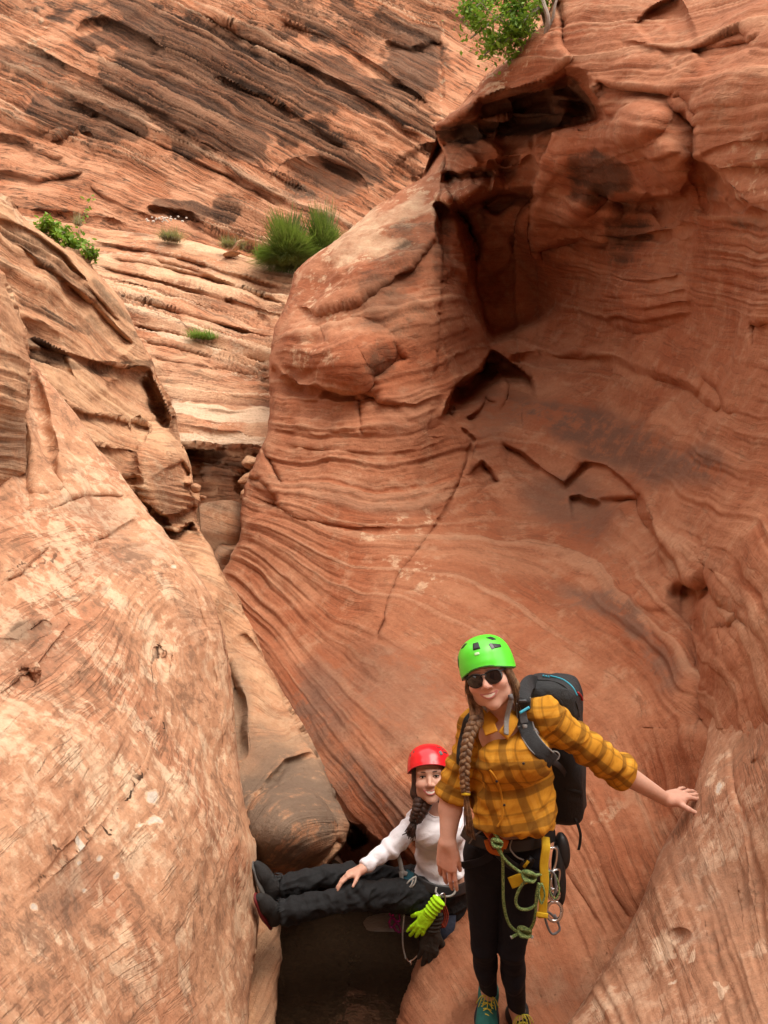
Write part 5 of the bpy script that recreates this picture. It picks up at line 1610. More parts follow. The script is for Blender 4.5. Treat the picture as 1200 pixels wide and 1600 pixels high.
class Helmet:
    def __init__(s, head, A=0.104, B=0.124, C=0.112, cz=0.036, cy=0.012, edge=(84, 101, 112), visor=0.05):
        s.h, s.A, s.B, s.C, s.cz, s.cy, s.e, s.visor = head, A, B, C, cz, cy, edge, visor

    def edge(s, th):
        f, sd, b = (math.radians(x) for x in s.e)
        c = np.cos(th)
        return np.where(c > 0, sd + (f - sd) * c ** 1.5 if np.ndim(th) == 0 else sd + (f - sd) * np.abs(c) ** 1.5, sd + (b - sd) * np.abs(c) ** 1.5)

    def pt(s, th, ph, off=0.0):
        th, ph = np.asarray(th, float), np.asarray(ph, float)
        e = s.edge(th)
        fl = 1 + s.visor * sstep(ph / e, 0.80, 1.0) * (0.35 + 0.65 * np.clip(np.cos(th), 0, 1))
        sp = np.abs(np.sin(ph)) ** 0.90
        cp = np.sign(np.cos(ph)) * np.abs(np.cos(ph)) ** 0.80
        p = np.stack([(s.A + off) * sp * np.sin(th) * fl, -(s.B + off) * sp * np.cos(th) * fl + s.cy, (s.C + off) * cp + s.cz], -1)
        return s.h.c + (p * s.h.sc) @ s.h.R.T

    def build(s, mat, rim, parent, name="helmet"):
        nt, npz = 64, 22
        th = np.linspace(-np.pi, np.pi, nt, endpoint=False)
        T, K = np.meshgrid(th, np.linspace(0.0, 1, npz))
        E = s.edge(th)[None]
        outer = s.pt(T, 0.02 + K * (E - 0.02))
        lip1 = s.pt(th, s.edge(th) + 0.02, 0.0015)
        lip2 = s.pt(th, s.edge(th) + 0.01, -0.008)
        inner = s.pt(T[::-1], 0.02 + K[::-1] * (E - 0.02), -0.010)
        V = np.concatenate([outer.reshape(-1, 3), lip1, lip2, inner.reshape(-1, 3)])
        rows = 2 * npz + 2
        g = np.arange(rows * nt).reshape(rows, nt)
        g2 = np.roll(g, -1, 1)
        q = np.stack([g[:-1], g[1:], g2[1:], g2[:-1]], -1).reshape(-1, 4)
        me = mesh_np(name, V, q, [mat, rim])
        mi = np.zeros(len(q), np.int32)
        mi[(npz + 1) * nt:] = 1
        me.polygons.foreach_set("material_index", mi)
        o = new_obj(name, me, parent)
        tt = np.linspace(-np.pi, np.pi, 49)[:-1]
        geo_obj("rim", tube_geo(list(s.pt(tt, s.edge(tt) + 0.01, -0.002)), 0.0032 * s.h.sc, 6, n=96, closed=True), rim, o)
        return o

    def patch(s, name, quad, mat, parent, off=0.0014, n=7):
        """quad: four (theta, phi) corners in degrees"""
        q = np.radians(np.array(quad, float))
        u, v = np.meshgrid(np.linspace(0, 1, n), np.linspace(0, 1, n))
        u, v = u[..., None], v[..., None]
        tp = (q[0] * (1 - u) + q[1] * u) * (1 - v) + (q[3] * (1 - u) + q[2] * u) * v
        top = s.pt(tp[..., 0], tp[..., 1], off)
        bot = s.pt(tp[..., 0], tp[..., 1], -0.002)
        g = np.arange(n * n).reshape(n, n)
        f = [np.stack([g[:-1, :-1], g[1:, :-1], g[1:, 1:], g[:-1, 1:]], -1).reshape(-1, 4)]
        ring = np.concatenate([g[0, :-1], g[:-1, -1], g[-1, :0:-1], g[:0:-1, 0]])
        r2 = np.roll(ring, -1)
        f.append(np.stack([ring, r2, r2 + n * n, ring + n * n], -1))
        return geo_obj(name, (np.concatenate([top.reshape(-1, 3), bot.reshape(-1, 3)]), f), mat, parent, smooth=False)


def fold_noise(V, dirs, amp, freq, seed):
    """soft creases running along a direction field"""
    q = np.stack([V @ A3(d) for d in dirs], 1)
    n = fbm(q * freq, 3, seed)
    return amp * (np.abs(n) * -2 + 0.5)


# ------------------------------------------------------------------ the standing woman
W1 = thing("person", "person standing in mustard plaid shirt, green helmet and sunglasses, one hand against the rock", "person", tuple(P(785, 1592, 3.36)))
base1 = W1.location.copy()


def attach(root):
    """children were built in world coordinates: keep them there under the root"""
    m = Matrix.Translation(-root.location)
    for c in [o for o in bpy.data.objects if o.parent == root]:
        c.matrix_parent_inverse = m


h1 = Head(P(764, 1054, 2.95), rot3(-18, -15, -8), 1.06, wide=1.05)
Rs, Re, Rw = P(744, 1136, 3.06), P(706, 1240, 3.03), P(699, 1318, 2.95)
Ls, Le, Lw = P(853, 1120, 2.95), P(945, 1190, 3.03), P(1040, 1249, 3.20)
NB = P(789, 1126, 3.02)
CH, WA, PE = P(799, 1185, 3.0), P(797, 1258, 3.04), P(791, 1322, 3.09)
hipR, hipL = P(759, 1335, 3.10), P(819, 1333, 3.06)
kR, kL = P(756, 1478, 3.17), P(799, 1482, 3.14)
aR, aL = P(764, 1550, 3.36), P(808, 1578, 3.37)
lat = unit(Ls - Rs)
fw = unit(np.cross(lat, (0, 0, 1)))
sqT = (fw, 1.45)

body1 = [RC(NB, h1.w(0, 0.02, -0.05), 0.056, 0.054, 0.02), RC(P(799, 1160, 3.03), WA, 0.125, 0.118, 0.05, 1, sqT), RC(WA, PE, 0.118, 0.135, 0.05, 1, sqT),
         RC(Rs, P(790, 1140, 3.03), 0.050, 0.06, 0.04), RC(Ls, P(795, 1135, 3.02), 0.050, 0.06, 0.04),
         RC(Rs, Re, 0.050, 0.044, 0.02), RC(Re, Re * 0.7 + Rw * 0.3, 0.044, 0.045, 0.015), RC(Re * 0.7 + Rw * 0.3, Rw, 0.045, 0.0275, 0.015),
         RC(Ls, Le, 0.050, 0.043, 0.02), RC(Le, Le * 0.7 + Lw * 0.3, 0.043, 0.043, 0.015), RC(Le * 0.7 + Lw * 0.3, Lw, 0.043, 0.027, 0.015),
         RC(hipR, kR, 0.082, 0.045, 0.03), RC(hipL, kL, 0.084, 0.046, 0.03), RC(kR, aR, 0.043, 0.031, 0.02), RC(kL, aL, 0.044, 0.032, 0.02),
         RC(aR, aR + A3((-0.004, -0.02, -0.06)), 0.032, 0.026), RC(aL, aL + A3((0.002, -0.02, -0.06)), 0.032, 0.026)]
# her right hand hangs, relaxed, the back of it to the viewer
body1 += hand_prims(Rw, P(698, 1390, 2.95) - Rw, (0.85, -0.25, -0.2), (0.35, 0.9, -0.05), [(0.10, 0.18, 0.15), (0.2, 0.25, 0.2), (0.26, 0.3, 0.2), (0.3, 0.35, 0.25)], 1.03, thumb=(0.97, 0.18, 0.25), spread=0.04)
# her left hand presses on the rock: fingers spread up and over the edge of the slab
body1 += hand_prims(Lw, P(1076, 1240, 3.25) - Lw, (-0.15, -0.30, -0.85), (0.42, 0.30, -0.85), [(0.20, 0.30, 0.2), (0.10, 0.25, 0.2), (0.02, 0.25, 0.2), (-0.05, 0.2, 0.2)], 1.08, thumb=(0.35, 0.85, 0.25), spread=0.20, thumb_bend=0.5)
# knees and calves
body1 += [EL(kR * 0.68 + aR * 0.32 + A3((0, 0.012, 0)), (0.040, 0.050, 0.11), None, 0.02), EL(kL * 0.68 + aL * 0.32 + A3((0, 0.012, 0)), (0.042, 0.052, 0.11), None, 0.02),
          EL(P(783, 1150, 2.97), (0.085, 0.06, 0.075), None, 0.03), EL(P(783, 1192, 2.92), (0.07, 0.06, 0.07), None, 0.03), EL(P(824, 1188, 2.90), (0.07, 0.06, 0.07), None, 0.03)]
b1 = body1 + h1.prims()


def a1(V, N):
    lip, bl = h1.attrs(V, N)
    for c in (Rw + A3((0, 0, -0.09)), Lw + A3((0.05, 0, 0))):
        bl = np.maximum(bl, 0.6 * np.exp(-np.sum((V - c) ** 2, 1) / 0.07 ** 2))
    return {"lip": lip, "blush": bl}


part_sdf("body", b1, M_SKIN1, W1, 0.0027, 1, None, a1)
h1.teeth(M_TEETH, W1)

# plaid shirt
cuffR0, cuffR1 = Re + unit(Re - Rs) * -0.045, Re + unit(Rw - Re) * 0.018
uL = unit(Lw - Le)
cuffL0, cuffL1 = Le + uL * 0.045, Le + uL * 0.125
bustR, bustL = P(781, 1192, 2.90), P(826, 1186, 2.87)
shirt = [RC(P(799, 1160, 3.02), P(800, 1245, 3.03), 0.150, 0.158, 0.05, 1, sqT), RC(P(800, 1245, 3.03), P(801, 1292, 3.05), 0.158, 0.176, 0.04, 1, sqT),
         EL(bustR, (0.085, 0.080, 0.085), None, 0.05), EL(bustL, (0.085, 0.080, 0.085), None, 0.05), EL(P(795, 1255, 2.93), (0.13, 0.085, 0.10), None, 0.05), EL(P(800, 1287, 2.92), (0.155, 0.075, 0.045), None, 0.04),
         RC(Rs + A3((0, 0, 0.006)), P(775, 1122, 3.02), 0.060, 0.058, 0.03), RC(Ls + A3((0, 0, 0.006)), P(806, 1116, 3.01), 0.062, 0.058, 0.03),
         RC(P(775, 1122, 3.03), P(805, 1116, 3.03), 0.066, 0.066, 0.02),
         RC(Rs, cuffR0, 0.066, 0.060, 0.03), CC(cuffR0 - unit(Re - Rs) * 0.015, cuffR1, 0.060, 0.062, 0.008, 1, 0.006), CC(cuffR1 + unit(Re - Rs) * -0.048, cuffR1 + unit(Rw - Re) * 0.004, 0.064, 0.066, 0.004, 1, 0.006),
         RC(Ls, Le, 0.070, 0.062, 0.03), CC(Le - uL * 0.01, cuffL1 - uL * 0.004, 0.060, 0.064, 0.012, 1, 0.006), CC(cuffL0 + uL * 0.012, cuffL1, 0.066, 0.068, 0.004, 1, 0.006),
         HALF(P(800, 1304, 2.88), (-0.14, 0.10, -1)),
         RC(P(786, 1105, 2.92), P(777, 1150, 2.86), 0.038, 0.019, 0.006, -1), RC(P(777, 1150, 2.86), P(768, 1208, 2.81), 0.019, 0.010, 0.006, -1),
         RC(NB + A3((0, 0, 0.02)), h1.w(0, 0.02, -0.05), 0.066, 0.066, 0.006, -1)]


def shirt_disp(V, N):
    z = V[:, 2]
    d = fold_noise(V, [(0.8, 0, 0.6), (0, 1, 0), (-0.5, 0, 0.86)], 0.010, A3((5.0, 5.0, 13.0)), 91)
    d = d + fold_noise(V, [(0.5, 0, 0.87), (0, 1, 0), (0.87, 0, -0.5)], 0.005, A3((4.0, 6.0, 24.0)), 95)
    armL = sstep((V - Ls) @ unit(Le - Ls), 0.05, 0.16)
    armR = sstep((V - Rs) @ unit(Re - Rs), 0.02, 0.10) * (V[:, 0] < Rs[0] + 0.02)
    rl = (V - Ls) @ unit(Le - Ls)
    rr = (V - Rs) @ unit(Re - Rs)
    d = d + armL * 0.0035 * np.sin(rl * 95 + 3.0 * fbm(V * 9, 2, 5)) * sstep(rl, 0.08, 0.2)
    d = d + armR * 0.004 * np.sin(rr * 120 + 3.5 * fbm(V * 9, 2, 6))
    waist = np.exp(-((z - P(0, 1268, 3)[2]) / 0.05) ** 2) * (1 - armL) * (1 - armR)
    d = d + waist * 0.006 * np.sin(V[:, 0] * 75 + 2.5 * fbm(V * 7, 2, 8))
    return d


def shirt_uv(V, N):
    tu = (V - CH) @ lat + 0.10 * (V[:, 2] - CH[2])
    tv = (V[:, 2] - CH[2]) - 0.12 * ((V - CH) @ lat) + 0.05 * ((V - CH) @ fw)
    out = np.stack([tu, tv, 0 * tu], 1)
    for a, b, c in ((Ls, Le, Lw), (Rs, Re, Rw)):
        ax = unit(b - a)
        t = (V - a) @ ax
        w = V - a - t[:, None] * ax
        r = np.linalg.norm(w, axis=1)
        e1 = unit(A3((0, 0, 1)) - ax[2] * ax) if abs(ax[2]) < 0.85 else unit(A3((1, 0, 0)) - ax[0] * ax)
        e2 = np.cross(ax, e1)
        ang = np.arctan2(w @ e2, w @ e1)
        m = (t > 0.015) & (r < 0.12) & ((t > 0.07) | (r < 0.085)) & (((V - CH) @ lat > 0.15) if a is Ls else ((V - CH) @ lat < -0.105))
        out[m, 0] = ang[m] * 0.062 + 0.03
        out[m, 1] = t[m] + 0.02
    return {"plaid": out + 2.0 * 0.118 * 50}


part_sdf("plaid_shirt", shirt, M_PLAID, W1, 0.0036, 1, shirt_disp, shirt_uv)
# collar, placket, buttons, undershirt
ct = [P(772, 1118, 2.955), P(763, 1128, 2.915), P(768, 1146, 2.868)]
geo_obj("collar", [tube_geo(ct, 0.01, 10, 14, flat=(0.050, 0.006), up=(-0.25, -1, 0.35)), tube_geo([P(803, 1112, 2.945), P(800, 1128, 2.89), P(786, 1150, 2.86)], 0.01, 10, 14, flat=(0.046, 0.006), up=(0.35, -1, 0.35))], M_PLAID, W1)
shirt_only = [p for p in shirt if p.op > 0]


def on_shirt(x, y, off=0.004):
    """first point of the shirt front met along the sight line of a photograph pixel"""
    ds = np.linspace(2.70, 3.1, 160)
    pts = np.array([P(x, y, d) for d in ds])
    v = sdf_eval(shirt_only, pts)
    i = int(np.argmax(v < off))
    return pts[i]


geo_obj("placket", tube_geo([on_shirt(*q, 0.004) for q in [(765, 1203), (772, 1212), (779, 1226), (784, 1245), (786, 1265), (783, 1282), (777, 1292)]], 0.0042, 6, 40), M_PLAID, W1)
for bx_, by_ in ((818, 1193), (776, 1221), (788, 1258)):
    geo_obj("button", ell_geo(on_shirt(bx_, by_, 0.007), (0.005, 0.0025, 0.005), None, 12, 6), M_BLACK, W1)
part_sdf("undershirt", [EL(P(783, 1195, 2.92), (0.073, 0.063, 0.070), None, 0.03), EL(P(824, 1191, 2.90), (0.073, 0.063, 0.068), None, 0.03), HALF(P(770, 1187, 2.86), (0, 0, 1))], M_OLIVE, W1, 0.004)

# leggings
dA = aL - aR
legs = [RC(P(795, 1300, 3.07), PE, 0.136, 0.140, 0.05, 1, sqT), RC(hipR, kR, 0.092, 0.053, 0.03), RC(kR, aR, 0.050, 0.036, 0.02), EL(kR * 0.68 + aR * 0.32 + A3((0, 0.012, 0)), (0.048, 0.058, 0.115), None, 0.02),
        RC(hipL, kL, 0.096, 0.054, 0.010), RC(kL, aL, 0.052, 0.038, 0.012), EL(kL * 0.68 + aL * 0.32 + A3((0, 0.012, 0)), (0.051, 0.060, 0.115), None, 0.012), HALF(aR + A3((0, 0, 0.005)), (dA[2], 0, -dA[0]))]
part_sdf("leggings", legs, M_LEGG, W1, 0.0045, 1, lambda V, N: fold_noise(V, [(1, 0, 0.3), (0, 1, 0), (0, 0, 1)], 0.0025, A3((6, 6, 16)), 17))


def shoe(parent, ank, toe, up, m_up, m_sole, m_lace, size=1.0, heelcol=None):
    f = unit(toe)
    u = unit(A3(up) - (A3(up) @ f) * f)
    s = np.cross(f, u)
    R = np.stack([s, f, u], 1)

    def L(x, y, z):
        return A3(ank) + size * (s * x + f * y + u * z)
    pr = [RC(L(0, 0.004, 0.03), L(0, -0.02, -0.045), 0.044 * size, 0.043 * size, 0.02), RC(L(0, -0.035, -0.05), L(0, 0.10, -0.055), 0.036 * size, 0.040 * size, 0.02), RC(L(0, 0.02, -0.015), L(0.004, 0.13, -0.052), 0.036 * size, 0.034 * size, 0.03),
          RC(L(-0.01, 0.10, -0.056), L(-0.004, 0.165, -0.060), 0.036 * size, 0.028 * size, 0.02), HALF(L(0, 0, -0.078), -u), HALF(L(0, 0, 0.034), u + 0.3 * f)]
    o = part_sdf("shoe", pr, m_up, parent, 0.0035)
    sp = [RC(L(0, -0.045, -0.082), L(0, 0.06, -0.082), 0.044 * size, 0.040 * size, 0.03, 1, (u, 3.2)), RC(L(0, 0.06, -0.082), L(-0.004, 0.160, -0.078), 0.040 * size, 0.040 * size, 0.03, 1, (u, 3.2))]
    part_sdf("sole", sp, m_sole, o, 0.004)
    if m_lace:
        g = []
        for i in range(5):
            y = 0.035 + i * 0.018
            z = 0.030 - i * 0.0105
            g.append(tube_geo([L(-0.026, y, z - 0.018), L(0, y + 0.006, z), L(0.026, y + 0.012, z - 0.020)], 0.0022 * size, 6, 10))
            g.append(tube_geo([L(0.026, y, z - 0.018), L(0, y + 0.006, z + 0.002), L(-0.026, y + 0.012, z - 0.020)], 0.0022 * size, 6, 10))
        for k in range(7):
            a = -1.2 + 0.4 * k
            g.append(tube_geo([L(0, 0.035, 0.034), L(0.03 * math.sin(a), 0.05, 0.045), L(0.052 * math.sin(a), 0.055 + 0.02 * math.cos(a), 0.010 - 0.01 * (k % 2))], 0.002 * size, 6, 10))
        geo_obj("laces", g, m_lace, o)
    if heelcol:
        geo_obj("heel_tab", tube_geo([L(0.028, -0.052, -0.05), L(0.036, -0.030, -0.02), L(0.030, -0.012, 0.012)], 0.006, 8, 12, flat=(0.016, 0.006), up=s), heelcol, o)
    return o


shoe(W1, aR + A3((0, 0.015, -0.015)), (-0.22, -1, -0.42), (0, -0.35, 1), M_TEAL, M_SOLE, M_LACE, 1.0)
shoe(W1, aL + A3((0.006, 0.015, -0.02)), (0.18, -1, -0.40), (0, -0.35, 1), M_BOOT, M_SOLE, M_LACE, 1.0, M_TEAL)
geo_obj("sock", tube_geo([aR + A3((0, 0.01, 0.012)), aR + A3((0, 0.014, -0.02))], 0.042, 20, 6), M_OLIVE, W1)

# sunglasses
g = []
for m in (-1, 1):
    cx = m * 0.034
    V, q = ell_geo((0, 0, 0), (0.0305, 0.0045, 0.0265), None, 20, 12)
    V[:, 2] = np.where(V[:, 2] > 0, V[:, 2] * 0.82, V[:, 2])
    V[:, 1] += 4.5 * (V[:, 0] + cx) ** 2
    g.append((np.array([h1.w(*(v + A3((cx, -0.108, 0.001)))) for v in V]), q))
gl = geo_obj("sunglasses", g, M_LENS, W1)
fr = [tube_geo([h1.w(-0.012, -0.110, 0.012), h1.w(0, -0.113, 0.016), h1.w(0.012, -0.110, 0.012)], 0.0028, 6, 10)]
for m in (-1, 1):
    fr.append(tube_geo([h1.w(m * 0.058, -0.094, 0.012), h1.w(m * 0.072, -0.06, 0.012), h1.w(m * 0.080, 0.0, 0.008)], 0.003, 6, 12))
    fr.append(tube_geo([h1.w(m * 0.008, -0.112, 0.017), h1.w(m * 0.033, -0.108, 0.0235), h1.w(m * 0.060, -0.096, 0.018)], 0.0026, 6, 14))
geo_obj("frame", fr, M_BLACK, gl)

# helmet
H1 = Helmet(h1, 0.099, 0.119, 0.108, 0.034, 0.010, (87, 102, 112), 0.05)
hm = H1.build(M_GREEN, M_BLACK, W1)
H1.patch("vent", [(-9, 38), (8, 38), (10, 55), (-8, 55)], M_BLACK, hm, 0.0025)
H1.patch("vent", [(40, 30), (62, 32), (66, 46), (52, 44)], M_BLACK, hm)
H1.patch("vent", [(33, 51), (42, 50), (42, 64), (34, 65)], M_GREYP, hm)
H1.patch("vent", [(42, 52), (62, 60), (60, 66), (42, 64)], M_BLACK, hm)
H1.patch("vent", [(-62, 70), (-74, 62), (-84, 76), (-66, 84)], M_BLACK, hm)
H1.patch("vent", [(-40, 32), (-58, 32), (-62, 46), (-48, 44)], M_BLACK, hm)
H1.patch("logo", [(-6, 62), (5, 62), (5, 67), (-6, 67)], M_LOGO, hm, 0.0012)
geo_obj("chin_strap", [tube_geo([h1.w(0.083, -0.005, 0.02), h1.w(0.074, -0.02, -0.05), h1.w(0.050, -0.042, -0.104)], 0.004, 8, 20, flat=(0.014, 0.003), up=(1, -0.4, 0)),
                       tube_geo([h1.w(0.060, -0.050, -0.098), P(792, 1122, 2.88), P(791, 1148, 2.845)], 0.004, 8, 20, flat=(0.020, 0.004), up=(0.2, -1, 0)),
                       tube_geo([h1.w(-0.083, -0.005, 0.02), h1.w(-0.070, -0.02, -0.05), h1.w(-0.035, -0.050, -0.112)], 0.004, 8, 20, flat=(0.014, 0.003), up=(-1, -0.4, 0))], M_STRAPG, W1)
geo_obj("strap_buckle", box_geo(h1.w(0.062, -0.050, -0.088), (0.008, 0.006, 0.011), h1.R), M_GREYP, W1)

# hair
hair = [EL(h1.w(0, 0.030, 0.015), A3((0.083, 0.088, 0.098)) * 1.05, h1.R, 0.02), EL(h1.w(0, 0.05, -0.06), A3((0.066, 0.050, 0.07)) * 1.05, h1.R, 0.03),
        RC(h1.w(0.074, -0.035, 0.035), h1.w(0.080, 0.01, -0.06), 0.014, 0.014, 0.02), RC(h1.w(0.080, 0.01, -0.06), P(812, 1112, 2.97), 0.014, 0.012, 0.02),
        RC(h1.w(-0.070, -0.035, 0.03), h1.w(-0.072, -0.01, -0.07), 0.014, 0.022, 0.02), RC(h1.w(-0.072, -0.01, -0.07), P(745, 1128, 2.92), 0.024, 0.026, 0.03)]
part_sdf("hair", hair, M_HAIR1, W1, 0.0035, 1, lambda V, N: 0.004 * fbm((V @ h1.R) * A3((45, 45, 7)), 3, 3))
geo_obj("loose_hair", strands(RNG, [h1.w(0.072, -0.06, 0.03), h1.w(0.08, -0.03, 0.03)], [P(806, 1100, 2.90), P(814, 1112, 2.93)], (0.012, -0.01, 0), 0.0012, k=60, jit=0.006), M_HAIR1, W1)
geo_obj("loose_hair", strands(RNG, [h1.w(-0.070, -0.06, 0.02), h1.w(-0.074, -0.03, 0.02)], [P(735, 1098, 2.92), P(744, 1115, 2.91)], (-0.01, -0.01, 0), 0.0012, k=40, jit=0.005), M_HAIR1, W1)
braid("braid", [P(745, 1122, 2.90), P(733, 1150, 2.875), P(727, 1185, 2.86), P(726, 1220, 2.86), P(728, 1242, 2.865)], 0.0145, M_HAIR1, W1, 4.6, 0.62)
geo_obj("braid_tail", strands(RNG, [P(726, 1242, 2.865), P(731, 1242, 2.865)], [P(726, 1302, 2.90), P(743, 1312, 2.90)], (0.0, -0.006, 0), 0.0028, k=36, jit=0.004), M_HAIR1, W1)
geo_obj("hair_tie", tube_geo([P(728 + 5 * math.cos(a), 1241, 2.865 + 0.012 * math.sin(a)) for a in np.linspace(0, 2 * np.pi, 9)[:-1]], 0.006, 6, 24, closed=True), M_YWEB, W1)
attach(W1)

# backpack
PK = thing("backpack", "black backpack with cyan trim on the standing person's back", "backpack", tuple(P(866, 1310, 3.2)))
pku = unit(P(862, 1060, 3.14) - P(868, 1310, 3.24))
pkf = unit(A3(fw) - (A3(fw) @ pku) * pku)
Rp = np.stack([np.cross(pkf, pku) * -1, pkf, pku], 1)
PC = P(864, 1172, 3.235)
pack = [BX(PC, (0.118, 0.095, 0.30), Rp, 0.06, 0.03), BX(PC + Rp @ A3((0.01, 0.02, 0.24)), (0.108, 0.10, 0.085), Rp, 0.06, 0.02), BX(PC + Rp @ A3((0.075, -0.01, -0.15)), (0.05, 0.085, 0.14), Rp, 0.035, 0.015),
        RC(PC + Rp @ A3((-0.09, 0.06, 0.26)), PC + Rp @ A3((0.06, 0.05, 0.275)), 0.035, 0.035, 0.02)]
part_sdf("pack_body", pack, M_PACK, PK, 0.0045, 1, lambda V, N: fold_noise(V, [(1, 0, 0.2), (0, 1, 0), (0, 0, 1)], 0.006, A3((9, 9, 6)), 23))


def on_pack(x, y, off=0.003):
    ds = np.linspace(2.8, 3.5, 240)
    pts = np.array([P(x, y, d) for d in ds])
    v = sdf_eval(pack, pts)
    i = int(np.argmax(v < off)) if (v < off).any() else int(np.argmin(v))
    return pts[i]


geo_obj("trim", tube_geo([on_pack(x, y) for x, y in [(860, 1056), (880, 1062), (894, 1073), (902, 1087)]], 0.0035, 6, 30), M_BLUE, PK)
geo_obj("logo", [box_geo(on_pack(849 + i * 4, 1056 + i * 0.7, 0.004), (0.0035, 0.002, 0.004)) for i in range(3)], M_BLUE, PK)
geo_obj("zipper", tube_geo([on_pack(x, y) for x, y in [(838, 1062), (862, 1064), (884, 1074), (900, 1098), (905, 1120)]], 0.0025, 6, 30), M_SOLE, PK)
geo_obj("red_tab", tube_geo([on_pack(x, y) for x, y in [(903, 1082), (908, 1088), (910, 1094)]], 0.005, 6, 10), M_REDS, PK)
for q_ in ([(880, 1150), (897, 1158), (908, 1168)], [(882, 1232), (898, 1236), (909, 1240)]):
    geo_obj("compression_strap", tube_geo([on_pack(x, y) for x, y in q_], 0.003, 8, 14, flat=(0.016, 0.003), up=(0.5, -1, 0)), M_SOLE, PK)
geo_obj("strap_loop", tube_geo([P(905, 1232, 3.17), P(908, 1240, 3.16), P(905, 1250, 3.16)], 0.006, 6, 10), M_SOLE, PK)
geo_obj("hanging_strap", tube_geo([P(896, 1272, 3.16), P(904, 1292, 3.15), P(907, 1305, 3.155), P(906, 1318, 3.16), P(904, 1328, 3.16)], 0.003, 8, 16, flat=(0.013, 0.004), up=(0.4, -1, 0)), M_SOLE, PK)
sL = [P(838, 1066, 3.16), P(828, 1066, 3.06), P(820, 1078, 2.96), P(817, 1094, 2.90)] + [on_shirt(x, y, 0.009) for x, y in [(817, 1112), (820, 1130), (826, 1148), (838, 1166), (853, 1180), (864, 1190)]]
st = geo_obj("shoulder_strap", tube_geo(sL, 0.01, 12, 60, flat=(0.056, 0.014), up=(-0.1, -1, 0.25)), M_PACK, PK)
sL2 = [p + A3((0, -0.0085, 0.002)) for p in sL[2:-1]]
geo_obj("strap_mesh", tube_geo([p + A3((-0.003, 0, 0)) for p in sL2[1:4]], 0.01, 10, 30, flat=(0.030, 0.006), up=(-0.1, -1, 0.25)), M_PACKG, st)
geo_obj("strap_piping", tube_geo([p + A3((0.027, 0.004, 0.008)) for p in sL2[1:]], 0.003, 6, 40), M_STRAPG, st)
geo_obj("strap_piping", tube_geo([p + A3((-0.024, 0.002, -0.012)) for p in sL2[1:]], 0.0025, 6, 40), M_STRAPG, st)
geo_obj("strap_label", tube_geo([P(812, 1114, 2.855), P(827, 1105, 2.872)], 0.003, 8, 8, flat=(0.010, 0.004), up=(0, -1, 0.2)), M_BLUE, st)
geo_obj("buckle", box_geo(on_shirt(812, 1137, 0.017), (0.008, 0.004, 0.006)), M_STRAPG, st)
geo_obj("buckle", box_geo(on_shirt(820, 1136, 0.022), (0.008, 0.005, 0.009)), M_STRAPG, st)
geo_obj("strap_tab", box_geo(on_shirt(838, 1143, 0.020), (0.006, 0.004, 0.011), rot3(-35)), M_STRAPG, st)
geo_obj("strap_webbing", tube_geo([sL[-1], P(873, 1196, 2.93), P(880, 1204, 3.02), P(884, 1212, 3.16), P(884, 1216, 3.25)], 0.004, 8, 30, flat=(0.022, 0.004), up=(0.3, -1, 0.2)), M_SOLE, st)
geo_obj("adjuster", tube_geo([P(866 + 8 * math.cos(a), 1181 + 7 * math.sin(a), 2.885) for a in np.linspace(0, 2 * np.pi, 9)[:-1]], 0.0032, 6, 24, closed=True), M_STRAPG, st)
geo_obj("shoulder_strap", tube_geo([P(752, 1108, 3.02), P(733, 1125, 2.95)] + [on_shirt(x, y, 0.009) for x, y in [(727, 1146), (722, 1168), (721, 1190)]] + [P(722, 1215, 3.03)], 0.01, 12, 40, flat=(0.040, 0.012), up=(-0.5, -1, 0.25)), M_PACK, PK)
attach(PK)
# ------------------------------------------------------------------ climbing gear: rings and carabiners
def carabiner(name, c, up, face, L, Wd, r, mat, label, group=None, gate=None, parent=None, cat='carabiner'):
    """pear-shaped link: up = long axis, face = the way its plane looks"""
    u = unit(up)
    f = unit(A3(face) - (A3(face) @ u) * u)
    s = np.cross(f, u)
    pts = []
    for a in np.linspace(0, 2 * np.pi, 17)[:-1]:
        w = Wd / 2 * (0.80 + 0.25 * math.cos(a))
        ca, sa = math.cos(a), math.sin(a)
        pts.append(A3(c) + u * (L / 2 * math.copysign(abs(ca) ** 0.8, ca)) + s * (w * math.copysign(abs(sa) ** 0.7, sa)))
    o = thing(name, label, cat, tuple(A3(c)), group)
    b = geo_obj("body", tube_geo(pts, r, 8, n=56, closed=True), mat, o)
    geo_obj("gate", tube_geo([A3(c) + s * Wd * 0.44 + u * L * 0.20, A3(c) + s * Wd * 0.46 - u * L * 0.24], [r * 1.1, r * 1.5, r * 1.5, r * 1.2], 8, 10), gate or mat, o)
    attach(o)
    return o


def gear(name, label, cat, geos_mats, loc, group=None):
    o = thing(name, label, cat, tuple(A3(loc)), group)
    for pn, g_, m_ in geos_mats:
        geo_obj(pn, g_, m_, o)
    attach(o)
    return o


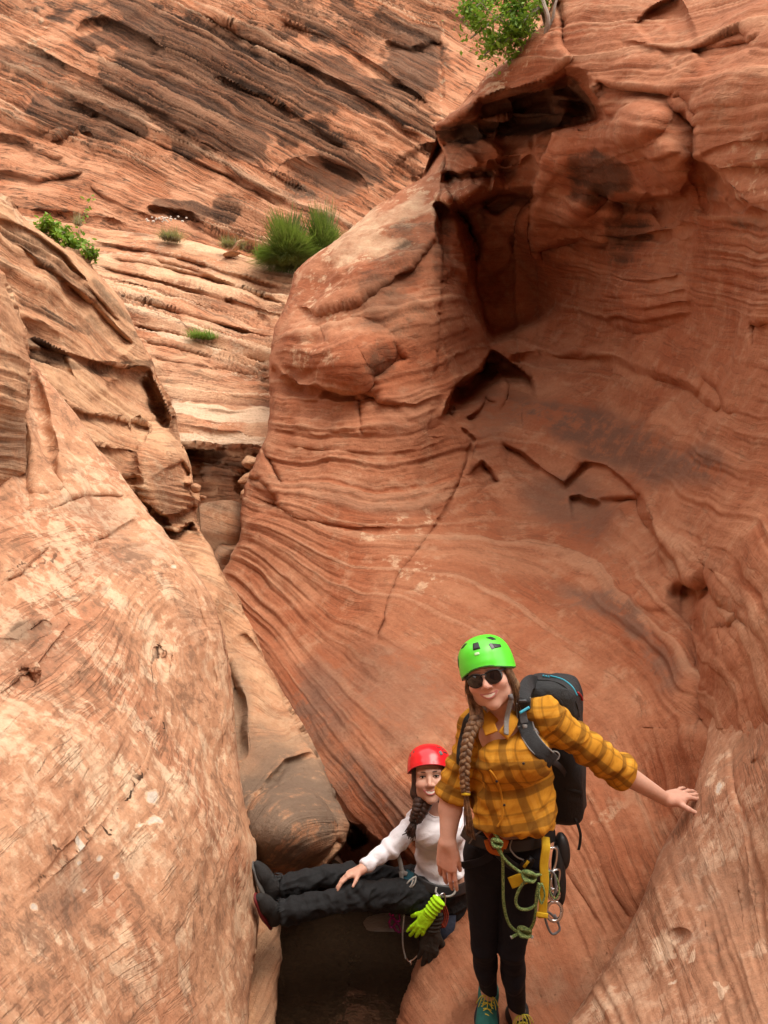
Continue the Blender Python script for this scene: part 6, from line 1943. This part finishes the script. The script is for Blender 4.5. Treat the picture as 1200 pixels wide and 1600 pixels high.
# --- harness of the standing woman
gear("climbing_harness", "dark climbing harness with orange belt on the standing person's hips", "harness", [
    ("waist_belt", tube_geo([P(724, 1298, 3.06), P(742, 1312, 2.965), P(775, 1321, 2.925), P(812, 1321, 2.92), P(845, 1314, 2.955), P(866, 1305, 3.04)], 0.01, 10, 40, flat=(0.046, 0.012), up=(0, -1, 0.2)), M_BLACK),
    ("tie_in_webbing", [tube_geo([P(757, 1290, 2.90), P(768, 1305, 2.885), P(782, 1317, 2.885), P(792, 1320, 2.90)], 0.008, 10, 24, flat=(0.036, 0.010), up=(0, -1, 0.1)),
                        tube_geo([P(762, 1312, 2.90), P(768, 1327, 2.905), P(785, 1332, 2.91)], 0.008, 10, 20, flat=(0.030, 0.010), up=(0, -1, 0.1))], M_OWEB),
    ("belay_loop", tube_geo([P(771, 1300, 2.885), P(765, 1312, 2.88), P(772, 1326, 2.88), P(781, 1314, 2.88)], 0.0055, 8, 40, closed=True), M_ROPER),
    ("leg_loop", tube_geo([P(778, 1332, 2.945), P(800, 1352, 2.945), P(830, 1366, 2.955), P(858, 1372, 3.01)], 0.01, 10, 30, flat=(0.034, 0.010), up=(0, -1, 0.2)), M_BLACK),
    ("leg_loop", tube_geo([P(770, 1335, 2.955), P(752, 1346, 2.975), P(735, 1350, 3.01), P(722, 1352, 3.07)], 0.01, 10, 30, flat=(0.030, 0.010), up=(0, -1, 0.2)), M_LEGG),
    ("strap_end", tube_geo([P(752, 1298, 2.90), P(742, 1306, 2.92), P(733, 1318, 2.95)], 0.003, 6, 16), M_STRAPG),
    ("buckle", box_geo(P(822, 1352, 2.94), (0.020, 0.008, 0.015), rot3(30)), M_BLACK),
    ("buckle", box_geo(P(828, 1346, 2.925), (0.013, 0.006, 0.016), rot3(40)), M_BLACK),
    ("buckle_tab", box_geo(P(822, 1350, 2.92), (0.005, 0.004, 0.015), rot3(35)), M_YWEB),
    ("gear_loop", tube_geo([P(800, 1311, 2.91), P(797, 1325, 2.895), P(806, 1338, 2.9), P(818, 1344, 2.91)], 0.003, 6, 24), M_STRAPG),
    ("gear_bag", [ell_geo(P(873, 1368, 3.03), (0.028, 0.03, 0.12), rot3(-4)), ell_geo(P(878, 1330, 3.05), (0.032, 0.04, 0.075), rot3(-4))], M_BLACK)], P(795, 1318, 3.0))

knot = lambda c, r: [tube_geo([A3(c) + A3((r * 1.6 * math.cos(a + k), -0.012 * math.sin(2 * a + k), r * 1.1 * math.sin(a + 0.7 * k))) for a in np.linspace(0, 2 * np.pi, 9)[:-1]], 0.0062, 8, 32, closed=True) for k in (0, 0.9, 1.9)]
RP = [tube_geo([P(771, 1300, 2.872), P(776, 1306, 2.865), P(780, 1316, 2.865), P(776, 1322, 2.868), P(788, 1342, 2.875), P(806, 1358, 2.885), P(826, 1368, 2.89), P(846, 1366, 2.90)], 0.0058, 8, 70),
      tube_geo([P(778, 1322, 2.872), P(785, 1340, 2.88), P(786, 1372, 2.905), P(787, 1410, 2.93), P(793, 1438, 2.95), P(804, 1453, 2.955), P(818, 1456, 2.955)], 0.0058, 8, 70),
      tube_geo([P(826, 1371, 2.885), P(813, 1387, 2.89), P(806, 1405, 2.90), P(810, 1418, 2.905), P(824, 1421, 2.905), P(837, 1413, 2.90), P(840, 1396, 2.90)], 0.0058, 8, 60),
      tube_geo([P(842, 1380, 2.89), P(838, 1400, 2.895), P(837, 1425, 2.91), P(833, 1444, 2.94), P(824, 1456, 2.95), P(810, 1459, 2.95), P(799, 1465, 2.945)], 0.0058, 8, 60),
      tube_geo([P(822, 1456, 2.945), P(828, 1462, 2.945), P(831, 1464, 2.945)], 0.0058, 8, 10)]
gear("rope_lanyard", "knotted green rope lanyard hanging from the standing person's belt", "rope",
     [("rope", RP, M_ROPEG), ("knot", knot(P(777, 1317, 2.86), 0.011), M_ROPEG), ("knot", knot(P(827, 1369, 2.88), 0.015), M_ROPEG), ("knot", knot(P(820, 1456, 2.945), 0.014), M_ROPEG),
      ("rope_end", tube_geo([P(798, 1465, 2.944), P(800, 1464, 2.944)], 0.0065, 8, 4), M_ROPEW), ("rope_end", tube_geo([P(830, 1463, 2.944), P(832, 1465, 2.944)], 0.0065, 8, 4), M_ROPEW)], P(777, 1317, 2.88))
gear("yellow_sling", "yellow webbing sling hanging from the standing person's belt", "sling",
     [("webbing", tube_geo([P(852, 1308, 2.93), P(853, 1325, 2.90), P(850, 1350, 2.90), P(851, 1378, 2.90), P(849, 1405, 2.905), P(847, 1434, 2.915)], 0.008, 10, 50, flat=(0.034, 0.007), up=(0.1, -1, 0.1)), M_YWEB),
      ("stitched_end", tube_geo([P(838, 1428, 2.905), P(856, 1431, 2.905)], 0.006, 10, 10, flat=(0.018, 0.009), up=(0, -1, 0.1)), M_YWEB),
      ("webbing_tab", tube_geo([P(797, 1380, 2.915), P(810, 1375, 2.91), P(822, 1371, 2.905)], 0.008, 10, 14, flat=(0.044, 0.006), up=(0.1, -1, 0.2)), M_YWEB)], P(850, 1370, 2.92))
UPV = (0.0, 0.05, 1.0)
carabiner("locking_carabiner", P(862, 1343, 2.935), (0.05, 0, 1), (0.3, -1, 0), 0.090, 0.050, 0.0050, M_STEEL, "polished locking carabiner at the top of the standing person's gear", "carabiners on the standing person's harness", M_STEEL)
carabiner("carabiner", P(867, 1378, 2.94), (0.12, 0, 1), (0.7, -1, 0), 0.095, 0.052, 0.0048, M_STEEL, "polished carabiner hanging under the top one beside the yellow sling", "carabiners on the standing person's harness")
carabiner("carabiner", P(860, 1380, 2.925), (-0.15, 0, 1), (-0.4, -1, 0), 0.095, 0.05, 0.0045, M_GREYP, "dark grey carabiner tucked behind the yellow sling", "carabiners on the standing person's harness")
carabiner("carabiner", P(862, 1442, 2.95), (0.5, 0, -1), (0.2, -1, 0), 0.085, 0.05, 0.0045, M_GREYP, "grey carabiner hanging lowest below the yellow sling", "carabiners on the standing person's harness")
rg = [P(866 + 12 * math.cos(a), 1424 + 15 * math.sin(a), 2.925) for a in np.linspace(0, 2 * np.pi, 13)[:-1]]
rg2 = [P(866 + 8 * math.cos(a), 1398 + 9 * math.sin(a), 2.925) for a in np.linspace(0, 2 * np.pi, 13)[:-1]]
gear("descender", "silver figure eight descender hanging beside the yellow sling", "descender", [("large_ring", tube_geo(rg, 0.0065, 8, 48, closed=True), M_STEEL), ("small_ring", tube_geo(rg2, 0.0055, 8, 40, closed=True), M_STEEL)], P(866, 1424, 2.93))
gear("cord_loop", "thin pale cord loop looped through the standing person's carabiners", "cord", [("cord", [tube_geo([P(858, 1362, 2.92), P(857, 1380, 2.915), P(860, 1396, 2.915), P(868, 1404, 2.92), P(874, 1390, 2.92), P(868, 1368, 2.925)], 0.003, 6, 50, closed=True),
     tube_geo([P(846, 1380, 2.895), P(842, 1395, 2.89), P(846, 1412, 2.89), P(851, 1398, 2.89)], 0.0035, 6, 40, closed=True)], M_ROPEG)], P(860, 1380, 2.92))

# ------------------------------------------------------------------ the seated woman, bridging the slot with her legs
W2 = thing("person", "person sitting in red helmet and white top, feet braced on the left rock", "person", tuple(P(712, 1425, 3.95)))
h2 = Head(P(672, 1213, 3.80), rot3(-5, -4, -13), 1.05, wide=0.98)
NB2 = P(683, 1263, 3.86)
S2R, E2R, Wr2R = P(656, 1280, 3.86), P(610, 1325, 3.78), P(567, 1357, 3.68)
S2L, E2L, Wr2L = P(716, 1276, 3.94), P(738, 1345, 4.02), P(748, 1425, 3.93)
C2a, C2b = P(686, 1290, 3.90), P(690, 1372, 3.88)
hp1, kn1, an1 = P(690, 1400, 3.86), P(556, 1400, 3.64), P(442, 1426, 3.58)
hp2, kn2, an2 = P(668, 1382, 3.96), P(530, 1366, 3.80), P(438, 1386, 3.68)
fw2 = unit(A3((-0.25, -1, 0.25)))
sq2 = (fw2, 1.35)
body2 = [RC(NB2, h2.w(0, 0.02, -0.05), 0.050, 0.048, 0.02), RC(C2a, C2b, 0.105, 0.098, 0.05, 1, sq2), RC(C2b, P(692, 1400, 3.90), 0.098, 0.11, 0.05, 1, sq2),
         RC(S2R, NB2 + A3((0, 0.02, -0.03)), 0.045, 0.05, 0.04), RC(S2L, NB2 + A3((0, 0.03, -0.03)), 0.045, 0.05, 0.04),
         RC(S2R, E2R, 0.044, 0.037, 0.02), RC(E2R, Wr2R, 0.037, 0.024, 0.015), RC(S2L, E2L, 0.044, 0.037, 0.02), RC(E2L, Wr2L, 0.037, 0.024, 0.015),
         RC(hp1, kn1, 0.066, 0.040, 0.03), RC(kn1, an1, 0.040, 0.030, 0.02), RC(hp2, kn2, 0.060, 0.034, 0.02), RC(kn2, an2, 0.034, 0.028, 0.02)]
body2 += hand_prims(Wr2R, P(543, 1368, 3.66) - Wr2R, (0.1, -0.8, 0.6), (0.10, -0.1, -1), [(0.25, 0.3, 0.2), (0.3, 0.35, 0.3), (0.35, 0.4, 0.3), (0.4, 0.4, 0.3)], 0.88, thumb=(0.7, 0.6, 0.45), spread=0.07)
body2 += hand_prims(Wr2L, P(738, 1450, 3.86) - Wr2L, (-0.8, -0.4, 0.1), (0, 0.6, -0.8), [(0.1, 0.2, 0.1)] * 4, 0.95, thumb=(0.6, 0.7, 0.2), spread=0.08)


def a2(V, N):
    lip, bl = h2.attrs(V, N)
    return {"lip": lip, "blush": np.maximum(bl * 0.8, 0.5 * np.exp(-np.sum((V - Wr2R) ** 2, 1) / 0.08 ** 2))}


part_sdf("body", body2 + h2.prims(), M_SKIN2, W2, 0.0029, 1, None, a2)
h2.teeth(M_TEETH, W2)
h2.eyes(W2, M_EYEW, M_IRIS, M_LASH, M_HAIR2)
ue = unit(Wr2R - E2R)
top2 = [RC(C2a, C2b, 0.128, 0.120, 0.05, 1, sq2), RC(C2b, P(693, 1388, 3.885), 0.122, 0.132, 0.04, 1, sq2), EL(P(672, 1302, 3.79), (0.072, 0.068, 0.072), None, 0.05), EL(P(706, 1300, 3.80), (0.072, 0.068, 0.072), None, 0.05),
        RC(S2R, P(672, 1266, 3.88), 0.054, 0.052, 0.035), RC(S2L, P(694, 1264, 3.89), 0.054, 0.052, 0.035), RC(P(676, 1268, 3.90), P(692, 1266, 3.90), 0.06, 0.06, 0.02),
        RC(S2R, E2R, 0.055, 0.046, 0.03), RC(E2R, Wr2R - ue * 0.03, 0.045, 0.034, 0.02), CC(Wr2R - ue * 0.05, Wr2R - ue * 0.004, 0.035, 0.034, 0.006, 1, 0.006), RC(S2L, E2L, 0.055, 0.046, 0.03), RC(E2L, Wr2L, 0.045, 0.034, 0.02),
        HALF(P(692, 1386, 3.78), (0.25, 0.25, -1)),
        EL(P(684, 1264, 3.79), (0.058, 0.085, 0.055), None, 0.006, -1), RC(NB2 + A3((0, 0, 0.02)), h2.w(0, 0.02, -0.05), 0.060, 0.06, 0.006, -1)]


def disp2(V, N):
    r = (V - S2R) @ unit(Wr2R - S2R)
    am = (V[:, 0] < S2R[0] - 0.02)
    d = fold_noise(V, [(0.7, 0, 0.7), (0, 1, 0), (-0.6, 0, 0.8)], 0.006, A3((6, 6, 14)), 41)
    d = d + am * 0.003 * np.sin(r * 95 + 4 * fbm(V * 9, 2, 9))
    z0 = P(0, 1350, 3.85)[2]
    return d + (~am) * 0.005 * np.sin((V[:, 2] + 0.35 * V[:, 0]) * 80 + 3 * fbm(V * 6, 2, 4)) * np.exp(-((V[:, 2] - z0) / 0.10) ** 2)


part_sdf("white_top", top2, M_WHITE, W2, 0.0042, 1, disp2)
geo_obj("neckband", tube_geo([P(684 + 19.0 * math.sin(a), 1259 + 19 * math.cos(a) * 0.95, 3.765 + 0.05 * (1 - math.cos(a))) for a in np.linspace(-1.7, 1.7, 9)], 0.0035, 6, 30), M_WHITE, W2)
M_DRED = simple_mat('dark_red_rubber', (0.12, 0.010, 0.012), 0.6, 0.3)
tr = [RC(P(692, 1392, 3.90), P(690, 1404, 3.90), 0.132, 0.125, 0.04, 1, sq2), RC(hp1, kn1, 0.088, 0.060, 0.03), RC(kn1, an1 * 0.9 + kn1 * 0.1, 0.058, 0.050, 0.02), CC(an1 * 0.80 + kn1 * 0.20, an1 * 1.04 - kn1 * 0.04, 0.050, 0.056, 0.01, 1, 0.01),
      RC(hp2, kn2, 0.082, 0.056, 0.008), RC(kn2, an2 * 0.9 + kn2 * 0.1, 0.054, 0.046, 0.008), CC(an2 * 0.80 + kn2 * 0.20, an2 * 1.03 - kn2 * 0.03, 0.046, 0.050, 0.006, 1, 0.01)]


def disp3(V, N):
    d = fold_noise(V, [(1, 0, 0.4), (0, 1, 0), (-0.3, 0, 1)], 0.015, A3((7, 8, 15)), 61)
    d = d + fold_noise(V, [(0.9, 0, 0.45), (0, 1, 0), (-0.45, 0, 0.9)], 0.007, A3((16, 6, 7)), 67)
    kx = np.exp(-((V[:, 0] - kn1[0]) / 0.10) ** 2) + 0.8 * np.exp(-((V[:, 0] - an1[0]) / 0.12) ** 2)
    return d + kx * 0.005 * np.sin((V[:, 0] + 0.5 * V[:, 2]) * 90 + 4 * fbm(V * 8, 2, 3))


part_sdf("trousers", tr, M_PANTS, W2, 0.0046, 1, disp3)
for A_, tt, tip in ((an1, (-0.30, -0.45, 0.85), True), (an2, (-0.42, -0.05, 1), True)):
    so = shoe(W2, A_ + A3((-0.012, 0, 0.0)), tt, (1, 0, 0.30), M_BOOT, M_SOLEG if A_ is an2 else M_DRED, M_BLACK, 0.82)
H2 = Helmet(h2, 0.103, 0.121, 0.106, 0.040, 0.010, (80, 98, 106), 0.07)
hm2 = H2.build(M_RED, M_REDS, W2)
H2.patch("knob", [(38, 52), (47, 50), (48, 62), (39, 63)], M_GREYP, hm2, 0.004)
for th0, ph0 in ((44, 30), (54, 34), (62, 42), (57, 52), (66, 56), (-60, 44), (-70, 56)):
    H2.patch("vent", [(th0, ph0), (th0 + 6, ph0 + 1), (th0 + 7, ph0 + 7), (th0 + 1, ph0 + 6)], M_BLACK, hm2, 0.001)
geo_obj("chin_strap", [tube_geo([h2.w(m * 0.082, -0.01, 0.02), h2.w(m * 0.072, -0.02, -0.05), h2.w(m * 0.030, -0.05, -0.112)], 0.003, 8, 20, flat=(0.014, 0.003), up=(m, -0.4, 0)) for m in (-1, 1)], M_BLACK, W2)
hair2 = [EL(h2.w(0, 0.030, 0.015), A3((0.082, 0.088, 0.096)), h2.R, 0.02), EL(h2.w(0, 0.05, -0.06), (0.066, 0.050, 0.07), h2.R, 0.03), RC(h2.w(0.072, -0.035, 0.04), h2.w(0.076, 0.0, -0.06), 0.013, 0.015, 0.02),
         RC(h2.w(-0.070, -0.040, 0.04), h2.w(-0.074, -0.01, -0.07), 0.014, 0.018, 0.02), RC(h2.w(-0.074, -0.01, -0.07), P(658, 1258, 3.76), 0.022, 0.026, 0.03)]
part_sdf("hair", hair2, M_HAIR2, W2, 0.004, 1, lambda V, N: 0.004 * fbm((V @ h2.R) * A3((45, 45, 7)), 3, 3))
braid("braid", [P(661, 1252, 3.75), P(657, 1264, 3.735), P(652, 1274, 3.735), P(648, 1284, 3.74)], 0.026, M_HAIR2, W2, 2.0, 0.6)
geo_obj("braid_tail", strands(RNG, [P(645, 1283, 3.735), P(650, 1283, 3.735)], [P(634, 1305, 3.74), P(646, 1310, 3.74)], (0.0, -0.012, 0), 0.0045, k=34, jit=0.008), M_HAIR2, W2)
geo_obj("hair_tie", tube_geo([P(648 + 5 * math.cos(a), 1283 - 1.5 * math.cos(a), 3.737 + 0.016 * math.sin(a)) for a in np.linspace(0, 2 * np.pi, 9)[:-1]], 0.004, 6, 24, closed=True), M_STRAPG, W2)
attach(W2)

# harness and gear of the seated woman
gear("climbing_harness", "teal climbing harness with pale straps on the seated person", "harness", [
    ("waist_belt", tube_geo([P(640, 1368, 3.84), P(660, 1382, 3.765), P(685, 1391, 3.745), P(712, 1392, 3.76), P(735, 1383, 3.85)], 0.01, 10, 40, flat=(0.050, 0.012), up=(0, -1, 0.3)), M_BLACK),
    ("leg_loop", tube_geo([P(642, 1362, 3.79), P(634, 1376, 3.765), P(634, 1384, 3.77)], 0.01, 10, 20, flat=(0.044, 0.010), up=(-0.3, -1, 0.4)), M_TWEB),
    ("leg_loop", tube_geo([P(638, 1380, 3.755), P(650, 1395, 3.735), P(660, 1410, 3.74), P(664, 1424, 3.77)], 0.01, 10, 30, flat=(0.048, 0.010), up=(-0.2, -1, 0.5)), M_TWEB),
    ("riser_strap", tube_geo([P(621, 1332, 3.82), P(625, 1346, 3.79), P(629, 1362, 3.775), P(636, 1366, 3.77)], 0.005, 8, 24, flat=(0.022, 0.006), up=(-0.2, -1, 0.2)), M_STRAPG),
    ("riser_strap", tube_geo([P(626, 1362, 3.77), P(628, 1374, 3.765)], 0.005, 8, 10, flat=(0.020, 0.006), up=(-0.2, -1, 0.2)), M_STRAPG),
    ("tie_in_loop", tube_geo([P(682, 1386, 3.73), P(681, 1394, 3.72), P(688, 1400, 3.715), P(704, 1400, 3.715), P(711, 1394, 3.72), P(711, 1386, 3.735)], 0.005, 8, 40), M_ROPEW)], P(690, 1392, 3.8))
gear("cord_bundle", "white cord looped through the seated person's leg strap", "cord", [("cord", [tube_geo([P(650, 1370, 3.735), P(648, 1380, 3.725), P(640, 1388, 3.725), P(633, 1386, 3.73), P(640, 1376, 3.73)], 0.0042, 6, 40, closed=True),
    tube_geo([P(646, 1374, 3.728), P(642, 1384, 3.72), P(638, 1388, 3.72)], 0.0042, 6, 20), tube_geo([P(634, 1386, 3.72), P(633, 1405, 3.715), P(632, 1425, 3.715), P(630, 1445, 3.72), P(629, 1462, 3.73), P(630, 1480, 3.74), P(634, 1498, 3.74)], 0.0036, 6, 60)], M_ROPEW),
    ("clip", [tube_geo([P(634, 1496, 3.735), P(639, 1502, 3.735), P(646, 1499, 3.735), P(652, 1493, 3.735)], 0.004, 6, 20), ell_geo(P(642, 1505, 3.735), (0.006, 0.006, 0.010))], M_STEEL)], P(640, 1382, 3.73))
G2 = "carabiners on the seated person's harness"
carabiner("carabiner", P(622, 1400, 3.715), (0.25, 0, 1), (0.5, -1, 0.2), 0.100, 0.045, 0.0045, M_BLUEA, "blue carabiner on the seated person's thigh strap", G2)
carabiner("carabiner", P(614, 1403, 3.715), (0.1, 0, 1), (-0.3, -1, 0.2), 0.070, 0.040, 0.004, M_BLUEA, "small blue carabiner farthest from the seated person's belt", G2)
for i, (x, y, a) in enumerate(((614, 1424, 0.6), (620, 1433, -0.5), (613, 1442, 0.3), (621, 1450, -0.6))):
    carabiner("carabiner", P(x, y, 3.71 + 0.006 * i), (a, 0, 1), (0.4 - 0.3 * i, -1, 0.2), 0.046, 0.032, 0.0045, M_PURPLE, ["magenta link at the top of the small chain on the thigh", "second magenta link of the small chain", "third magenta link of the small chain", "lowest magenta link of the small chain"][i], "magenta links hanging as a chain")
geo_tag = gear("wooden_tag", "small orange tag on the seated person's thigh", "tag", [("tag", ell_geo(P(612, 1400, 3.70), (0.010, 0.005, 0.016), rot3(15)), M_OWEB)], P(612, 1400, 3.70))
carabiner("locking_carabiner", P(680, 1410, 3.70), (0.35, 0, 1), (0.3, -1, 0.1), 0.070, 0.036, 0.005, M_STEEL, "steel locking carabiner holding the neon glove", G2)
carabiner("carabiner", P(692, 1406, 3.705), (-0.1, 0, 1), (0.5, -1, 0.1), 0.060, 0.030, 0.0042, M_STEEL, "steel carabiner holding the red cord", G2)
gear("red_cord_hank", "hank of thin red cord clipped to the seated person's belt", "cord", [("cord", [tube_geo([P(690 + dx, 1414, 3.705), P(684 + dx, 1430, 3.70), P(690 + dx, 1449, 3.705), P(696 + dx, 1432, 3.71)], 0.0042, 6, 40, closed=True) for dx in (-1.5, 1, 4)], M_ROPER)], P(691, 1430, 3.70))
gear("blue_cloth", "dark blue folded cloth hanging behind the gloves", "cloth", [("cloth", tube_geo([P(702, 1428, 3.80), P(701, 1444, 3.77), P(695, 1462, 3.755), P(690, 1474, 3.76)], 0.01, 12, 24, flat=(0.070, 0.012), up=(0.2, -1, 0.2)), M_BLUEC)], P(700, 1440, 3.78))


def glove(label, wrist, tip, side, n, m_body, m_cuff, hs, curls):
    W_, f = A3(wrist), unit(A3(tip) - A3(wrist))
    o = thing("work_glove", label, "glove", tuple(W_), "gloves clipped to the seated person's belt")
    pr = hand_prims(W_, f, side, n, curls, hs, thumb=(0.8, 0.5, 0.2), spread=0.09, rad=1.25)
    part_sdf("hand_shell", pr, m_body, o, 0.0035, 1, lambda V, N: fold_noise(V, [(1, 0, 0), (0, 1, 0), (0, 0, 1)], 0.003, 22.0, 7))
    part_sdf("cuff", [CC(W_ - f * 0.075, W_ + f * 0.022, 0.042 * hs, 0.036 * hs, 0.01, 1, 0.008, (unit(n), 1.5))], m_cuff, o, 0.0035, 1, lambda V, N: 0.003 * np.sin(((V - W_) @ f) * 320))
    attach(o)
    return o


glove("neon yellow-green glove clipped at the seated person's belt", P(672, 1426, 3.675), P(640, 1470, 3.68), (-0.7, 0, 0.5), (0.1, 0.6, -0.2), M_NEON, M_NEON, 0.86, [(0.1, 0.2, 0.1), (0.15, 0.25, 0.2), (0.2, 0.3, 0.2), (0.3, 0.3, 0.2)])
glove("dark brown glove hanging fingers down under the neon glove", P(674, 1450, 3.70), P(668, 1500, 3.70), (1, 0, 0.3), (0, 0.8, 0.1), M_GLOVE, M_GLOVE, 1.15, [(0.1, 0.1, 0.1), (0.1, 0.15, 0.1), (0.12, 0.2, 0.1), (0.2, 0.2, 0.1)])
